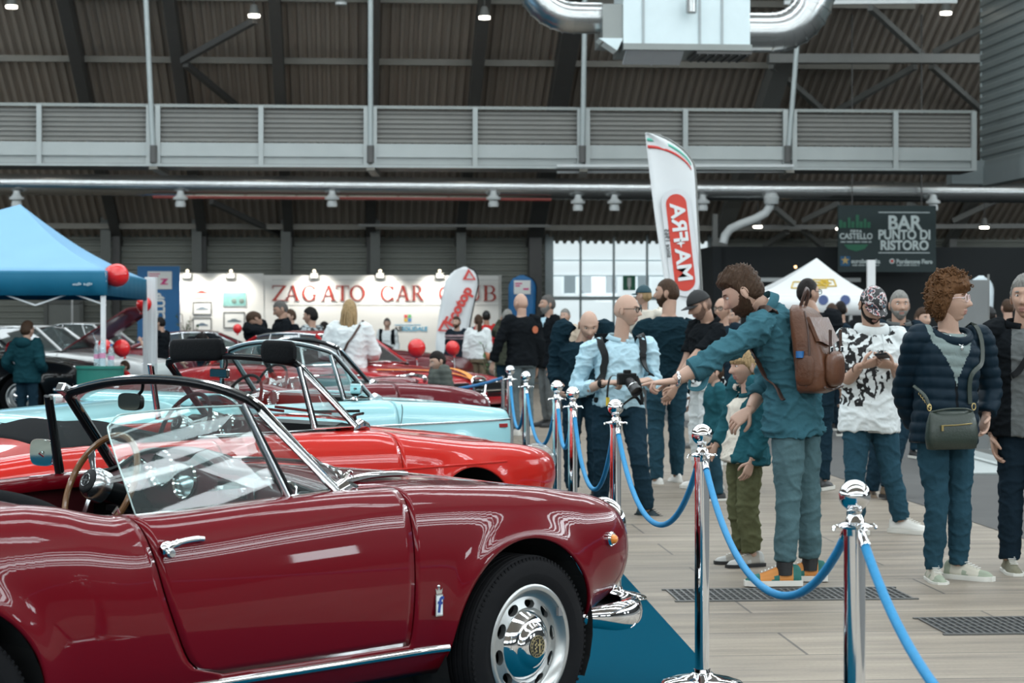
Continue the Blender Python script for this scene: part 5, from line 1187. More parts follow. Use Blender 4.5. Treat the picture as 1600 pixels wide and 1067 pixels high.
mb.build('castle_mark', sg_, sgn, smooth=False); MB().prism([px(1318, 382), px(1356, 382), px(1350, 389), px(1337, 393), px(1324, 389)], (0, -.008, 0)).build('shield_mark', sg_, sgn, smooth=False)
o = MB().box(px(1320, 408), (15*mpx, .008, 15*mpx)).build('partner_mark', mat('print_deepblue', (.02, .11, .22), .5), sgn, smooth=False)
c = Vector(px(1320, 407)); MB().prism([c+Vector((math.sin(PI*k/5)*(.10 if k % 2 == 0 else .04), -.006, math.cos(PI*k/5)*(.10 if k % 2 == 0 else .04))) for k in range(10)], (0, -.004, 0)).build('star_mark', mat('star_gold', (.6, .42, .15), .5), o, smooth=False)
c = Vector(px(1393, 408)); MB().lathe([(.06, 0), (.06, .01)], c=c, axis=(0, -1, 0), n=20).build('round_mark', sw, sgn); MB().lathe([(.035, .0), (.035, .014)], c=c, axis=(0, -1, 0), n=20).build('round_mark', mat('patch_red'), sgn)
for dx in (-.8, .8): MB().cyl((dx, 0, h), (dx, 0, vz(sv)-z0), .015, 8).build('hanging_wire', steel, sgn)
# narrow white pole before the sign, white rim box of the bar
p0 = PS(1361, 0, 105); pb = thing('display_post', 'narrow white post rising behind the man in the patterned cap', 'post', (p0.x, p0.y, 0)); MB().box((0, 0, 1.15), (.115, .10, 2.31)).build('post', pw, pb, smooth=False); MB().box((0, 0, .02), (.4, .4, .04)).build('foot', steel_l, pb, smooth=False)
c0, c1_ = H(1180, 437, 46.2), H(1345, 437, 46.2); struct('trim_2', MB().box(((c0[0]+c1_[0])/2, 46.25, c0[2]), (c1_[0]-c0[0], .1, .09)), mat('light_steel'), rot=HA)
c = H(1243, 417, 46.25); n = thing('signal_lamp', 'tiny orange lamp on the black bar front', 'lamp', hw(c), HA); MB().ell((0, 0, 0), (.035, .03, .035), 10, 8).build('lamp_glass', mat('tiny_lamp', (1, .7, .4), .5, var=0, emit=(1, .6, .3, 3)), n)
# roll-up banner and pale flag on the far right
s_ = 150.; p0 = PS(1517, 0, s_); rb = thing('roll_up_banner', 'grey roll-up banner behind the curly haired woman', 'banner', (p0.x, p0.y, 0))
MB().box((0, 0, .95), (.36, .02, 1.78)).build('banner_sheet', mat('banner_grey', (.17, .18, .18), .6), rb, smooth=False); MB().box((0, 0, .04), (.42, .16, .08)).build('cassette', steel_l, rb, smooth=False); MB().cyl((.19, .03, .04), (.19, .03, 1.9), .012, 8).build('stand_pole', steel_l, rb)
fl, sh = teardrop(PS(1533, 0, 110).x, CAMH-(431-HZ)/110, .36, 'pale flag with a blue edge behind the grey roll-up banner', mat('flag_pale', (.60, .68, .72), .6), FPX/110, sq=.9)
MB().grid([[(.02*k-.18+.10*(1-(z/1.9)**2), -.03, z) for k in (0, 5)] for z in (.6, 1.0, 1.4, 1.7)]).build('blue_edge', mat('banner_blue'), fl, solid=.003)
# emergency exit signs
c = H(988, 351, 54.6); n = thing('exit_sign', 'lit green emergency exit light above the entrance glazing', 'sign', hw(c), HA); MB().box((0, 0, 0), (.58, .1, .17)).build('housing', steel_l, n, smooth=False); MB().box((0, -.055, 0), (.54, .02, .13)).build('light_panel', mat('exit_glow', (.5, 1, .6), .5, var=0, emit=(.45, 1, .5, 1.6)), n, smooth=False)
c = H(983, 442, 54.7); n = thing('exit_sign', 'green and white exit pictogram sign on the entrance doors', 'sign', hw(c), HA); MB().box((0, 0, 0), (.34, .03, .40)).build('plate', mat('exit_green', (.02, .16, .09), .5), n, smooth=False); MB().box((0, -.02, .02), (.10, .012, .24)).box((0, -.02, -.14), (.05, .012, .08)).build('pictogram', paper, n, smooth=False)
c = H(99, 461, 53.5); n = thing('notice_sign', 'small pale notice sign on a pole before the grey back door', 'sign', hw((c[0], c[1], 0)), HA); MB().box((0, 0, c[2]), (.56, .03, .19)).build('sign_plate', mat('flag_pale'), n, smooth=False); MB().cyl((.22, .03, 0), (.22, .03, c[2]), .025, 8).build('pole', pw, n); MB().box((.22, .03, .01), (.3, .3, .02)).build('foot', steel_l, n, smooth=False)
# round red balloons
bal = mat('balloon_red', (.68, .020, .022), .12, var=.05, coat=.6)
def balloon(x, y, r, s, label, tilt=0., anchor=None):
    p = PS(x, y, s); R_ = Matrix.Rotation(tilt, 3, 'Y'); e = thing('balloon', label, 'balloon', p, 0, 'red balloons')
    rr = r/s
    MB().ell((0, 0, 0), (rr, rr, rr*1.0), 24, 16, R=R_, f=lambda q_: Vector((q_.x, q_.y, q_.z*(1.18 if q_.z < 0 else 1)))).build('balloon_skin', bal, e)
    k = R_ @ Vector((0, 0, -rr*1.18)); MB().lathe([(.004, .02), (.012, 0), (.02, -.022)], c=k, axis=(R_ @ Vector((0, 0, 1))), n=12).build('knot', bal, e)
    if anchor: MB().tube(smooth_path([k, k.lerp(Vector(anchor)-p, .5)+Vector((.03, 0, -.02)), Vector(anchor)-p], 6), .004, 6).build('string', pw, e)
A_ = PS(164, 423, 128)
balloon(183, 430, 18.5, 126, 'red balloon at the corner of the blue gazebo roof', 1.5, A_+Vector((.0, 0, -.02)))
balloon(225, 475, 12, 106, 'red balloon in front of the tall white post', .3, PS(231, 452, 106))
balloon(163, 541, 11.5, 126, 'red balloon tied to the gazebo leg', .2, PS(163, 560, 126)); balloon(190, 543, 13, 124, 'red balloon right of the gazebo leg above the green counter', -.3, PS(165, 562, 126))
balloon(21, 545, 13, 118, 'red balloon behind the child in the green hoodie', .2, PS(26, 585, 118))
balloon(651, 543, 14, 120, 'larger red balloon in front of the red coupe windscreen', .0, Vector((PS(652, 590, 120).x, PS(652, 590, 120).y, .012))); balloon(707, 543, 11, 112, 'red balloon in front of the man in the striped sweater', -.2, Vector((PS(706, 590, 112).x, PS(706, 590, 112).y, .012)))
balloon(371, 513, 7, 95, 'small red balloon behind the man in the black polo', 0, Vector((PS(371, 540, 95).x, PS(371, 540, 95).y, .012)))
# green counter with bottles
s_ = 133.; p0 = PS(157, 0, s_); gc = thing('counter', 'green half-round counter under the gazebo', 'counter', (p0.x, p0.y, .0105))
top = CAMH-(573-HZ)/s_
arcp = [(-.275+.01*0, 0)]; pl = [(.275*math.cos(a)*1.0, -.22*math.sin(a)) for a in [PI*k/24 for k in range(25)]]
MB().prism([(x, y, 0) for x, y in pl], (0, 0, top-.03)).build('front', mat('counter_green', (.010, .17, .13), .5, var=.1), gc, smooth=False)
MB().prism([(x*1.05, y*1.08, top-.03) for x, y in pl], (0, 0, .03)).build('counter_top', mat('counter_green'), gc, smooth=False)
btl = glass_mat('bottle_plastic', (.80, .90, .95), 1.4, .25)
for i, (dx, dy, hh) in enumerate(((-.02, -.10, .30), (.05, -.14, .33), (.14, -.08, .26))):
    b_ = thing('water_bottle', ['clear water bottle on the green counter, leftmost', 'tall clear water bottle on the green counter, middle', 'water bottle with a blue cap on the green counter, rightmost'][i], 'bottle', (p0.x+dx, p0.y+dy, top), 0, 'bottles on the green counter')
    MB().lathe([(.036, 0), (.038, .02), (.036, hh*.3), (.038, hh*.62), (.030, hh*.8), (.014, hh*.9), (.014, hh*.96)], n=16).build('bottle_body', btl, b_); MB().lathe([(.016, hh*.95), (.016, hh+.01)], n=14).build('cap', mat('cap_%d' % (i == 2), (.03, .15, .4) if i == 2 else (.7, .7, .7), .4), b_)
    MB().lathe([(.0385, hh*.32), (.0385, hh*.5)], n=16, caps=False).build('bottle_label', mat('label_pink', (.6, .25, .4), .5), b_)
# trench covers in the floor
gm_ = mat('grate_steel', (.13, .13, .125), .5, metal=.5)
def grate(x0, y0, x1, y1, label):
    Ya, Yb = FPX*CAMH/(y1-HZ), FPX*CAMH/(y0-HZ); xa = (x0-800)*Ya/FPX; xb = (x1-800)*Ya/FPX; g = thing('floor_grate', label, 'grate', ((xa+xb)/2, (Ya+Yb)/2, 0), HA)
    w, d = xb-xa, Yb-Ya; mb = MB(); n = int(w/.035)
    for k in range(n+1): mb.box((-w/2+w*k/n, 0, .004), (.012, d, .006))
    for k in range(6): mb.box((0, -d/2+d*k/5, .0045), (w, .008, .006))
    mb.build('grate_bars', gm_, g, smooth=False); MB().box((0, 0, .0015), (w, d, .001)).build('grate_pit', mat('bar_black'), g, smooth=False)
    MB().box((0, d/2+.012, .004), (w+.05, .025, .007)).box((0, -d/2-.012, .004), (w+.05, .025, .007)).build('grate_frame', gm_, g, smooth=False)
grate(1055, 921, 1425, 938, 'steel trench cover in the floor behind the second nearest post'); grate(1472, 966, 1760, 990, 'steel trench cover in the floor at the right edge')
# aluminium ramp on the lane, pale shop display
p0 = PS(1540, 735, 168); rp = thing('ramp', 'low aluminium ramp lying on the dark lane', 'ramp', (p0.x, p0.y, .004)); MB().prism([(-.45, -.1, 0), (.38, -.25, 0), (.38, -.25, .03), (-.35, .3, .22), (-.42, .35, .22)], (.2, .5, 0)).build('ramp_plate', galv_l, rp, smooth=False); MB().bar((.3, -.24, .02), (-.4, .3, .2), .03).build('ramp_edge', galv_l, rp, smooth=False)
# potted plants
def plant(c, h, label, n=60, r=.3, seed=1, col=(.045, .12, .03)):
    rnd = random.Random(seed); e = thing('potted_plant', label, 'plant', c)
    MB().lathe([(.12, 0), (.16, .28), (.17, .30), (.14, .30), (.13, .26)], n=20).build('pot', mat('pot_white', (.6, .6, .58), .5), e)
    st = MB(); lf = MB()
    for k in range(n//6):
        a = rnd.uniform(0, 2*PI); tip = Vector((r*math.cos(a)*rnd.uniform(.3, 1), r*math.sin(a)*rnd.uniform(.3, 1), rnd.uniform(.55, 1)*h)); pth = smooth_path([(0, 0, .25), (tip.x*.3, tip.y*.3, tip.z*.55), tip], 4); st.tube(pth, .007, 6)
        for m in range(6):
            b0 = pth[2+rnd.randrange(len(pth)-2)]; d = Vector((rnd.uniform(-1, 1), rnd.uniform(-1, 1), rnd.uniform(-.3, .8))).normalized(); s = d.cross(Vector((0, 0, 1))).normalized()*.028; L_ = rnd.uniform(.09, .16)
            lf.add([b0, b0+d*L_*.4+s, b0+d*L_, b0+d*L_*.4-s], [(0, 1, 2, 3)])
    st.build('stem', mat('stem_brown', (.07, .06, .03), .7), e); lf.build('foliage', mat('leaf_green', col, .5, var=.4, scale=9), e, smooth=False)
plant(hw((H(290, 500, 47.2)[0], 47.2, 0)), CAMH-(486-HZ)/68, 'leafy potted plant at the left end of the white stand wall', 120, .32, 3)
plant((PS(772, 0, 100).x, 32, 0), CAMH-(535-HZ)/100, 'bushy green plant beside the woman with the long ponytail', 110, .30, 5, (.03, .11, .025))
# ------------------------------------------------------------------ posts and ropes
posts = [(.905, 5.41), (.746, 8.04), (.531, 10.5), (.368, 12.40), (.298, 13.6), (.11, 16.0), (-.017, 17.9)]
pl_ = ['nearest chrome rope post, standing before the tiled walkway on the right', 'chrome rope post in front of the child in olive trousers', 'chrome rope post between the dark red roadster nose and the photographer', 'right one of two close chrome posts behind the photographer\'s post', 'left one of two close chrome posts next to the bright red car', 'chrome rope post in front of the man in the dark blazer', 'farthest chrome rope post beside the light blue car nose']
def make_post(lb):
    e = thing('rope_post', lb, 'post', (0, 0, 0), 0, 'chrome rope posts')
    MB().lathe([(.16, 0), (.16, .008), (.150, .016), (.10, .030), (.05, .040), (.036, .048), (.034, .06)], n=48).build('base', chrome, e)
    MB().lathe([(.0285, .04), (.0285, .885)], n=32).build('tube', chrome, e)
    MB().lathe([(.03, .875), (.031, .892), (.044, .897), (.05, .900), (.044, .904), (.026, .910), (.022, .922), (.016, .930), (.020, .940), (.014, .948), (.013, .956)], n=32).build('collar', chrome, e)
    for k in range(4):
        a = PI*k/2+.3; d = Vector((math.cos(a), math.sin(a), 0)); MB().tube(smooth_path([d*.043+Vector((0, 0, .900)), d*.058+Vector((0, 0, .899)), d*.062+Vector((0, 0, .890))], 4), .0045, 8).build('hook', chrome, e)
    MB().ell((0, 0, .980), (.0415, .0415, .0415), 36, 24).build('ball', chrome, e)
    return e
p_first = make_post(pl_[0]); p_first.location = posts[0]+(0,)
for (x, y), lb in zip(posts[1:], pl_[1:]): copy_tree(p_first, loc=(x, y, .010 if False else .0), label=lb)
for o in [o for o in COL.objects if o.name.startswith('rope_post')]:
    if o.location.y > 6: o.location.z = .0105
rope_m = mat('rope_blue', (.003, .235, .50), .55, var=.15, scale=60, bump=.5, bscale=420)
rl = ['blue rope from the nearest post running down to the bottom right', 'blue rope sagging in front of the orange and green trainers', 'blue rope sagging in front of the photographer\'s leg', 'blue rope sagging below the photographer\'s left side', 'short blue rope between the two close posts', 'blue rope in front of the man in the dark blazer', 'farthest blue rope beside the light blue car nose']
def rope(a, b, sag, lb, r=.0125):
    a, b = Vector(a+(.893,)), Vector(b+(.893,)); d = (b-a).normalized(); a += d*.056; b -= d*.056
    e = thing('barrier_rope', lb, 'rope', a, 0, 'blue barrier ropes')
    pts = []
    for k in range(41):
        t = k/40; z = -sag*(1-((2*t-1)**2)*.8-.2*(2*t-1)**4); pts.append((b-a)*t+Vector((0, 0, z)))
    MB().tube(pts[1:-1], r, 14).build('rope', rope_m, e)
    for q0_, q1_ in ((pts[0], pts[3]), (pts[-1], pts[-4])):
        d_ = (q1_-q0_).normalized(); l_ = (q1_-q0_).length; q_ = [q0_+d_*t for t in (0, .012, .03, min(.07, l_))]; MB().tube(q_, [r*.5, r*.8, r*1.12, r*1.12], 14).build('end_cap', chrome, e)
off = (1.12, 3.0)
p_last = copy_tree(p_first, loc=off+(0,), label='chrome rope post just out of the frame at the bottom right')
for i, (a, b, sg_s) in enumerate(((posts[0], off, .34), (posts[0], posts[1], .33), (posts[1], posts[2], .37), (posts[2], posts[3], .40), (posts[3], posts[4], .27), (posts[4], posts[5], .36), (posts[5], posts[6], .36))): rope(a, b, sg_s, rl[i])
# rope and orange ribbon in front of the red coupe
# ------------------------------------------------------------------ people
V3 = Vector
def skin_mat(name, c): 
    m = mat(name, c, .5, var=.10, scale=14, bump=.05, bscale=120); m.node_tree.nodes['Principled BSDF'].inputs['Subsurface Weight'].default_value = .06; m.node_tree.nodes['Principled BSDF'].inputs['Subsurface Radius'].default_value = (.012, .005, .003); return m
SK = [skin_mat('skin_fair', (.47, .30, .225)), skin_mat('skin_warm', (.41, .25, .18)), skin_mat('skin_tan', (.36, .20, .135))]
lipm = mat('lips', (.35, .175, .145), .5); eyew = mat('eye_white', (.70, .68, .65), .2, var=0); irism = mat('eye_iris', (.05, .03, .02), .15, var=0)
def hairm(name, c): return mat('hair_'+name, c, .42, var=.6, scale=90, stretch=(1, 1, .22), bump=.9, bscale=140, spec=.12)
HR = {'brown': hairm('brown', (.055, .032, .020)), 'black': hairm('black', (.012, .010, .009)), 'grey': hairm('grey', (.22, .215, .20)), 'blond': hairm('blond', (.36, .25, .13)), 'curly': hairm('curly', (.115, .055, .024)), 'stub': hairm('stub', (.20, .125, .095)), 'dkgrey': hairm('dark_grey', (.10, .095, .09))}
def rotm(yaw=0, pitch=0, roll=0): return Matrix.Rotation(math.radians(yaw), 3, 'Z') @ Matrix.Rotation(math.radians(pitch), 3, 'Y') @ Matrix.Rotation(math.radians(roll), 3, 'X')
g2 = lambda a, s: math.exp(-(a/s)**2)
def headpt(u, male=True, fat=1.):
    x, y, z = u; X, Y, Z = .099*x, .0765*y*fat, .120*z
    lo = sstep(.0, 1., -z)
    Y *= 1-.30*lo*(1.1 if not male else .9); 
    if x > 0: X += .012*lo*x
    else:
        X *= 1-.42*sstep(.15, .9, -z)
    if x > 0:
        X += .004*g2(Y, .05)*g2(Z-.032, .012)*(1.4 if male else .6)                       # brow
        X -= .011*g2(abs(Y)-.032, .015)*g2(Z-.012, .012)                                  # sockets
        X += .005*g2(abs(Y)-.042, .018)*g2(Z+.022, .02)                                   # cheeks
        zz = Z
        nose = sstep(.030, -.022, zz)*sstep(-.044, -.032, zz)
        X += (.010+.018*sstep(.03, -.03, zz))*nose*g2(Y, .0085+.006*sstep(.0, -.03, zz))
        X -= .004*g2(Y, .03)*g2(zz+.050, .008)
        X += .0075*g2(Y, .024)*(g2(zz+.060, .0055)+1.05*g2(zz+.0745, .006)) - .005*g2(Y, .026)*g2(zz+.067, .003)
        X -= .004*g2(Y, .03)*g2(zz+.088, .007)
        X += .010*g2(Y, .024)*g2(zz+.104, .014)
    return V3((X, Y, Z))
def dirs(na, ne):
    out = []
    for i in range(ne+1):
        e = -PI/2+PI*i/ne; e = max(-PI/2+.02, min(PI/2-.02, e)); out.append([(math.cos(e)*math.cos(a), math.cos(e)*math.sin(a), math.sin(e)) for a in [2*PI*(k/na) for k in range(na)]])
    return out
def head_into(mb, c, R, k, male=True, beard=None, fat=1., eyes=True, na=60, ne=44, mats=(0, 1, 2, 3, 4)):
    """adds a head; mats: skin, lips, white, iris, stubble"""
    rows = []; D = dirs(na, ne); mi = []
    for r in D:
        row = []
        for u in r:
            p = headpt(u, male, fat)
            row.append(p)
        rows.append(row)
    o = len(mb.v); n = na
    mb.v += [c+R @ (p*k) for r in rows for p in r]
    for i in range(ne):
        for j in range(n):
            q = (j+1) % n; m = (rows[i][j]+rows[i+1][q])/2; w = mats[0]
            if m.x > .06 and abs(m.y) < .023-.25*abs(m.z+.067) and abs(m.z+.067) < .0125: w = mats[1]
            elif beard and m.x > -.005 and m.z < -.048+.050*sstep(.055, .01, m.x): w = mats[4]
            mb.f.append((o+i*n+j, o+i*n+q, o+(i+1)*n+q, o+(i+1)*n+j)); mb.m.append(w)
    mb.f += [tuple(o+j for j in reversed(range(n))), tuple(o+ne*n+j for j in range(n))]; mb.m += [mats[0]]*2
    for s in (-1, 1):
        if eyes:
            mb.ell(c+R @ (V3((.0765, s*.0305, .0115))*k), (.0120*k, .0125*k, .0085*k), 14, 10, mi=mats[2], R=R)
            mb.ell(c+R @ (V3((.0865, s*.0300, .0115))*k), (.0030*k, .0052*k, .0056*k), 12, 8, mi=mats[3], R=R)
            mb.tube([c+R @ (V3((.0845-.0035*abs(t), s*(.031+.0145*t), .0195-.003*t*t))*k) for t in (-1, -.5, 0, .5, 1)], .0024*k, 6, mi=mats[0])
        RR = R @ Matrix.Rotation(s*.35, 3, 'Z') @ Matrix.Rotation(-.15, 3, 'Y')
        mb.ell(c+R @ (V3((-.012, s*.078*fat, -.008))*k), (.021*k, .0095*k, .033*k), 16, 12, mi=mats[0], R=RR, f=lambda p: V3((p.x*(1 if p.z > 0 else .78), p.y-.003*k*g2(math.hypot(p.x, p.z), .012*k)*s*0, p.z)))
        mb.tube([c+R @ (V3((-.012+.017*math.cos(a), s*(.083*fat), -.006+.028*math.sin(a)))*k) for a in [PI*(-.35+1.5*q/10) for q in range(11)]], .0035*k, 6, mi=mats[0])
def hairline(x):
    return curve([(-1, -.62), (-.6, -.55), (-.3, -.35), (-.02, -.02), (.12, -.02), (.22, .22), (.45, .46), (.8, .50), (1, .49)])(x)
def hair_mesh(style, k=1., male=True, fat=1., seed=0):
    mb = MB(); na, ne = 128, 80
    T = {'buzz': .022, 'short': .07, 'medium': .13, 'swept': .17, 'bob': .14, 'long': .10, 'curly': .33, 'horseshoe': .022, 'ponytail': .055, 'bowl': .12}[style]
    D = dirs(na, ne); rows = []; M = []
    for r in D:
        row = []; mr = []
        for u in r:
            x, y, z = u; hl = hairline(x)
            if style in ('bowl', 'bob'): hl = curve([(-1, -.62), (-.3, -.5), (.0, -.22), (.25, .0), (.45, .18), (1, .22)])(x)
            if style == 'curly': hl = curve([(-1, -.85), (-.3, -.75), (.0, -.38), (.25, -.02), (.45, .30), (1, .34)])(x)
            if style == 'long': hl = curve([(-1, -.8), (-.1, -.55), (.2, -.1), (.4, .3), (1, .45)])(x)
            g = sstep(-.05, .16, z-hl)
            if style == 'horseshoe': g *= sstep(.55, .25, z)*sstep(.35, .1, x)
            az = math.atan2(y, x); w = noise.noise(V3((az*5+seed, z*2.2, seed)))
            st = noise.noise(V3((x*9+seed+y*16, y*16-x*6, z*4)))+.6*noise.noise(V3((x*20+y*30, y*30, z*7)))
            t = T*g*(1+.30*w+.42*st)
            if style == 'curly':
                t = g*(.36+.12*sstep(.2, 1, z)+.10*noise.noise(V3((x*5+3, y*5, z*5)))+.09*noise.noise(V3((x*11, y*11+5, z*11))))
            if style == 'swept': t = g*(T*(.55+.9*sstep(-.1, .8, z)+.25*sstep(.2, .9, x)*sstep(.2, .6, z)+.35*sstep(-.2, -.8, x))*(1+.55*noise.noise(V3((az*1.5, z*11+x*6, 2+seed)))+.35*noise.noise(V3((az*4, z*24+x*12, 5)))))
            if style == 'bob' : t *= 1+.35*sstep(.2, -.5, z)
            p = headpt(u, male, fat)
            if x > .2 and g < .02: t = -.04
            row.append(p*(1+t-.012*(g < .05))*k); mr.append(g)
        rows.append(row); M.append(mr)
    o = 0; mb.v = [p for r in rows for p in r]
    for i in range(ne):
        for j in range(na):
            q = (j+1) % na
            if max(M[i][j], M[i+1][j], M[i][q], M[i+1][q]) > .03: mb.f.append((i*na+j, i*na+q, (i+1)*na+q, (i+1)*na+j)); mb.m.append(0)
    if style != 'horseshoe': mb.f.append(tuple(ne*na+j for j in range(na))); mb.m.append(0)
    rnd = random.Random(seed+5)
    if style == 'curly':
        for q in range(420):
            u = V3((rnd.gauss(0, 1), rnd.gauss(0, 1), rnd.gauss(0, 1))).normalized(); hl = curve([(-1, -.8), (-.3, -.7), (.0, -.35), (.25, .02), (.45, .32), (1, .36)])(u.x)
            if u.z < hl+.03: continue
            b0 = headpt(u)*(1.30+.14*sstep(.2, 1, u.z)+rnd.uniform(0, .09))*k; a = V3((rnd.gauss(0, 1), rnd.gauss(0, 1), rnd.gauss(0, 1))).normalized(); b = u.cross(a).normalized(); rr = rnd.uniform(.008, .014)*k
            mb.tube([b0+(b*math.cos(t)+u*math.sin(t))*rr+a*(.0022*k*t) for t in [i*.62 for i in range(rnd.randrange(9, 16))]], .0034*k, 5)
    if style in ('long', 'ponytail'):
        n = 46 if style == 'long' else 22
        for q in range(n):
            a = lerp(-1.9, 1.9, (q+.5)/n) if style == 'long' else rnd.uniform(-.4, .4)
            u = V3((-math.cos(a), math.sin(a), rnd.uniform(-.1, .5))).normalized()
            p0 = headpt(u)*(1.06 if style == 'long' else 1.05); L_ = rnd.uniform(.26, .36) if style == 'long' else rnd.uniform(.34, .46)
            if style == 'ponytail': p0 = V3((-.095, rnd.uniform(-.02, .02), .03))
            w = rnd.uniform(-.012, .012)
            pth = [p0, p0+V3((-.02, w, -.06)), p0+V3((-.02+rnd.uniform(-.015, .01), w*2+.008*math.sin(q), -L_*.55)), p0+V3((-.015+rnd.uniform(-.02, .02), w*2.4, -L_))]
            mb.tube([p*k for p in smooth_path(pth, 5)], [rr*k for rr in [.010]*3+[.015]*9+[.011, .008, .005, .002]], 7, flat=(1, .7))
    return mb
def hand_into(mb, wrist, d, nrm, right, k=1., curl=.35, point=False, mi=0, thumb=.5):
    d = V3(d).normalized(); nrm = V3(nrm); nrm = (nrm-d*nrm.dot(d)).normalized(); t = d.cross(nrm) if right else nrm.cross(d)
    w = V3(wrist)
    ring = lambda c, hw_, ht: [c+t*hw_*math.copysign(abs(math.cos(a))**.75, math.cos(a))+nrm*ht*math.copysign(abs(math.sin(a))**.75, math.sin(a)) for a in [2*PI*q/14 for q in range(14)]]
    mb.loft([ring(w-d*.03*k, .024*k, .019*k), ring(w, .026*k, .018*k), ring(w+d*.03*k, .036*k, .0165*k), ring(w+d*.065*k, .042*k, .0145*k), ring(w+d*.092*k, .0405*k, .0115*k), ring(w+d*.102*k, .036*k, .007*k)], mi)
    for i, (o, L_, r, b) in enumerate(((.0305, .072, .0090, .090), (.0100, .080, .0092, .096), (-.0105, .075, .0088, .093), (-.030, .060, .0078, .084))):
        p = w+d*b*k+t*o*k; q = [p-d*.022*k, p]; a = 0; cu = curl*(1+.10*i)
        if point and i == 0: cu = .06
        elif point: cu = .95
        dd = d
        sp = t*(o*.9)
        for fr, an in ((.45, 1.05), (.31, 1.25), (.24, .7)):
            a += cu*an; v = (d*math.cos(a)+nrm*math.sin(a)+sp*.6).normalized(); p = p+v*L_*fr*k; q.append(p)
        mb.tube(smooth_path(q, 3), [r*k]*4+[r*.98*k]*3+[r*.92*k]*3+[r*.84*k, r*.72*k, r*.42*k], 9, mi)
    p = w+d*.022*k+t*.030*k+nrm*.004*k; v0 = (d*.62+t*.62+nrm*(.35+.3*thumb)).normalized(); v1 = (d*.92+t*.15+nrm*(.3+.5*thumb)).normalized(); v2 = (d*.9-t*.15+nrm*(.3+.6*thumb)).normalized()
    q = [p-v0*.02*k, p, p+v0*.036*k, p+v0*.036*k+v1*.030*k, p+v0*.036*k+v1*.030*k+v2*.024*k]
    mb.tube(smooth_path(q, 3), [.013*k, .0135*k, .0135*k, .013*k, .0125*k, .012*k, .0115*k, .011*k, .0108*k, .0102*k, .009*k, .0075*k, .0045*k], 9, mi)
def remeshed(mb, vox, smooth=3):
    me = bpy.data.meshes.new('tmp'); me.from_pydata(mb.v, [], mb.f); o = bpy.data.objects.new('tmp', me); COL.objects.link(o)
    bm = bmesh.new(); bm.from_mesh(me); bmesh.ops.recalc_face_normals(bm, faces=bm.faces); bm.to_mesh(me); bm.free()
    r = o.modifiers.new('r', 'REMESH'); r.mode = 'VOXEL'; r.voxel_size = vox
    if smooth: s = o.modifiers.new('s', 'SMOOTH'); s.factor = .5; s.iterations = smooth
    res = bpy.data.meshes.new_from_object(o.evaluated_get(bpy.context.evaluated_depsgraph_get())); bpy.data.objects.remove(o); bpy.data.meshes.remove(me)
    return res
def finish(me, name, mats, parent, region=None, disp=None):
    me.materials.clear()
    for m in mats: me.materials.append(m)
    if disp:
        ns = [v.normal.copy() for v in me.vertices]
        for v, n in zip(me.vertices, ns): v.co = v.co+n*disp(v.co, n)
    if region:
        for p in me.polygons: p.material_index = region(p.center, p.normal)
    me.polygons.foreach_set('use_smooth', [True]*len(me.polygons))
    o = bpy.data.objects.new(name, me); COL.objects.link(o); o.parent = parent; me.name = name
    return o
def wrinkle(amp, f=(9, 9, 16), seed=0):
    def fn(p, n):
        q = V3((p.x*f[0]+seed, p.y*f[1], p.z*f[2])); a = noise.noise(q); b = noise.noise(q*2.1+V3((7, 3, 1)))
        r = max(0, 1-3.2*abs(a)); r2_ = max(0, 1-3.5*abs(b)); return amp*(r*r*.9+r2_*r2_*.45-.35+.5*a)
    return fn
def torso_rings(J, h, e, t0, t1, W=1., belly=0., n=14, flare=0.):
    """closed rings up the trunk from hem t0 to neck t1"""
    hc, nk = J['hip'], J['neck']; hl = (J['hipL']-J['hipR']).normalized(); sl = (J['shL']-J['shR']).normalized()
    mid = J.get('waist') or hc.lerp(nk, .45)+V3((-.005*h, 0, 0))
    path = lambda t: (hc*((1-t)**2)+mid*2*t*(1-t)*1.0+nk*t*t) if t >= 0 else hc+(hc-mid).normalized()*(-t)*(nk-hc).length
    wd = curve([(-.35, .100), (-.12, .100), (0, .099), (.2, .092), (.38, .088), (.6, .095), (.78, .098), (.90, .076), (.97, .046), (1.0, .040), (1.15, .036)])
    dp = curve([(-.35, .066), (-.12, .067), (0, .066), (.2, .060), (.38, .059), (.6, .067), (.78, .066), (.9, .052), (.97, .040), (1.0, .036), (1.15, .036)])
    rings = []
    for i in range(n+1):
        t = lerp(t0, t1, i/n); c = path(t); tg = (path(t+.02)-path(t-.02)).normalized(); k = sstep(0, .8, t); l = hl.lerp(sl, k); l = (l-tg*l.dot(tg)).normalized(); f = l.cross(tg)
        ww = wd(t)*h*W+e+flare*max(0, .3-t); dd = dp(t)*h*W+e+belly*g2(t-.25, .25)*.5+flare*max(0, .3-t)*.6; c = c+f*belly*g2(t-.25, .25)*.5
        rings.append([c+l*ww*math.copysign(abs(math.cos(a))**.85, math.cos(a))+f*dd*math.copysign(abs(math.sin(a))**.85, math.sin(a)) for a in [2*PI*q/20 for q in range(20)]])
    return rings
def limb(mb, pts, rs, n=12):
    P_ = smooth_path(pts, 6) if len(pts) > 2 else [pts[0], pts[1]]
    N = len(P_)-1; rr = [curve(rs)(i/N) for i in range(N+1)]; mb.tube(P_, rr, n)
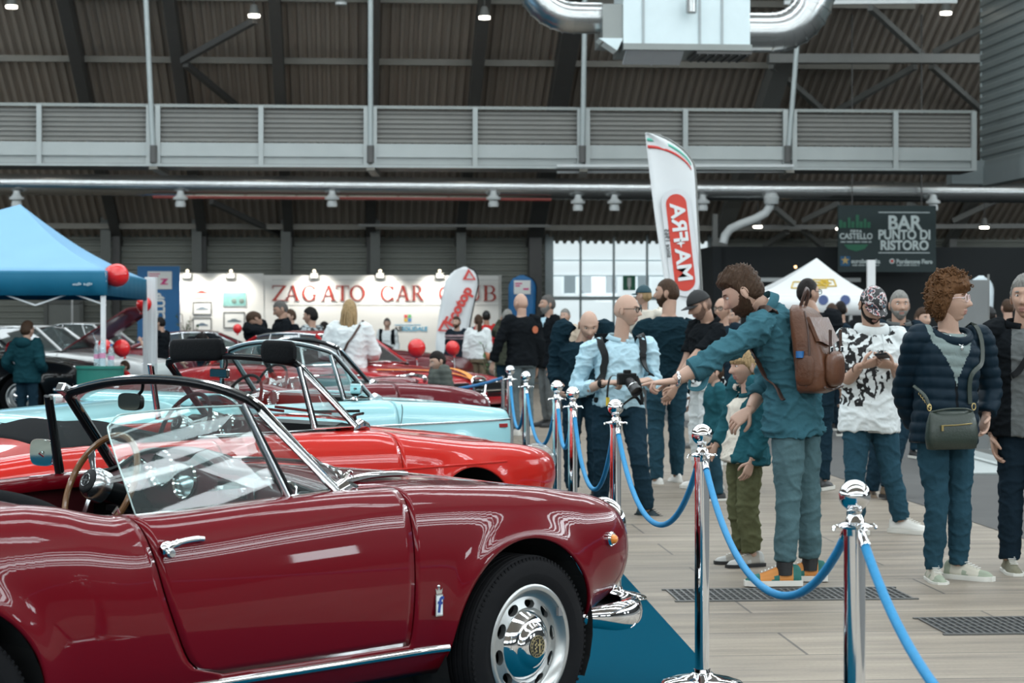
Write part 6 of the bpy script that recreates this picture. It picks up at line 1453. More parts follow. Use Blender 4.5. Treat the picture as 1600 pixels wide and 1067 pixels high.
def shoe(root, a, d, L_, upper, sole, accent=None, lace=None, pitch=0., tongue=None):
    """a: ankle joint; d: heading of the toe on the ground"""
    d = V3((d[0], d[1], 0)).normalized(); l = V3((-d.y, d.x, 0)); z = V3((0, 0, 1)); k = L_/.29
    if pitch: d2 = d*math.cos(pitch)-z*math.sin(pitch); z = d*math.sin(pitch)+z*math.cos(pitch); d = d2
    o = V3(a)-z*.075*k
    out = [(-.085, .024), (-.075, .033), (-.03, .038), (.04, .040), (.11, .048), (.16, .046), (.19, .034), (.205, .016)]
    def ring(x, w, z0, z1, top): return [o+d*x*k+l*w*k*math.cos(a_)*(1 if math.sin(a_) < 0 else top)+z*lerp(z0, z1, (math.sin(a_)+1)/2)*k for a_ in [2*PI*q/16 for q in range(16)]]
    hts = curve([(-.09, .075), (-.075, .105), (-.03, .112), (.03, .102), (.08, .082), (.13, .064), (.18, .054), (.205, .036)])
    ub = MB().loft([ring(x, w, .012, hts(x), .62) for x, w in [(lerp(-.085, .205, i/20), curve(out)(lerp(-.085, .205, i/20))) for i in range(21)]])
    mats = [upper]+([accent] if accent else [])
    sh = ub.build('shoe', mats, root, angle=180)
    if accent:
        for p in sh.data.polygons:
            q = (p.center-o); x = q.dot(d)/k; zz = q.dot(z)/k
            if x > .13 or x < -.045 or (abs(x-.045+.35*(zz-.05)) < .016 and zz < .06): p.material_index = 1
    sb = MB()
    prof = lambda x, s: curve(out)(x)*s
    sb.loft([[o+d*lerp(-.092, .212, i/24)*k+l*q*k*(curve(out)(min(.2, max(-.084, lerp(-.092, .212, i/24))))*1.06+.002)+z*zz*k for q, zz in ((-1, 0), (1, 0), (1.02, .014), (1, .028), (-1, .028), (-1.02, .014))] for i in range(25)])
    sb.build('sole', sole, sh, angle=50)
    lb = MB()
    for i in range(5): x = .045+.018*i; lb.bar(o+d*x*k-l*.021*k+z*(hts(x)+.004)*k, o+d*(x+.006)*k+l*.021*k+z*(hts(x)+.004)*k, .006*k, .004*k)
    lb.build('laces', lace or sole, sh, smooth=False)
    return sh
def human(label, x, yf, s, h, face, J=None, skin=0, hair=('short', 'brown'), top=None, bottom=None, shoes=None, headR=(0, 0, 0), male=True, beard=None, near=False,
          W=1., belly=0., curls=(.35, .35), pal=None, point=None, headk=1., cap=None, glasses=None, dY=0., fat=1., eyes=True, thing_name='person', hands=True):
    """top: dict(mat, sleeve 0..2, hem, e, region, disp, mats); bottom: dict(mat, end, e)"""
    Y = FPX/s+dY; X = (x-800)*Y/FPX; ph = math.radians(face); root = thing('person', label, 'person', (X, Y, .011 if X < .627+(11.47-Y)*.059-.1 and Y < 39 else .004 if X*HC+Y*HS > 4.45 else 0), ph)
    cph, sph = math.cos(ph), math.sin(ph)
    def px(a, b, d=0.):
        p = P(a, b, Y+d)-V3((X, Y, 0)); return V3((p.x*cph+p.y*sph, -p.x*sph+p.y*cph, p.z))
    hh = lambda a, b, c: V3((a*h, b*h, c*h))
    D = dict(hip=hh(0, 0, .525), neck=hh(.0, 0, .845), shL=hh(-.005, .104, .808), shR=hh(-.005, -.104, .808), elL=hh(-.03, .132, .625), elR=hh(-.03, -.132, .625), wrL=hh(.03, .138, .475), wrR=hh(.03, -.138, .475),
             hipL=hh(0, .052, .515), hipR=hh(0, -.052, .515), knL=hh(.015, .055, .285), knR=hh(.015, -.055, .285), anL=hh(-.012, .055, .045), anR=hh(-.012, -.055, .045), head=hh(.012, 0, .932), toeL=V3((1, .15, 0)), toeR=V3((1, -.15, 0)))
    for k_, v in (J or {}).items(): D[k_] = px(*v[1:]) if isinstance(v[0], str) else V3(v)
    J = D; R = rotm(*headR); sk = SK[skin]; vox = .0085 if near else .015
    k = h/1.75; hk = headk*k*1.02
    body = MB(); dnr = (J['head']-J['neck'])
    body.loft(torso_rings(J, h, -.016, -.08, 1.0, W, belly*.6)); lg = .78 if bottom else 1
    limb(body, [J['neck']-dnr*.25, J['neck'], J['head']-R @ V3((.02, 0, .05))*hk], [(0, .038*h), (.4, .034*h), (1, .034*h)])
    for sd in 'LR':
        limb(body, [J['sh'+sd].lerp(J['neck'], .3), J['sh'+sd], J['el'+sd], J['wr'+sd]], [(0, .030*h), (.3, .031*h), (.5, .026*h), (.66, .0235*h), (.75, .0245*h), (1, .0155*h)])
        limb(body, [J['hip'+sd], J['kn'+sd], J['an'+sd]], [(0, .046*h*lg), (.25, .042*h*lg), (.5, .031*h*lg), (.65, .031*h*lg), (.9, .022*h*lg), (1, .020*h)])
        if not shoes: body.ell(J['an'+sd]+V3(J['toe'+sd]).normalized()*.03*k-V3((0, 0, .02*k)), (.05*k, .04*k, .03*k))
    me = remeshed(body, vox, 2)
    fin = MB(); fin.v = [v.co.copy() for v in me.vertices]; fin.f = [tuple(p.vertices) for p in me.polygons]; fin.m = [0]*len(fin.f); bpy.data.meshes.remove(me)
    head_into(fin, J['head'], R, hk, male, beard, fat, eyes, *( (72, 56) if near else (44, 32)))
    if hands:
        pal = pal or {}
        for i, sd in enumerate('LR'):
            d = pal.get(sd, (None, None))[0]; n = pal.get(sd, (None, None))[1]
            d = V3(d) if d is not None else (J['wr'+sd]-J['el'+sd]).normalized(); n = V3(n) if n is not None else V3((.2, -1 if sd == 'L' else 1, 0))
            hand_into(fin, J['wr'+sd]+d*.01, d, n, sd == 'R', k*1.0, curls[i], point == sd)
    b = fin.build('body', [sk, lipm, eyew, irism, HR['stub'] if beard in (None, 'stub') else HR[beard]], root, angle=180)
    # clothes
    if bottom:
        mb = MB(); e = bottom.get('e', .016); mb.loft(torso_rings(J, h, e*.7, -.13, bottom.get('rise', .12), W, belly*.6, 6))
        en = bottom.get('end', .95); wleg = bottom.get('leg', 1.)
        for sd in 'LR':
            a = J['kn'+sd].lerp(J['an'+sd], en); limb(mb, [J['hip'+sd]+V3((0, 0, .02*h)), J['hip'+sd].lerp(J['kn'+sd], .5), J['kn'+sd], J['kn'+sd].lerp(a, .5), a], [(0, .048*h*W+e*.7), (.25, .044*h+e*.7), (.5, .0325*h+e*.8*wleg), (.72, .031*h+e*.85*wleg), (1, .0235*h+e*.95*wleg)], 14)
        me = remeshed(mb, vox, 3)
        o = finish(me, bottom.get('name', 'trousers'), bottom.get('mats', [bottom['mat']]), root, bottom.get('region'), wrinkle(bottom.get('amp', .009), (8, 8, 11), x) if bottom.get('amp', 1) else None)
    if top:
        mb = MB(); e = top.get('e', .014); mb.loft(torso_rings(J, h, e, top.get('hem', -.12), top.get('neck', .97), W, belly, 16, top.get('flare', 0.)))
        sl = top.get('sleeve', 2.)
        for sd in 'LR':
            S, E_, Wr = J['sh'+sd], J['el'+sd], J['wr'+sd]; q = top.get('sl'+sd, sl); pts = [S.lerp(J['neck'], .4), S]
            if q <= 1: pts += [S.lerp(E_, q*.5), S.lerp(E_, q)]
            else: pts += [S.lerp(E_, .5), E_, E_.lerp(Wr, q-1)]
            ee = top.get('se', e); rs = [(0, .027*h+ee*.6), (.25, .033*h+ee*.8), (.5, .028*h+ee*.9), (.75, .025*h+ee*.9), (1, (.019 if q > 1.5 else .026)*h+ee*.95)]
            limb(mb, pts, rs, 14)
        me = remeshed(mb, vox, 3)
        o = finish(me, top.get('name', 'shirt'), top.get('mats', [top['mat']]), root, top.get('region'), top.get('disp', wrinkle(top.get('amp', .012)*1.15, (6, 6, 11), x)))
        if top.get('collar'):
            c = J['neck']+(J['neck']-J['hip']).normalized()*.005; ax = (J['head']-J['neck']).normalized(); l = (J['shL']-J['shR']).normalized(); f = l.cross(ax).normalized(); l = ax.cross(f)
            rr = .047*h
            MB().grid([[c+(l*math.cos(a)+f*math.sin(a)*.9)*(rr*(1+.22*q))+ax*((.002, .013, -.012)[q]*(1-.25*math.sin(a)))*h*.9 for a in [PI/2+.22+(2*PI-.44)*i/30 for i in range(31)]] for q in (0, 1, 2)]).build('collar', top['collar'], o, solid=.004)
    if shoes:
        for sd in 'LR': shoe(root, J['an'+sd], J['toe'+sd], .166*h*shoes.get('k', 1.), shoes['mat'], shoes['sole'], shoes.get('accent'), shoes.get('lace'), shoes.get('p'+sd, 0.))
    hc = J['head']
    if hair:
        m = hair_mesh(hair[0], hk, male, fat, int(x) % 17); m.v = [hc+R @ p for p in m.v]; m.build('hair', HR[hair[1]], root, angle=180)
    if beard and beard != 'stub':
        rows = []; mb = MB(); D_ = dirs(60, 44)
        for i, r in enumerate(D_):
            for u in r:
                p = headpt(u, male, fat); g = sstep(-.02, .015, p.x)*sstep(.0, -.014, p.z+.042-.045*sstep(.05, .01, p.x))*(0 if (p.x > .07 and abs(p.y) < .020 and -.078 < p.z < -.056) else 1)
                rows.append((p*(1+(.065*g if g > .02 else -.03)+.02*g*noise.noise(p*160)), g))
        mb.v = [hc+R @ (p*hk) for p, g in rows]
        for i in range(43):
            for j in range(60):
                q = (j+1) % 60; ids = (i*60+j, i*60+q, (i+1)*60+q, (i+1)*60+j)
                if max(rows[t][1] for t in ids) > .05: mb.f.append(ids); mb.m.append(0)
        mb.build('beard', HR[beard], root, angle=180)
    # brows
    if eyes:
        for sd in (-1, 1): MB().tube([hc+R @ (V3((.0945-.018*abs(t)**1.5*(1 if t > 0 else .3), sd*(.030+.017*t), .030+.003*(1-t*t)))*hk) for t in (-1, -.5, 0, .5, 1)], [.002*hk, .0032*hk, .0034*hk, .003*hk, .0015*hk], 6, flat=(1.2, .7)).build('eyebrow', HR[(hair or ('', 'stub'))[1] if not (beard and beard != 'stub') else beard], root)
    if cap: cap_mesh(hc, R, hk, cap, root)
    if glasses: glass_frames(hc, R, hk, glasses, root)
    return root, J, R, hk, px
def cap_mesh(hc, R, k, m, root, back=False):
    mb = MB(); rows = []
    for i in range(13):
        e = lerp(.14, 1.52, i/12); rows.append([hc+R @ (V3(((.108+.004*math.cos(a))*math.cos(e)*math.cos(a), .087*math.cos(e)*math.sin(a), .020+.116*math.sin(e)))*k) for a in [2*PI*j/36 for j in range(36)]])
    mb.grid(rows, closed=True)
    c = mb.build('cap', m, root, angle=180, solid=.003)
    rows = []
    for i in range(7):
        t = i/6; rows.append([hc+R @ (V3((.098*math.cos(a)+t*.078*math.cos(a)**.7, .084*math.sin(a)*(1-.1*t), .037-.012*t-.020*abs(math.sin(a))**2*1.0))*k) for a in [lerp(-1.15, 1.15, j/18) for j in range(19)]])
    MB().grid(rows).build('brim', m, c, angle=180, solid=.004); MB().ell(hc+R @ (V3((0, 0, .137))*k), (.008*k, .008*k, .005*k), 10, 6).build('button', m, c)
def glass_frames(hc, R, k, m, root, w=.0022):
    mb = MB(); T = lambda x, y, z: hc+R @ (V3((x, y, z))*k); ln = MB()
    for s in (-1, 1):
        ring = [T(.104-.008*math.cos(a)*s*0-.006*abs(math.cos(a)*.5+.5)*.6, s*(.033+.025*math.copysign(abs(math.cos(a))**.7, math.cos(a))), .009+.019*math.copysign(abs(math.sin(a))**.7, math.sin(a))) for a in [2*PI*j/24 for j in range(24)]]
        mb.tube(ring, .0028*k, 6, close=True); ln.add(ring, [tuple(range(24))])
        mb.tube([T(.098, s*.058, .014), T(.07, s*.076, .014), T(0, s*.084, .012), T(-.02, s*.084, -.004)], .0022*k, 6)
    mb.tube([T(.104, -.009, .013), T(.107, 0, .015), T(.104, .009, .013)], .0022*k, 6)
    g = mb.build('glasses', m, root); ln.build('lens', glass_mat('lens_glass', (.85, .9, .9), 1.5, .03), g, smooth=False)
from mathutils.bvhtree import BVHTree
def drape(o, pts, out=.008, n=6):
    """lets a rough path lie on the surface of a garment"""
    t = BVHTree.FromPolygons([v.co for v in o.data.vertices], [p.vertices for p in o.data.polygons]); res = []
    for p in smooth_path(pts, n):
        q, nr, i, d = t.find_nearest(p); res.append(q+nr*out)
    for _ in range(2): res = [res[0]]+[(a+b*2+c)/4 for a, b, c in zip(res, res[1:], res[2:])]+[res[-1]]
    return res
def strap(root, name, path, w, th, m, o=None):
    """a flat band along a path; widths lie along the surface"""
    mb = MB(); N = len(path)
    t = BVHTree.FromPolygons([v.co for v in o.data.vertices], [p.vertices for p in o.data.polygons]) if o else None; rings = []
    for i, p in enumerate(path):
        tg = (path[min(i+1, N-1)]-path[max(i-1, 0)]).normalized(); nr = t.find_nearest(p)[1] if t else V3((1, 0, 0)); b = tg.cross(nr); b = b.normalized() if b.length > 1e-5 else V3((0, 1, 0)); nr = b.cross(tg)
        rings.append([p+b*w/2+nr*th, p-b*w/2+nr*th, p-b*w/2-nr*th, p+b*w/2-nr*th])
    return mb.loft(rings).build(name, m, root, angle=40)
def child(root, nm): return [c for c in root.children if c.name.split('.')[0] == nm][0]
def fabric(name, c, rough=.9, bump=.5, var=.14, scale=18): return mat('cloth_'+name, c, rough, var=var, scale=scale, bump=bump, bscale=30, spec=.05)
denim_t = fabric('teal_denim', (.040, .118, .148), scale=9, var=.25); jean_g = fabric('grey_teal_jeans', (.075, .135, .150), var=.3, scale=7); jean_b = fabric('blue_jeans', (.022, .060, .085), var=.35, scale=7); jean_d = fabric('dark_jeans', (.012, .030, .045), var=.3, scale=7)
navy = fabric('navy', (.010, .020, .030)); blackc = fabric('black', (.008, .010, .012)); whitec = fabric('white', (.66, .70, .70), var=.05); shirt_b = fabric('pale_blue_shirt', (.42, .60, .68), var=.06); olive = fabric('olive', (.10, .105, .055), var=.2)
greyc = fabric('grey', (.12, .13, .13)); beige = fabric('beige', (.50, .42, .33)); redc = fabric('red', (.45, .03, .03)); teal_d = fabric('dark_teal', (.008, .040, .050)); creamc = fabric('cream', (.62, .58, .50), var=.06); tee_g = fabric('sage_grey', (.19, .24, .235))
white_s = mat('shoe_white', (.70, .69, .65), .55, var=.06); black_s = mat('shoe_black', (.012, .013, .014), .5, var=.2); sole_w = mat('sole_white', (.66, .65, .60), .6, var=.05); sole_b = mat('sole_black', (.014, .014, .014), .7)
p = lambda x, y, d=0.: ('px', x, y, d)
# --- man with the leather backpack, bending forward and pointing
r5, J5, R5, hk5, px5 = human('man in teal denim shirt with a leather backpack, bending and pointing at the cars', 1240, 912, 287, 1.80, 150, J=dict(
    hip=p(1240, 645), waist=p(1236, 555, -.02), neck=p(1192, 482), head=p(1160, 457, -.03), shL=p(1186, 512, -.20), shR=p(1212, 498, .18), elL=p(1106, 566, -.34), wrL=p(1054, 595, -.36), elR=p(1196, 590, .22), wrR=p(1172, 640, .05),
    hipL=p(1230, 650, -.09), hipR=p(1252, 648, .09), knL=p(1232, 775, -.10), knR=p(1262, 772, .08), anL=p(1226, 892, -.12), anR=p(1266, 885, .10), toeL=(.85, .54, 0), toeR=(.92, .40, 0)),
    headR=(22, 30, 0), hair=('swept', 'brown'), beard='brown', near=True, skin=0, W=.98, curls=(.5, .45), point='L', pal={'L': ((.86, .42, -.10), (.25, .1, -1)), 'R': ((.55, .5, -.55), (.3, -.3, -.6))},
    top=dict(mat=denim_t, sleeve=1.35, slR=1.6, hem=-.20, e=.020, amp=.020, collar=denim_t, flare=.05, name='denim_shirt'), bottom=dict(mat=jean_g, end=.88, e=.014, name='jeans'),
    shoes=dict(mat=mat('shoe_orange', (.55, .22, .05), .7), accent=mat('shoe_green', (.015, .13, .11), .7), sole=sole_w, lace=white_s))
for sd in 'LR': MB().tube([J5['an'+sd]+V3((0, 0, -.02)), J5['an'+sd]+V3((0, 0, .05))], .045, 16).build('sock', black_s, r5)
w = J5['wrL']; d = (J5['elL']-w).normalized(); MB().tube([w+d*.022+(V3((0, 0, 1))*math.cos(a)+d.cross(V3((0, 0, 1))).normalized()*math.sin(a))*.034 for a in [2*PI*k/24 for k in range(24)]], .008, 8, close=True, flat=(1, 1.3)).build('wrist_watch', chrome_s, r5)
c = J5['elL'].lerp(J5['wrL'], .36); d = (J5['wrL']-J5['elL']).normalized(); MB().tube([c-d*.045, c-d*.02, c+d*.02, c+d*.03], [.058, .068, .067, .052], 18).build('rolled_cuff', denim_t, r5)
MB().tube(smooth_path([c+d*.02+V3((0, .03, -.05)), c+V3((.01, .05, -.10)), c-d*.05+V3((0, .03, -.12)), c-d*.07+V3((0, .0, -.06))], 5), .012, 8, flat=(.4, 1.4)).build('sleeve_tab', denim_t, r5)
# backpack
def world_thing(name, label, cat, x, y, s, dY=0., ang=0., group=None):
    q = P(x, y, FPX/s+dY); return thing(name, label, cat, q, math.radians(ang), group)
bk = world_thing('backpack', 'brown leather backpack worn by the man in the teal denim shirt', 'backpack', 1268, 545, 287, -.17, 150)
lea = mat('leather_brown', (.100, .040, .020), .36, spec=.35, var=.5, scale=7, bump=.25, bscale=60); lead = mat('leather_dark', (.050, .022, .014), .4, var=.3, scale=10)
# local: +x toward the wearer, y across (left toward camera), z up
def pack_ring(z, hw_, x0, x1, lean): return [V3((lerp(x0, x1, (math.cos(a)*abs(math.cos(a))**-.45+1)/2 if abs(math.cos(a)) > 1e-6 else .5)+lean*z, hw_*math.copysign(abs(math.sin(a))**.5, math.sin(a)), z)) for a in [2*PI*q/36 for q in range(36)]]
zs = [(-.235, .10), (-.232, .135), (-.21, .152), (-.10, .158), (.05, .150), (.15, .138), (.20, .120), (.225, .090), (.235, .05)]
xo = curve([(-.235, -.04), (-.22, -.085), (-.1, -.112), (.08, -.085), (.2, -.03), (.235, .02)])
rr = [pack_ring(z, curve(zs)(z), xo(z), .07, .12) for z in [lerp(-.235, .235, i/24) for i in range(25)]]
o = MB().loft(rr).build('pack_body', lea, bk, angle=180)
for v in o.data.vertices: v.co += v.co.normalized()*.006*noise.noise(v.co*16)
MB().loft([[V3((xo(z)-.012*q+.12*z, y, z)) for y, z in [(lerp(-.135, .135, k/14), .17) for k in range(15)]+[(lerp(.14, -.14, k/14), .03-.012*math.cos(PI*(k/7-1))) for k in range(15)]] for q in (-.5, 1.2)]).build('flap', lea, bk, angle=60)
pk = MB().ell((xo(-.09)-.01-.011, .0, -.105), (.030, .115, .095), 20, 14, f=lambda q: V3((q.x, .115*math.copysign(abs(q.y/.115)**.6, q.y), .095*math.copysign(abs(q.z/.095)**.6, q.z)))).build('front_pocket', lea, bk, angle=180)
sp_ = MB().ell((-.01-.012, .150, -.11), (.055, .026, .085), 20, 14, f=lambda q: V3((.055*math.copysign(abs(q.x/.055)**.6, q.x), q.y, .085*math.copysign(abs(q.z/.085)**.6, q.z)))).build('side_pocket', lea, bk, angle=180)
MB().cyl((.0, .165, -.045), (.0, .165, -.01), .022, 14).build('bottle_top', mat('bottle_blue', (.02, .12, .32), .3), bk)
for y in (-.075, .075):
    e = MB().box((xo(.0)-.034, y, .02), (.008, .030, .17)).build('closure_strap', lead, bk, smooth=False, bevel=.003); MB().box((xo(.0)-.040, y, .0), (.008, .034, .028)).build('buckle', chrome_s, e, smooth=False, bevel=.003)
MB().tube(smooth_path([(.05, -.035, .225), (.03, -.03, .29), (.03, 0, .315), (.03, .03, .29), (.05, .035, .225)], 5), .014, 10, flat=(.5, 1.3)).build('carry_handle', lead, bk)
for q in ([(xo(-.2)+.12*-.2-.01, -.13, -.2), (xo(-.18)-.02, 0, -.215), (xo(-.2)-.034, .13, -.2)], [(-.03, .152, -.2), (-.05+.0, .158, -.05), (-.035, .142, .12), (.0, .10, .2)]): MB().tube(smooth_path(q, 6), .006, 8).build('piping', lead, bk)
sh5 = child(r5, 'denim_shirt'); o5 = r5.location; Ri = Matrix.Rotation(-math.radians(150), 3, 'Z')
loc5 = lambda v: V3(v)
hw5 = J5['shL']; 
pa = drape(sh5, [J5['shL'].lerp(J5['neck'], .45)+V3((-.10, 0, .03)), J5['shL'].lerp(J5['neck'], .45)+V3((.0, .0, .10)), J5['shL'].lerp(J5['neck'], .40)+V3((.13, .01, -.04)), J5['shL']+V3((.10, -.03, -.17)), J5['shL']+V3((.02, .03, -.30)), J5['shL']+V3((-.14, .0, -.36))], .006)
off5 = Ri @ (r5.location-bk.location)
strap(bk, 'shoulder_strap', [q+off5 for q in pa], .042, .004, lead)
b_ = [c_ for c_ in bk.children if c_.name.startswith('shoulder_strap')][0]
# --- child beside him
teal_j = fabric('child_teal', (.018, .085, .105))
human('child with a fringe in teal overshirt and olive trousers beside the bending man', 1165, 890, 267, 1.31, 196, J=dict(head=p(1164, 573), neck=p(1170, 617), elR=p(1136, 668, .15), wrR=p(1118, 697, .1)), headR=(6, 4, 0), hair=('bowl', 'blond'), near=True, male=False, headk=1.13, skin=0,
    top=dict(mat=teal_j, mats=[teal_j, creamc], sleeve=1.9, hem=-.28, e=.022, amp=.010, name='overshirt', flare=.08, region=lambda c, n: 1 if n.x > .05 and c.x > 0 and abs(c.y) < .085 and c.z > .55 and c.z < 1.06 else 0, collar=teal_j),
    bottom=dict(mat=olive, end=.90, e=.022, leg=1.3, amp=.012, name='cargo_trousers'), shoes=dict(mat=mat('shoe_greybeige', (.33, .31, .27), .7), sole=sole_b, accent=mat('shoe_silver', (.45, .45, .43), .5), lace=white_s, k=1.1))
# --- curly haired woman
puff = lambda c, n: .0095*abs(math.sin(c.z*PI/.062+.5*math.sin(c.y*9)))**.6+.004*noise.noise(c*22)-.004
puffm = mat('puffer_navy', (.005, .016, .027), .55, var=.15, scale=9, spec=.12)
r2, J2, R2, hk2, px2 = human('curly haired woman in a navy quilted jacket with pale pink glasses', 1477, 905, 283, 1.70, -68, J=dict(
    neck=p(1482, 515), head=p(1484, 470, -.02), shR=p(1433, 532, -.05), shL=p(1532, 530, .09), elR=p(1413, 615, .10), wrR=p(1432, 668, .16), elL=p(1548, 608, .16), wrL=p(1541, 648, .08), hip=p(1475, 665), hipR=p(1454, 668, -.03), hipL=p(1497, 666, .05), knR=p(1464, 785, -.05), anR=p(1458, 890, 0), knL=p(1500, 782, .03), anL=p(1498, 884, .06), toeR=(1, -.35, 0), toeL=(.9, .55, 0)),
    headR=(44, -3, 0), hair=('curly', 'curly'), male=False, near=True, skin=0, W=1.02, belly=.02, glasses=mat('glasses_pink', (.72, .55, .55), .3),
    top=dict(mat=puffm, mats=[puffm, tee_g, blackc], sleeve=1.95, hem=-.18, e=.024, disp=puff, name='quilted_jacket', region=lambda c, n: (1 if abs(c.y+.02) < .13*sstep(1.06, 1.40, c.z) and c.z > 1.06 else 2 if abs(c.y+.02) < .008 else 0) if n.x > .0 and c.x > .02 else 0),
    bottom=dict(mat=jean_b, end=.97, e=.012, name='jeans'), shoes=dict(mat=mat('shoe_offwhite', (.55, .52, .44), .7), sole=sole_w, accent=mat('shoe_palegreen', (.30, .34, .26), .7), lace=white_s))
MB().tube([J2['neck']+V3((.02, 0, .005))+V3((.098*math.cos(a)*.9, .112*math.sin(a), -.022+.012*max(0, -math.cos(a))-.05*max(0, math.cos(a)))) for a in [2*PI*k/30 for k in range(30)]], .030, 10, close=True, flat=(.9, .7)).build('hood_collar', puffm, r2)
jk = child(r2, 'quilted_jacket')
MB().tube(drape(jk, [J2['neck']+V3((.03, -.075, .01)), J2['neck']+V3((.11, -.045, -.05)), J2['neck']+V3((.13, .0, -.085)), J2['neck']+V3((.11, .035, -.05)), J2['neck']+V3((.03, .065, .01))], .004), .0022, 6).ell(J2['neck']+V3((.145, -.01, -.10)), (.006, .008, .014), 10, 8).build('necklace', chrome_s, r2)
# her shoulder bag
bagm = mat('leather_green', (.022, .034, .026), .38, var=.2, scale=9, bump=.15, bscale=80); gold_z = mat('zip_gold', (.55, .42, .18), .3, metal=.8)
hb = world_thing('handbag', 'dark green leather shoulder bag carried by the curly haired woman', 'bag', 1487, 672, 283, -.20, -68)
def bag_ring(z, hw_, dp_): return [V3((dp_*math.copysign(abs(math.cos(a))**.7, math.cos(a)), hw_*math.copysign(abs(math.sin(a))**.45, math.sin(a)), z)) for a in [2*PI*q/32 for q in range(32)]]
o = MB().loft([bag_ring(-.105, .13, .02), bag_ring(-.10, .150, .040), bag_ring(-.04, .160, .052), bag_ring(.04, .152, .045), bag_ring(.085, .142, .026), bag_ring(.105, .135, .010)]).build('bag_body', bagm, hb, angle=180)
MB().tube([(.050, -.10, .028), (.053, 0, .030), (.050, .095, .036)], .0035, 6).box((.054, -.095, .015), (.006, .012, .03)).build('zip', gold_z, hb)
MB().tube(smooth_path([(.0, -.135, .10), (.035, -.07, .115), (.038, 0, .118), (.035, .07, .115), (0, .135, .10)], 5), .006, 8).build('top_zip', bagm, hb)
for y in (-.142, .142): MB().tube([(.0, y+.012*math.cos(a), .125+.018*math.sin(a)) for a in [2*PI*k/16 for k in range(16)]], .003, 6, close=True).build('ring', gold_z, hb)
o2 = Matrix.Rotation(math.radians(68), 3, 'Z') @ (hb.location-r2.location)
sp = drape(jk, [o2+V3((-.03, .142, .14)), o2+V3((-.03, .15, .30)), J2['shL']+V3((.14, -.05, -.12)), J2['shL'].lerp(J2['neck'], .3)+V3((.04, 0, .06)), J2['shL'].lerp(J2['neck'], .3)+V3((-.1, 0, -.03))], .010)
strap(hb, 'strap', [q-o2 for q in sp], .026, .003, bagm, None)
sp = [o2+V3((-.0, -.142, .13)), o2+V3((-.02, -.16, .19)), o2+V3((-.08, -.19, .24))]; MB().tube([q-o2 for q in smooth_path(sp, 5)], .009, 8, flat=(.5, 1.2)).build('strap', bagm, hb)
for k in range(6): q = (sp[0]-o2).lerp(sp[2]-o2, k/8); MB().tube([q+V3((.004, .008*math.cos(a), .008*math.sin(a))) for a in [2*PI*t/10 for t in range(10)]], .0022, 5, close=True).build('chain_link', gold_z, hb)
# --- man in the patterned cap and printed hoodie
def print_mat():
    m = mat('cloth_printed', (.7, .72, .72), .85, var=0, bump=.15, scale=20, bscale=380); nt = m.node_tree; N = nt.nodes.new; L = nt.links.new; b = nt.nodes['Principled BSDF']
    tc = [n for n in nt.nodes if n.type == 'TEX_COORD'][0]; mp = N('ShaderNodeMapping'); mp.inputs['Scale'].default_value = (2.2, 3.2, 2.2); mp.inputs['Rotation'].default_value = (.5, 0, 0); L(tc.outputs['Object'], mp.inputs[0])
    wv_ = N('ShaderNodeTexWave'); wv_.inputs['Scale'].default_value = 2.4; wv_.inputs['Distortion'].default_value = 11; wv_.inputs['Detail'].default_value = 4; wv_.inputs['Detail Scale'].default_value = 1.6; L(mp.outputs[0], wv_.inputs['Vector'])
    n2 = N('ShaderNodeTexNoise'); n2.inputs['Scale'].default_value = 34; n2.inputs['Detail'].default_value = 6; L(mp.outputs[0], n2.inputs['Vector'])
    ad = N('ShaderNodeMath'); ad.operation = 'MULTIPLY_ADD'; ad.inputs[1].default_value = .55; L(n2.outputs['Fac'], ad.inputs[0]); L(wv_.outputs['Fac'], ad.inputs[2])
    rp = N('ShaderNodeValToRGB'); rp.color_ramp.interpolation = 'LINEAR'; e = rp.color_ramp.elements; e[0].position = .62; e[0].color = (.012, .012, .013, 1); e[1].position = .72; e[1].color = (.66, .70, .70, 1); L(ad.outputs[0], rp.inputs[0]); L(rp.outputs[0], b.inputs['Base Color'])
    return m
prm = print_mat()
def tiger(c, n):
    if n.x < -.1: return 0
    y, z = c.y, c.z
    if ((y+.13)/.13)**2+((z-1.27)/.17)**2 < 1: return 1
    if ((y+.06+.3*(1.15-z))/.17)**2+((z-1.05)/.20)**2 < 1: return 1
    if ((y-.10)/.05)**2+((z-1.32)/.05)**2 < 1: return 1
    return 0
r3, J3, R3, hk3, px3 = human('man in a patterned black cap and white printed hoodie looking down at his phone', 1362, 832, 231, 1.77, -80, J=dict(
    neck=p(1362, 517), head=p(1363, 477, -.05), shR=p(1320, 532, 0), shL=p(1405, 530, .03), elR=p(1320, 592, -.05), wrR=p(1344, 572, -.30), elL=p(1410, 590, 0), wrL=p(1396, 572, -.28), hip=p(1358, 655), hipR=p(1339, 660), hipL=p(1379, 660), knR=p(1336, 742, -.1), anR=p(1338, 814, -.06), knL=p(1392, 738, -.05), anL=p(1409, 815, -.08), toeL=(.75, .75, 0), toeR=(1, -.1, 0)),
    headR=(4, 32, 0), hair=('short', 'black'), beard='black', near=True, skin=1, W=1.05, curls=(.75, .75), pal={'R': ((.25, .9, .25), (-.5, .1, .6)), 'L': ((.25, -.9, .2), (-.5, -.1, .6))},
    top=dict(mat=whitec, mats=[whitec, prm, blackc], sleeve=1.12, hem=-.14, e=.024, amp=.013, name='hoodie', region=tiger), bottom=dict(mat=jean_b, end=.98, e=.016, name='jeans'),
    shoes=dict(mat=white_s, sole=sole_w, accent=white_s, lace=sole_w), cap=mat('cap_patterned', (.02, .02, .022), .5, var=0))
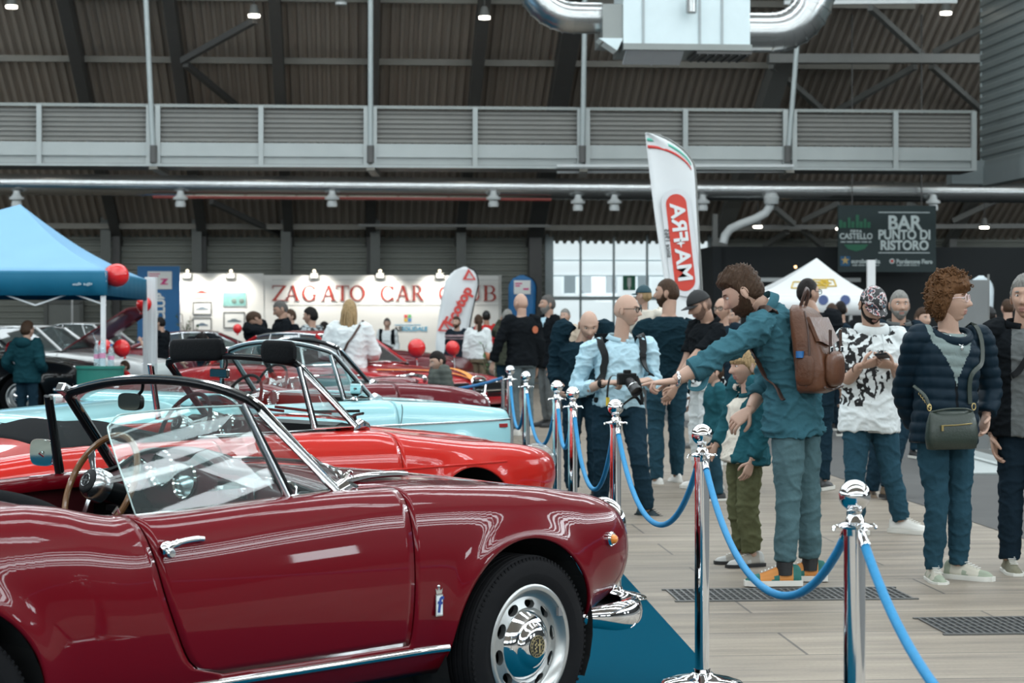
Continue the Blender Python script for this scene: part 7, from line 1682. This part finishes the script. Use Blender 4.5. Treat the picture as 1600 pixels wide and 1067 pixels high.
nt = _M['cap_patterned'].node_tree; b = nt.nodes['Principled BSDF']; vo = nt.nodes.new('ShaderNodeTexVoronoi'); vo.inputs['Scale'].default_value = 34; nz = nt.nodes.new('ShaderNodeTexNoise'); nz.inputs['Scale'].default_value = 26; nz.inputs['Detail'].default_value = 4
tc = [n for n in nt.nodes if n.type == 'TEX_COORD'][0]; nt.links.new(tc.outputs['Object'], nz.inputs['Vector']); nt.links.new(nz.outputs['Color'], vo.inputs['Vector']); vo.inputs['Scale'].default_value = 9
rp = nt.nodes.new('ShaderNodeValToRGB'); rp.color_ramp.interpolation = 'CONSTANT'; e = rp.color_ramp.elements; e[0].position = 0; e[0].color = (.012, .012, .014, 1); e[1].position = .62; e[1].color = (.6, .6, .6, 1)
for ps_, cl in ((.70, (.35, .02, .03, 1)), (.76, (.015, .015, .02, 1)), (.88, (.12, .25, .33, 1))): q = rp.color_ramp.elements.new(ps_); q.color = cl
nt.links.new(nz.outputs['Fac'], rp.inputs[0]); rp.color_ramp.elements[0].position = 0
for q, ps_ in zip(rp.color_ramp.elements, (0, .50, .55, .58, .66)): q.position = ps_
nt.links.new(rp.outputs[0], b.inputs['Base Color'])
MB().tube([J3['neck']+V3((.0, 0, .0))+V3((.085*math.cos(a), .10*math.sin(a), .02-.03*max(0, math.cos(a)))) for a in [2*PI*k/30 for k in range(30)]], .036, 10, close=True, flat=(1.0, .6)).build('hood', whitec, r3)
hd = child(r3, 'hoodie')
for s in (-1, 1): MB().tube(drape(hd, [J3['neck']+V3((.10, s*.035, -.02)), J3['neck']+V3((.13, s*.035, -.12)), J3['neck']+V3((.14, s*.035, -.22))], .006), .0035, 6).build('drawstring', whitec, r3)
w = J3['wrR']; d = (J3['elR']-w).normalized(); MB().tube([w+d*.05+(V3((0, 0, 1))*math.cos(a)+d.cross(V3((0, 0, 1))).normalized()*math.sin(a))*.034 for a in [2*PI*k/20 for k in range(20)]], .005, 6, close=True).build('bracelet', lead, r3)
ph = world_thing('phone', 'dark phone held by the man in the printed hoodie', 'phone', 1379, 556, 231, -.40, -80)
MB().box((0, 0, 0), (.012, .080, .150), R=Matrix.Rotation(1.35, 3, 'Y') @ Matrix.Rotation(.5, 3, 'X')).build('phone_body', blackp, ph, smooth=False, bevel=.003); MB().box((-.002, 0, .007), (.002, .070, .135), R=Matrix.Rotation(1.35, 3, 'Y') @ Matrix.Rotation(.5, 3, 'X')).build('phone_screen', mat('phone_glass', (.08, .10, .10), .1), ph, smooth=False)
# --- photographer
r10, J10, R10, hk10, px10 = human('bald photographer in a pale blue shirt holding a camera at his belt', 967, 800, 211, 1.67, -76, J=dict(
    neck=p(970, 530), head=p(979, 485, -.03), shR=p(920, 548, -.03), shL=p(1014, 544, .05), elR=p(901, 607, 0), wrR=p(944, 598, -.30), elL=p(1022, 600, .05), wrL=p(1011, 594, -.26), hip=p(966, 636), hipR=p(944, 640, -.02), hipL=p(988, 640, .03), knR=p(941, 724, 0), anR=p(938, 790, .10), knL=p(998, 716, -.20), anL=p(1012, 798, -.15), toeL=(.69, .64, 0), toeR=(1, -.1, 0)),
    headR=(52, 2, 0), hair=None, near=True, skin=0, W=1.04, belly=.05, fat=1.03, curls=(.85, .8), pal={'R': ((.35, .9, .05), (-.2, .1, -.9)), 'L': ((.35, -.85, -.05), (-.2, -.1, -.9))}, glasses=blackp,
    top=dict(mat=shirt_b, sleeve=1.60, hem=.0, e=.018, amp=.015, collar=shirt_b, name='shirt'), bottom=dict(mat=jean_d, end=.96, e=.016, name='jeans'), shoes=dict(mat=mat('shoe_teal', (.015, .035, .045), .6), sole=sole_b, lace=black_s, pL=.25))
MB().tube([J10['hip']+V3((.125*math.cos(a)+.015, .185*math.sin(a), .055)) for a in [2*PI*k/40 for k in range(40)]], .018, 8, close=True, flat=(1.1, .35)).build('belt', blackp, r10); MB().box(J10['hip']+V3((.147, -.03, .055)), (.01, .045, .035)).build('belt_buckle', chrome_s, r10, smooth=False, bevel=.003)
w = J10['wrR']; d = (J10['elR']-w).normalized(); MB().tube([w+d*.03+(V3((0, 0, 1))*math.cos(a)+d.cross(V3((0, 0, 1))).normalized()*math.sin(a))*.031 for a in [2*PI*k/20 for k in range(20)]], .006, 8, close=True, flat=(1, 2)).box(w+d*.03+V3((.032, -.008, .0)), (.012, .036, .036)).build('wrist_watch', blackp, r10)
sh = child(r10, 'shirt'); bp10 = thing('backpack', 'black backpack worn by the bald photographer, only its straps in sight', 'backpack', r10.location, r10.rotation_euler.z)
for sd, s in (('L', 1), ('R', -1)):
    a = J10['sh'+sd].lerp(J10['neck'], .30)
    strap(bp10, 'strap', drape(sh, [a+V3((-.12, 0, -.05)), a+V3((-.02, 0, .09)), a+V3((.12, 0, -.04)), a+V3((.15, s*.02, -.16)), a+V3((.12, s*.055, -.28)), a+V3((.0, s*.10, -.34))], .006), .055, .005, blackp, sh)
MB().loft([[V3((x0+J10['hip'].x-.20, y, z)) for x0, y, z in [(.05*math.cos(a), .13*math.copysign(abs(math.sin(a))**.5, math.sin(a)), zz) for a in [2*PI*q/20 for q in range(20)]]] for zz in (.95, 1.0, 1.2, 1.30, 1.33)]).build('pack_body', blackc, bp10)
cm_ = world_thing('camera', 'black camera with a short lens held by the bald photographer', 'camera', 980, 592, 211, -.40, -76)
MB().box((0, 0, 0), (.06, .13, .085)).box((0, 0, .052), (.05, .05, .03)).box((.0, -.055, .0), (.075, .03, .08)).build('camera_body', blackp, cm_, smooth=False, bevel=.008)
ax = V3((.75, .25, -.6)).normalized(); MB().lathe([(.032, .02), (.038, .04), (.038, .085), (.041, .09), (.041, .12), (.044, .125), (.046, .15), (.040, .152), (.036, .13)], axis=ax, n=28).build('lens', mat('lens_black', (.018, .018, .02), .35), cm_); MB().lathe([(.042, .088), (.0425, .094)], axis=ax, n=28, caps=False).build('lens_ring', chrome_s, cm_)
o10 = Matrix.Rotation(math.radians(76), 3, 'Z') @ (r10.location-cm_.location)
MB().tube(smooth_path([(0, -.07, .02), (.0, -.12, .02), (.02, -.15, -.05), (.02, -.155, -.20), (.03, -.12, -.26), (.03, -.06, -.20), (.02, .05, -.13), (.03, .10, -.18), (.02, .09, -.05), (0, .07, .02)], 6), .009, 6, flat=(.3, 1.5)).build('camera_strap', blackp, cm_); MB().box((.028, -.155, -.16), (.006, .026, .06)).build('strap_label', mat('label_yellow', (.55, .40, .03), .5), cm_, smooth=False)
# --- man at the right edge
r1, J1, R1, hk1, px1 = human('grey haired man in a black open jacket cut by the right edge', 1603, 897, 274, 1.76, -108, J=dict(head=p(1603, 465, -.02), neck=p(1600, 508), shR=p(1552, 522, .04), elR=p(1545, 612, .10), wrR=p(1552, 682, .0), shL=p(1650, 522, -.02), hip=p(1602, 655), hipR=p(1584, 660, .02), knR=p(1580, 770, 0), anR=p(1577, 876, 0), toeR=(.95, .3, 0)), headR=(-6, 0, 0), hair=('medium', 'grey'), near=True, skin=1,
    top=dict(mat=blackc, mats=[blackc, greyc], sleeve=1.9, hem=-.18, e=.024, amp=.011, name='jacket', collar=blackc, region=lambda c, n: 1 if n.x > .1 and c.x > .03 and abs(c.y) < .07 else 0), bottom=dict(mat=navy, end=.97, e=.016), shoes=dict(mat=mat('shoe_olive', (.16, .15, .10), .7), sole=sole_w, lace=white_s))
strap(r1, 'cross_strap', drape(child(r1, 'jacket'), [J1['neck']+V3((.10, .10, -.05)), J1['neck']+V3((.16, .02, -.20)), J1['neck']+V3((.17, -.06, -.30))], .008), .035, .003, blackp, child(r1, 'jacket'))
# --- man in the black cap and white trousers, man in navy sweater carrying a toddler
human('man in a black cap, black polo shirt and white trousers', 1104, 768, 185, 1.72, 200, J=dict(head=p(1094, 477, -.05), neck=p(1106, 503), shL=p(1122, 520, -.17), shR=p(1086, 512, .17), elL=p(1084, 560, -.25), wrL=p(1056, 604, -.28), elR=p(1072, 565, .15), wrR=p(1050, 608, .1)), headR=(-4, 22, 0), hair=('buzz', 'stub'), beard='stub', skin=1, near=True, W=1.03, cap=mat('cap_black', (.008, .009, .010), .7),
    top=dict(mat=blackc, sleeve=.75, hem=-.03, e=.022, amp=.010, collar=blackc, name='polo_shirt'), bottom=dict(mat=whitec, end=.93, e=.030, leg=1.4, amp=.012), shoes=dict(mat=white_s, sole=sole_w, lace=sole_w))
r8, J8, R8, hk8, px8 = human('man in a dark navy sweater seen from behind, carrying a toddler', 1043, 762, 178, 1.82, 112, J=dict(head=p(1043, 458, .03), neck=p(1045, 492), shL=p(1003, 515, -.02), shR=p(1084, 515, .05), elL=p(996, 560, .05), wrL=p(1004, 572, .30), elR=p(1092, 572, .1), wrR=p(1082, 618, .2), anL=p(1026, 752, -.1), anR=p(1058, 745, .08)), headR=(48, 0, 0), hair=('buzz', 'brown'), beard='brown', skin=1, near=True, W=1.05,
    top=dict(mat=fabric('navy_sweater', (.008, .024, .034)), sleeve=1.95, hem=-.05, e=.022, amp=.010, name='sweater'), bottom=dict(mat=jean_b, end=.96, e=.016, name='jeans'), shoes=dict(mat=white_s, sole=sole_w))
kid = human('toddler in a cream top and dark teal cap carried on one arm', 1008, 600, 174, .80, 105, J=dict(head=p(1006, 462), neck=p(1007, 481), hip=p(1004, 552), shL=p(986, 490), shR=p(1028, 490), elL=p(988, 515, .08), wrL=p(1000, 520, .2), elR=p(1034, 488, .1), wrR=p(1032, 478, .16), hipL=p(996, 555), hipR=p(1012, 555), knL=p(990, 575, .18), anL=p(990, 602, .15), knR=p(1018, 575, .18), anR=p(1016, 602, .15)), headR=(40, 0, 0), hair=('short', 'blond'), headk=1.55, skin=0, male=False, cap=mat('cap_teal', (.010, .05, .065), .7), hands=True,
    top=dict(mat=creamc, sleeve=1.8, hem=-.1, e=.022, amp=.008, name='top'), bottom=dict(mat=jean_b, end=.95, e=.016))
# --- behind the photographer, behind the cap man
human('bald man in a dark navy jacket looking down, behind the photographer', 912, 779, 195, 1.68, -95, J=dict(head=p(920, 508, -.06), neck=p(912, 532), wrR=p(872, 600, -.05), elR=p(868, 578, .08)), headR=(10, 25, 0), hair=None, skin=0, near=True, W=1.03, top=dict(mat=fabric('navy_jacket', (.008, .022, .032)), sleeve=1.9, hem=-.16, e=.030, name='jacket'), bottom=dict(mat=jean_d, end=.97, e=.018), shoes=dict(mat=black_s, sole=sole_b))
human('man with a grey moustache in dark clothes behind the man with the phone', 1404, 779, 195, 1.66, -80, J=dict(anR=p(1362, 770, .2), knR=p(1372, 700, .2), knL=p(1400, 700, -.1), anL=p(1386, 764, -.1)), headR=(-8, 0, 0), hair=('short', 'grey'), beard='grey', skin=1, near=True, top=dict(mat=navy, sleeve=1.9, hem=-.1, e=.026, name='jacket', collar=greyc), bottom=dict(mat=jean_d, end=.96, e=.018), shoes=dict(mat=mat('shoe_brown', (.13, .09, .055), .7), sole=sole_b))
human('man in a black t-shirt and glasses seen from behind, past the backpack', 1268, 766, 186, 1.78, 70, J=dict(head=p(1262, 458)), headR=(-35, 0, 0), hair=('buzz', 'black'), skin=1, near=True, W=1.12, glasses=blackp, top=dict(mat=blackc, sleeve=.8, hem=-.1, e=.024, name='t_shirt'), bottom=dict(mat=jean_d, end=.97, e=.02), shoes=dict(mat=black_s, sole=sole_w))
human('man in a dark blazer over a light blue shirt with grey hair and beard', 858, 673, 118, 1.74, 205, headR=(-10, -3, 0), hair=('short', 'dkgrey'), beard='grey', skin=1, near=False, top=dict(mat=blackc, mats=[blackc, shirt_b], sleeve=1.9, hem=-.24, e=.028, name='blazer', region=lambda c, n: 1 if n.x > .2 and abs(c.y) < .09*sstep(1.0, 1.42, c.z) and c.z > 1.02 else 0), bottom=dict(mat=greyc, end=.97, e=.016), shoes=dict(mat=black_s, sole=sole_b))
human('bald man in black sweater seen from behind, beside the man in the blazer', 815, 673, 127, 1.74, 118, J=dict(elL=(.05, .30, 1.12), wrL=(.12, .33, .90)), headR=(10, 0, 0), hair=None, skin=0, W=1.04, top=dict(mat=blackc, sleeve=1.95, hem=-.10, e=.026, name='sweater'), bottom=dict(mat=fabric('grey_jeans', (.11, .14, .15)), end=.97, e=.016), shoes=dict(mat=white_s, sole=sole_w))
MB().lathe([(.045, 0), (.045, .004)], c=(-.165, -.10, 1.30), axis=(-1, -.2, 0), n=16).build('sweater_badge', mat('badge_orange', (.45, .12, .05), .6), [o for o in COL.objects if o.get('label', '').startswith('bald man in black sweater')][0])
# --- people further back
plaid = mat('cloth_plaid', (.3, .3, .3), .85, var=0); nt = plaid.node_tree; b = nt.nodes['Principled BSDF']; ck = nt.nodes.new('ShaderNodeTexChecker'); ck.inputs['Scale'].default_value = 16; ck.inputs[1].default_value = (.015, .02, .022, 1); ck.inputs[2].default_value = (.30, .34, .35, 1)
nt.links.new([n for n in nt.nodes if n.type == 'MAPPING'][0].outputs[0], ck.inputs[0]); nt.links.new(ck.outputs[0], b.inputs['Base Color'])
camo = fabric('grey_quilt', (.085, .095, .085), var=.6, scale=12); brownc = fabric('brown', (.12, .085, .055)); tealc = fabric('teal_top', (.02, .16, .22)); striped = fabric('sweater_dark', (.015, .022, .03)); khaki = fabric('khaki', (.16, .13, .09))
def far(label, x, s, top_y, face, hair, top, bottom, skin=0, head=(0, 0, 0), J=None, male=True, sleeve=1.9, hem=-.12, W=1., shoes=True, **kw):
    h = (CAMH-(top_y-HZ)/s)/(1.035 if hair else 1.0); te = kw.pop('e', .022); reg = kw.pop('region', None); mats = kw.pop('mats', None); collar = kw.pop('collar', None); disp = kw.pop('disp', None)
    t = dict(mat=top, sleeve=sleeve, hem=hem, e=te, region=reg, collar=collar)
    if disp: t['disp'] = disp
    if mats: t['mats'] = mats
    return human(label, x, HZ+s*CAMH, s, h, face, J, skin=skin, hair=hair, headR=head, male=male, W=W, top=t, bottom=dict(mat=bottom, end=.97, e=.016), shoes=dict(mat=black_s, sole=sole_w) if shoes else None, **kw)
h_ = 1.7
r, *_ = far('child with brown hair in a dark green hoodie seen from behind at the left', 42, 127, 499, 75, ('medium', 'brown'), teal_d, jean_d, head=(-14, 0, 0), headk=1.1, e=.034, hem=-.2, J=dict(elR=(-.06, -.22, .86), wrR=(.14, -.15, .80), elL=(-.06, .25, .88), wrL=(.10, .22, .78)))
MB().ell((-.10, 0, 1.13), (.06, .11, .07), 16, 10).build('hood', teal_d, r)
r, J_, R_, hk_, px_ = far('man in a black polo shirt looking down at the phone in his outstretched hand', 441, 118, 464, 205, ('buzz', 'dkgrey'), blackc, jean_d, skin=1, head=(-12, 24, 0), sleeve=.8, collar=blackc, W=1.05, J=dict(elL=(.06, .24, 1.12), wrL=(.33, .16, 1.06), elR=(.08, -.2, 1.12), wrR=(.30, -.12, 1.05)), hands=True)
e = thing('phone', 'pale blue phone in the hand of the man in the black polo shirt', 'phone', r.matrix_world @ Vector((0, 0, 0)) if False else (r.location.x+math.cos(math.radians(205))*.44-math.sin(math.radians(205))*.15, r.location.y+math.sin(math.radians(205))*.44+math.cos(math.radians(205))*.15, 1.10)); MB().box((0, 0, 0), (.075, .014, .15), R=Matrix.Rotation(.4, 3, 'Y')).build('phone_body', mat('phone_blue', (.2, .45, .55), .3), e, smooth=False, bevel=.004); MB().box((0, -.008, 0), (.064, .002, .135), R=Matrix.Rotation(.4, 3, 'Y')).build('phone_screen', mat('phone_glass'), e, smooth=False)
far('young man with dark hair in a black and white plaid shirt', 487, 121, 476, 150, ('medium', 'black'), plaid, jean_d, skin=1, head=(12, 5, 0))
r, J_, R_, hk_, px_ = far('blonde woman with long hair in a loose white shirt seen from behind', 546, 143, 463, 92, ('long', 'blond'), whitec, beige, male=False, e=.040, hem=-.16, skin=0, J=dict(elR=(.02, -.27, 1.05), wrR=(.2, -.2, 1.02), elL=(.02, .27, 1.05), wrL=(.2, .2, 1.02)))
sh = child(r, 'shirt'); q = thing('handbag_strap', 'thin brown cross-body strap over the white shirt of the blonde woman', 'strap', r.location, r.rotation_euler.z); strap(q, 'strap_band', drape(sh, [J_['shR']+V3((0, .02, .08)), V3((-.2, -.03, 1.22)), V3((-.2, .08, 1.05)), V3((-.12, .2, .92))], .008), .026, .004, lead, sh)
r, J_, *_ = human('man in a black t-shirt with red back print bending forward', 404, 660, 112, 1.72, 200, J=dict(hip=p(412, 560, .0), neck=p(392, 505, -.1), head=p(398, 500, -.12), shL=p(388, 515, -.25), shR=p(410, 510, .15), elL=p(432, 525, -.2), wrL=p(437, 545, -.3), elR=p(398, 540, .1), wrR=p(392, 560, .05)), headR=(0, 60, 0), hair=('short', 'brown'), skin=1, top=dict(mat=blackc, mats=[blackc, letm], sleeve=.8, hem=-.1, e=.028, name='t_shirt', region=lambda c, n: 1 if n.x < .1 and n.z > .1 and abs((c.z-1.22)-.35*c.y) < .035 and abs(c.y) < .12 else 0), bottom=dict(mat=jean_d, end=.97, e=.016), shoes=dict(mat=black_s, sole=sole_w))
human('dark haired man bending over behind the sun visors of the bright red roadster', 321, 660, 114, 1.70, -95, J=dict(hip=(-.30, 0, .86), waist=(-.12, 0, 1.05), neck=(.10, 0, 1.14), head=(.20, 0, 1.13), shL=(.06, .19, 1.10), shR=(.06, -.19, 1.10), elL=(.16, .30, .90), wrL=(.32, .22, .80), elR=(.16, -.30, .90), wrR=(.32, -.22, .80), hipL=(-.3, .09, .86), hipR=(-.3, -.09, .86), knL=(-.2, .09, .46), knR=(-.2, -.09, .46), anL=(-.25, .09, .08), anR=(-.25, -.09, .08)), headR=(0, 55, 0), hair=('short', 'black'), skin=1, top=dict(mat=blackc, sleeve=.9, hem=-.1, e=.03), bottom=dict(mat=jean_d, end=.97, e=.016), shoes=dict(mat=black_s, sole=sole_w))
far('woman with dark hair half hidden behind the man in the black polo', 455, 100, 480, 210, ('medium', 'brown'), blackc, jean_d, male=False)
far('woman in a white top with dark vest straps at the white stand wall', 605, 78, 494, -95, ('medium', 'dkgrey'), whitec, jean_d, male=False, mats=[whitec, blackc], region=lambda c, n: 1 if .09 < abs(c.y) < .16 and c.z > .9 else 0)
far('man in a dark sweater with pale chest stripes beside the white flag', 714, 92, 491, -115, ('short', 'brown'), striped, khaki, skin=0, mats=[striped, fabric('stripe_pale', (.35, .25, .26))], beard='brown', region=lambda c, n: 1 if n.x > -.2 and (abs(c.z-1.13) < .014 or abs(c.z-1.08) < .014) else 0)
r, J_, *_ = far('woman with a long brown ponytail in a white top and brown trousers', 747, 96, 487, 75, ('ponytail', 'brown'), whitec, khaki, male=False, skin=0, head=(30, 0, 0), hem=-.02)
e = thing('handbag', 'small orange handbag on the hip of the woman with the ponytail', 'bag', (r.location.x+.20, r.location.y-.10, .84)); MB().ell((0, 0, 0), (.11, .05, .085), 18, 12, f=lambda q: V3((q.x, q.y, q.z*(.8 if q.z > 0 else 1)))).build('bag_body', mat('bag_orange', (.48, .19, .10), .5), e); MB().tube(smooth_path([(-.09, 0, .04), (-.14, .0, .25), (-.2, .06, .5)], 5), .008, 6).build('strap', mat('bag_orange'), e)
far('man in a red polo shirt and black cap behind the ponytail woman', 760, 84, 482, 100, ('short', 'black'), redc, jean_b, skin=2, sleeve=.8, cap=mat('cap_black'), J=dict(elR=(-.05, -.30, .98), wrR=(.02, -.22, .80)))
far('man in a bright teal top behind the striped sweater', 730, 76, 491, -100, ('short', 'brown'), tealc, jean_d)
human('small boy in a grey quilted hooded jacket at the nose of the red coupe', 687, 713, 158, 1.12, 205, J=dict(head=p(684, 566)), headR=(0, 18, 0), hair=('short', 'black'), headk=1.25, skin=0, male=False, top=dict(mat=camo, sleeve=1.9, hem=-.2, e=.034, name='jacket', disp=lambda c, n: .010*abs(math.sin(c.z*PI/.055))**.6-.004), bottom=dict(mat=navy, end=.96, e=.016), shoes=dict(mat=black_s, sole=sole_w))
far('man in an olive jacket raising a hand beside the blue rounded flag', 792, 108, 478, 60, ('short', 'grey'), fabric('olive_jacket', (.05, .055, .04)), jean_d, J=dict(elL=(.15, .28, 1.22), wrL=(.22, .22, 1.42)), skin=1)
far('man in a beige jacket behind the man in the blazer', 884, 104, 477, 240, ('short', 'grey'), beige, khaki, skin=0)
far('bald older man with glasses behind the man in the black cap', 1130, 158, 466, 235, None, navy, jean_d, skin=1, glasses=blackp)
far('grey haired man partly hidden beside the bald older man with glasses', 1148, 133, 474, 230, ('short', 'grey'), greyc, jean_d, skin=1)
far('man with thinning dark hair seen from behind under the white gazebo', 1314, 122, 464, 95, ('buzz', 'black'), blackc, jean_d, skin=1)
far('person half hidden between the moustached man and the curly haired woman', 1440, 152, 475, -60, ('medium', 'brown'), navy, jean_d, male=False)
far('person in a black cap seen from behind near the grey roll-up banner', 1546, 132, 474, 80, ('short', 'black'), blackc, jean_d, cap=mat('cap_black'))
far('man with short hair and a red lanyard seen from behind at the far right', 1575, 120, 461, 100, ('buzz', 'brown'), teal_d, jean_d, mats=[teal_d, redc], region=lambda c, n: 1 if c.z > 1.42 else 0)
far('person in black with a raised forearm before the blue CAR CLUB panel', 252, 96, 492, 160, ('short', 'black'), blackc, jean_d, skin=1, sleeve=.8, J=dict(elR=(.1, -.28, 1.0), wrR=(.2, -.24, 1.20), elL=(.15, .2, .95), wrL=(.3, .12, 1.05)))
far('small child with brown hair peeking over the right end of the green counter', 196, 112, 565, 200, ('medium', 'brown'), redc, jean_d, headk=1.4, male=False)
far('dark haired visitor beside a red bag behind the plaid shirt', 508, 92, 500, 160, ('medium', 'black'), blackc, jean_d, male=False)
far('visitor in dark trousers standing behind the printed hoodie', 1300, 128, 468, 85, ('short', 'brown'), navy, navy)
far('child in blue jeans and black trainers behind the child in olive trousers', 1118, 197, 560, 190, ('short', 'brown'), teal_j, jean_b, headk=1.2, male=False)
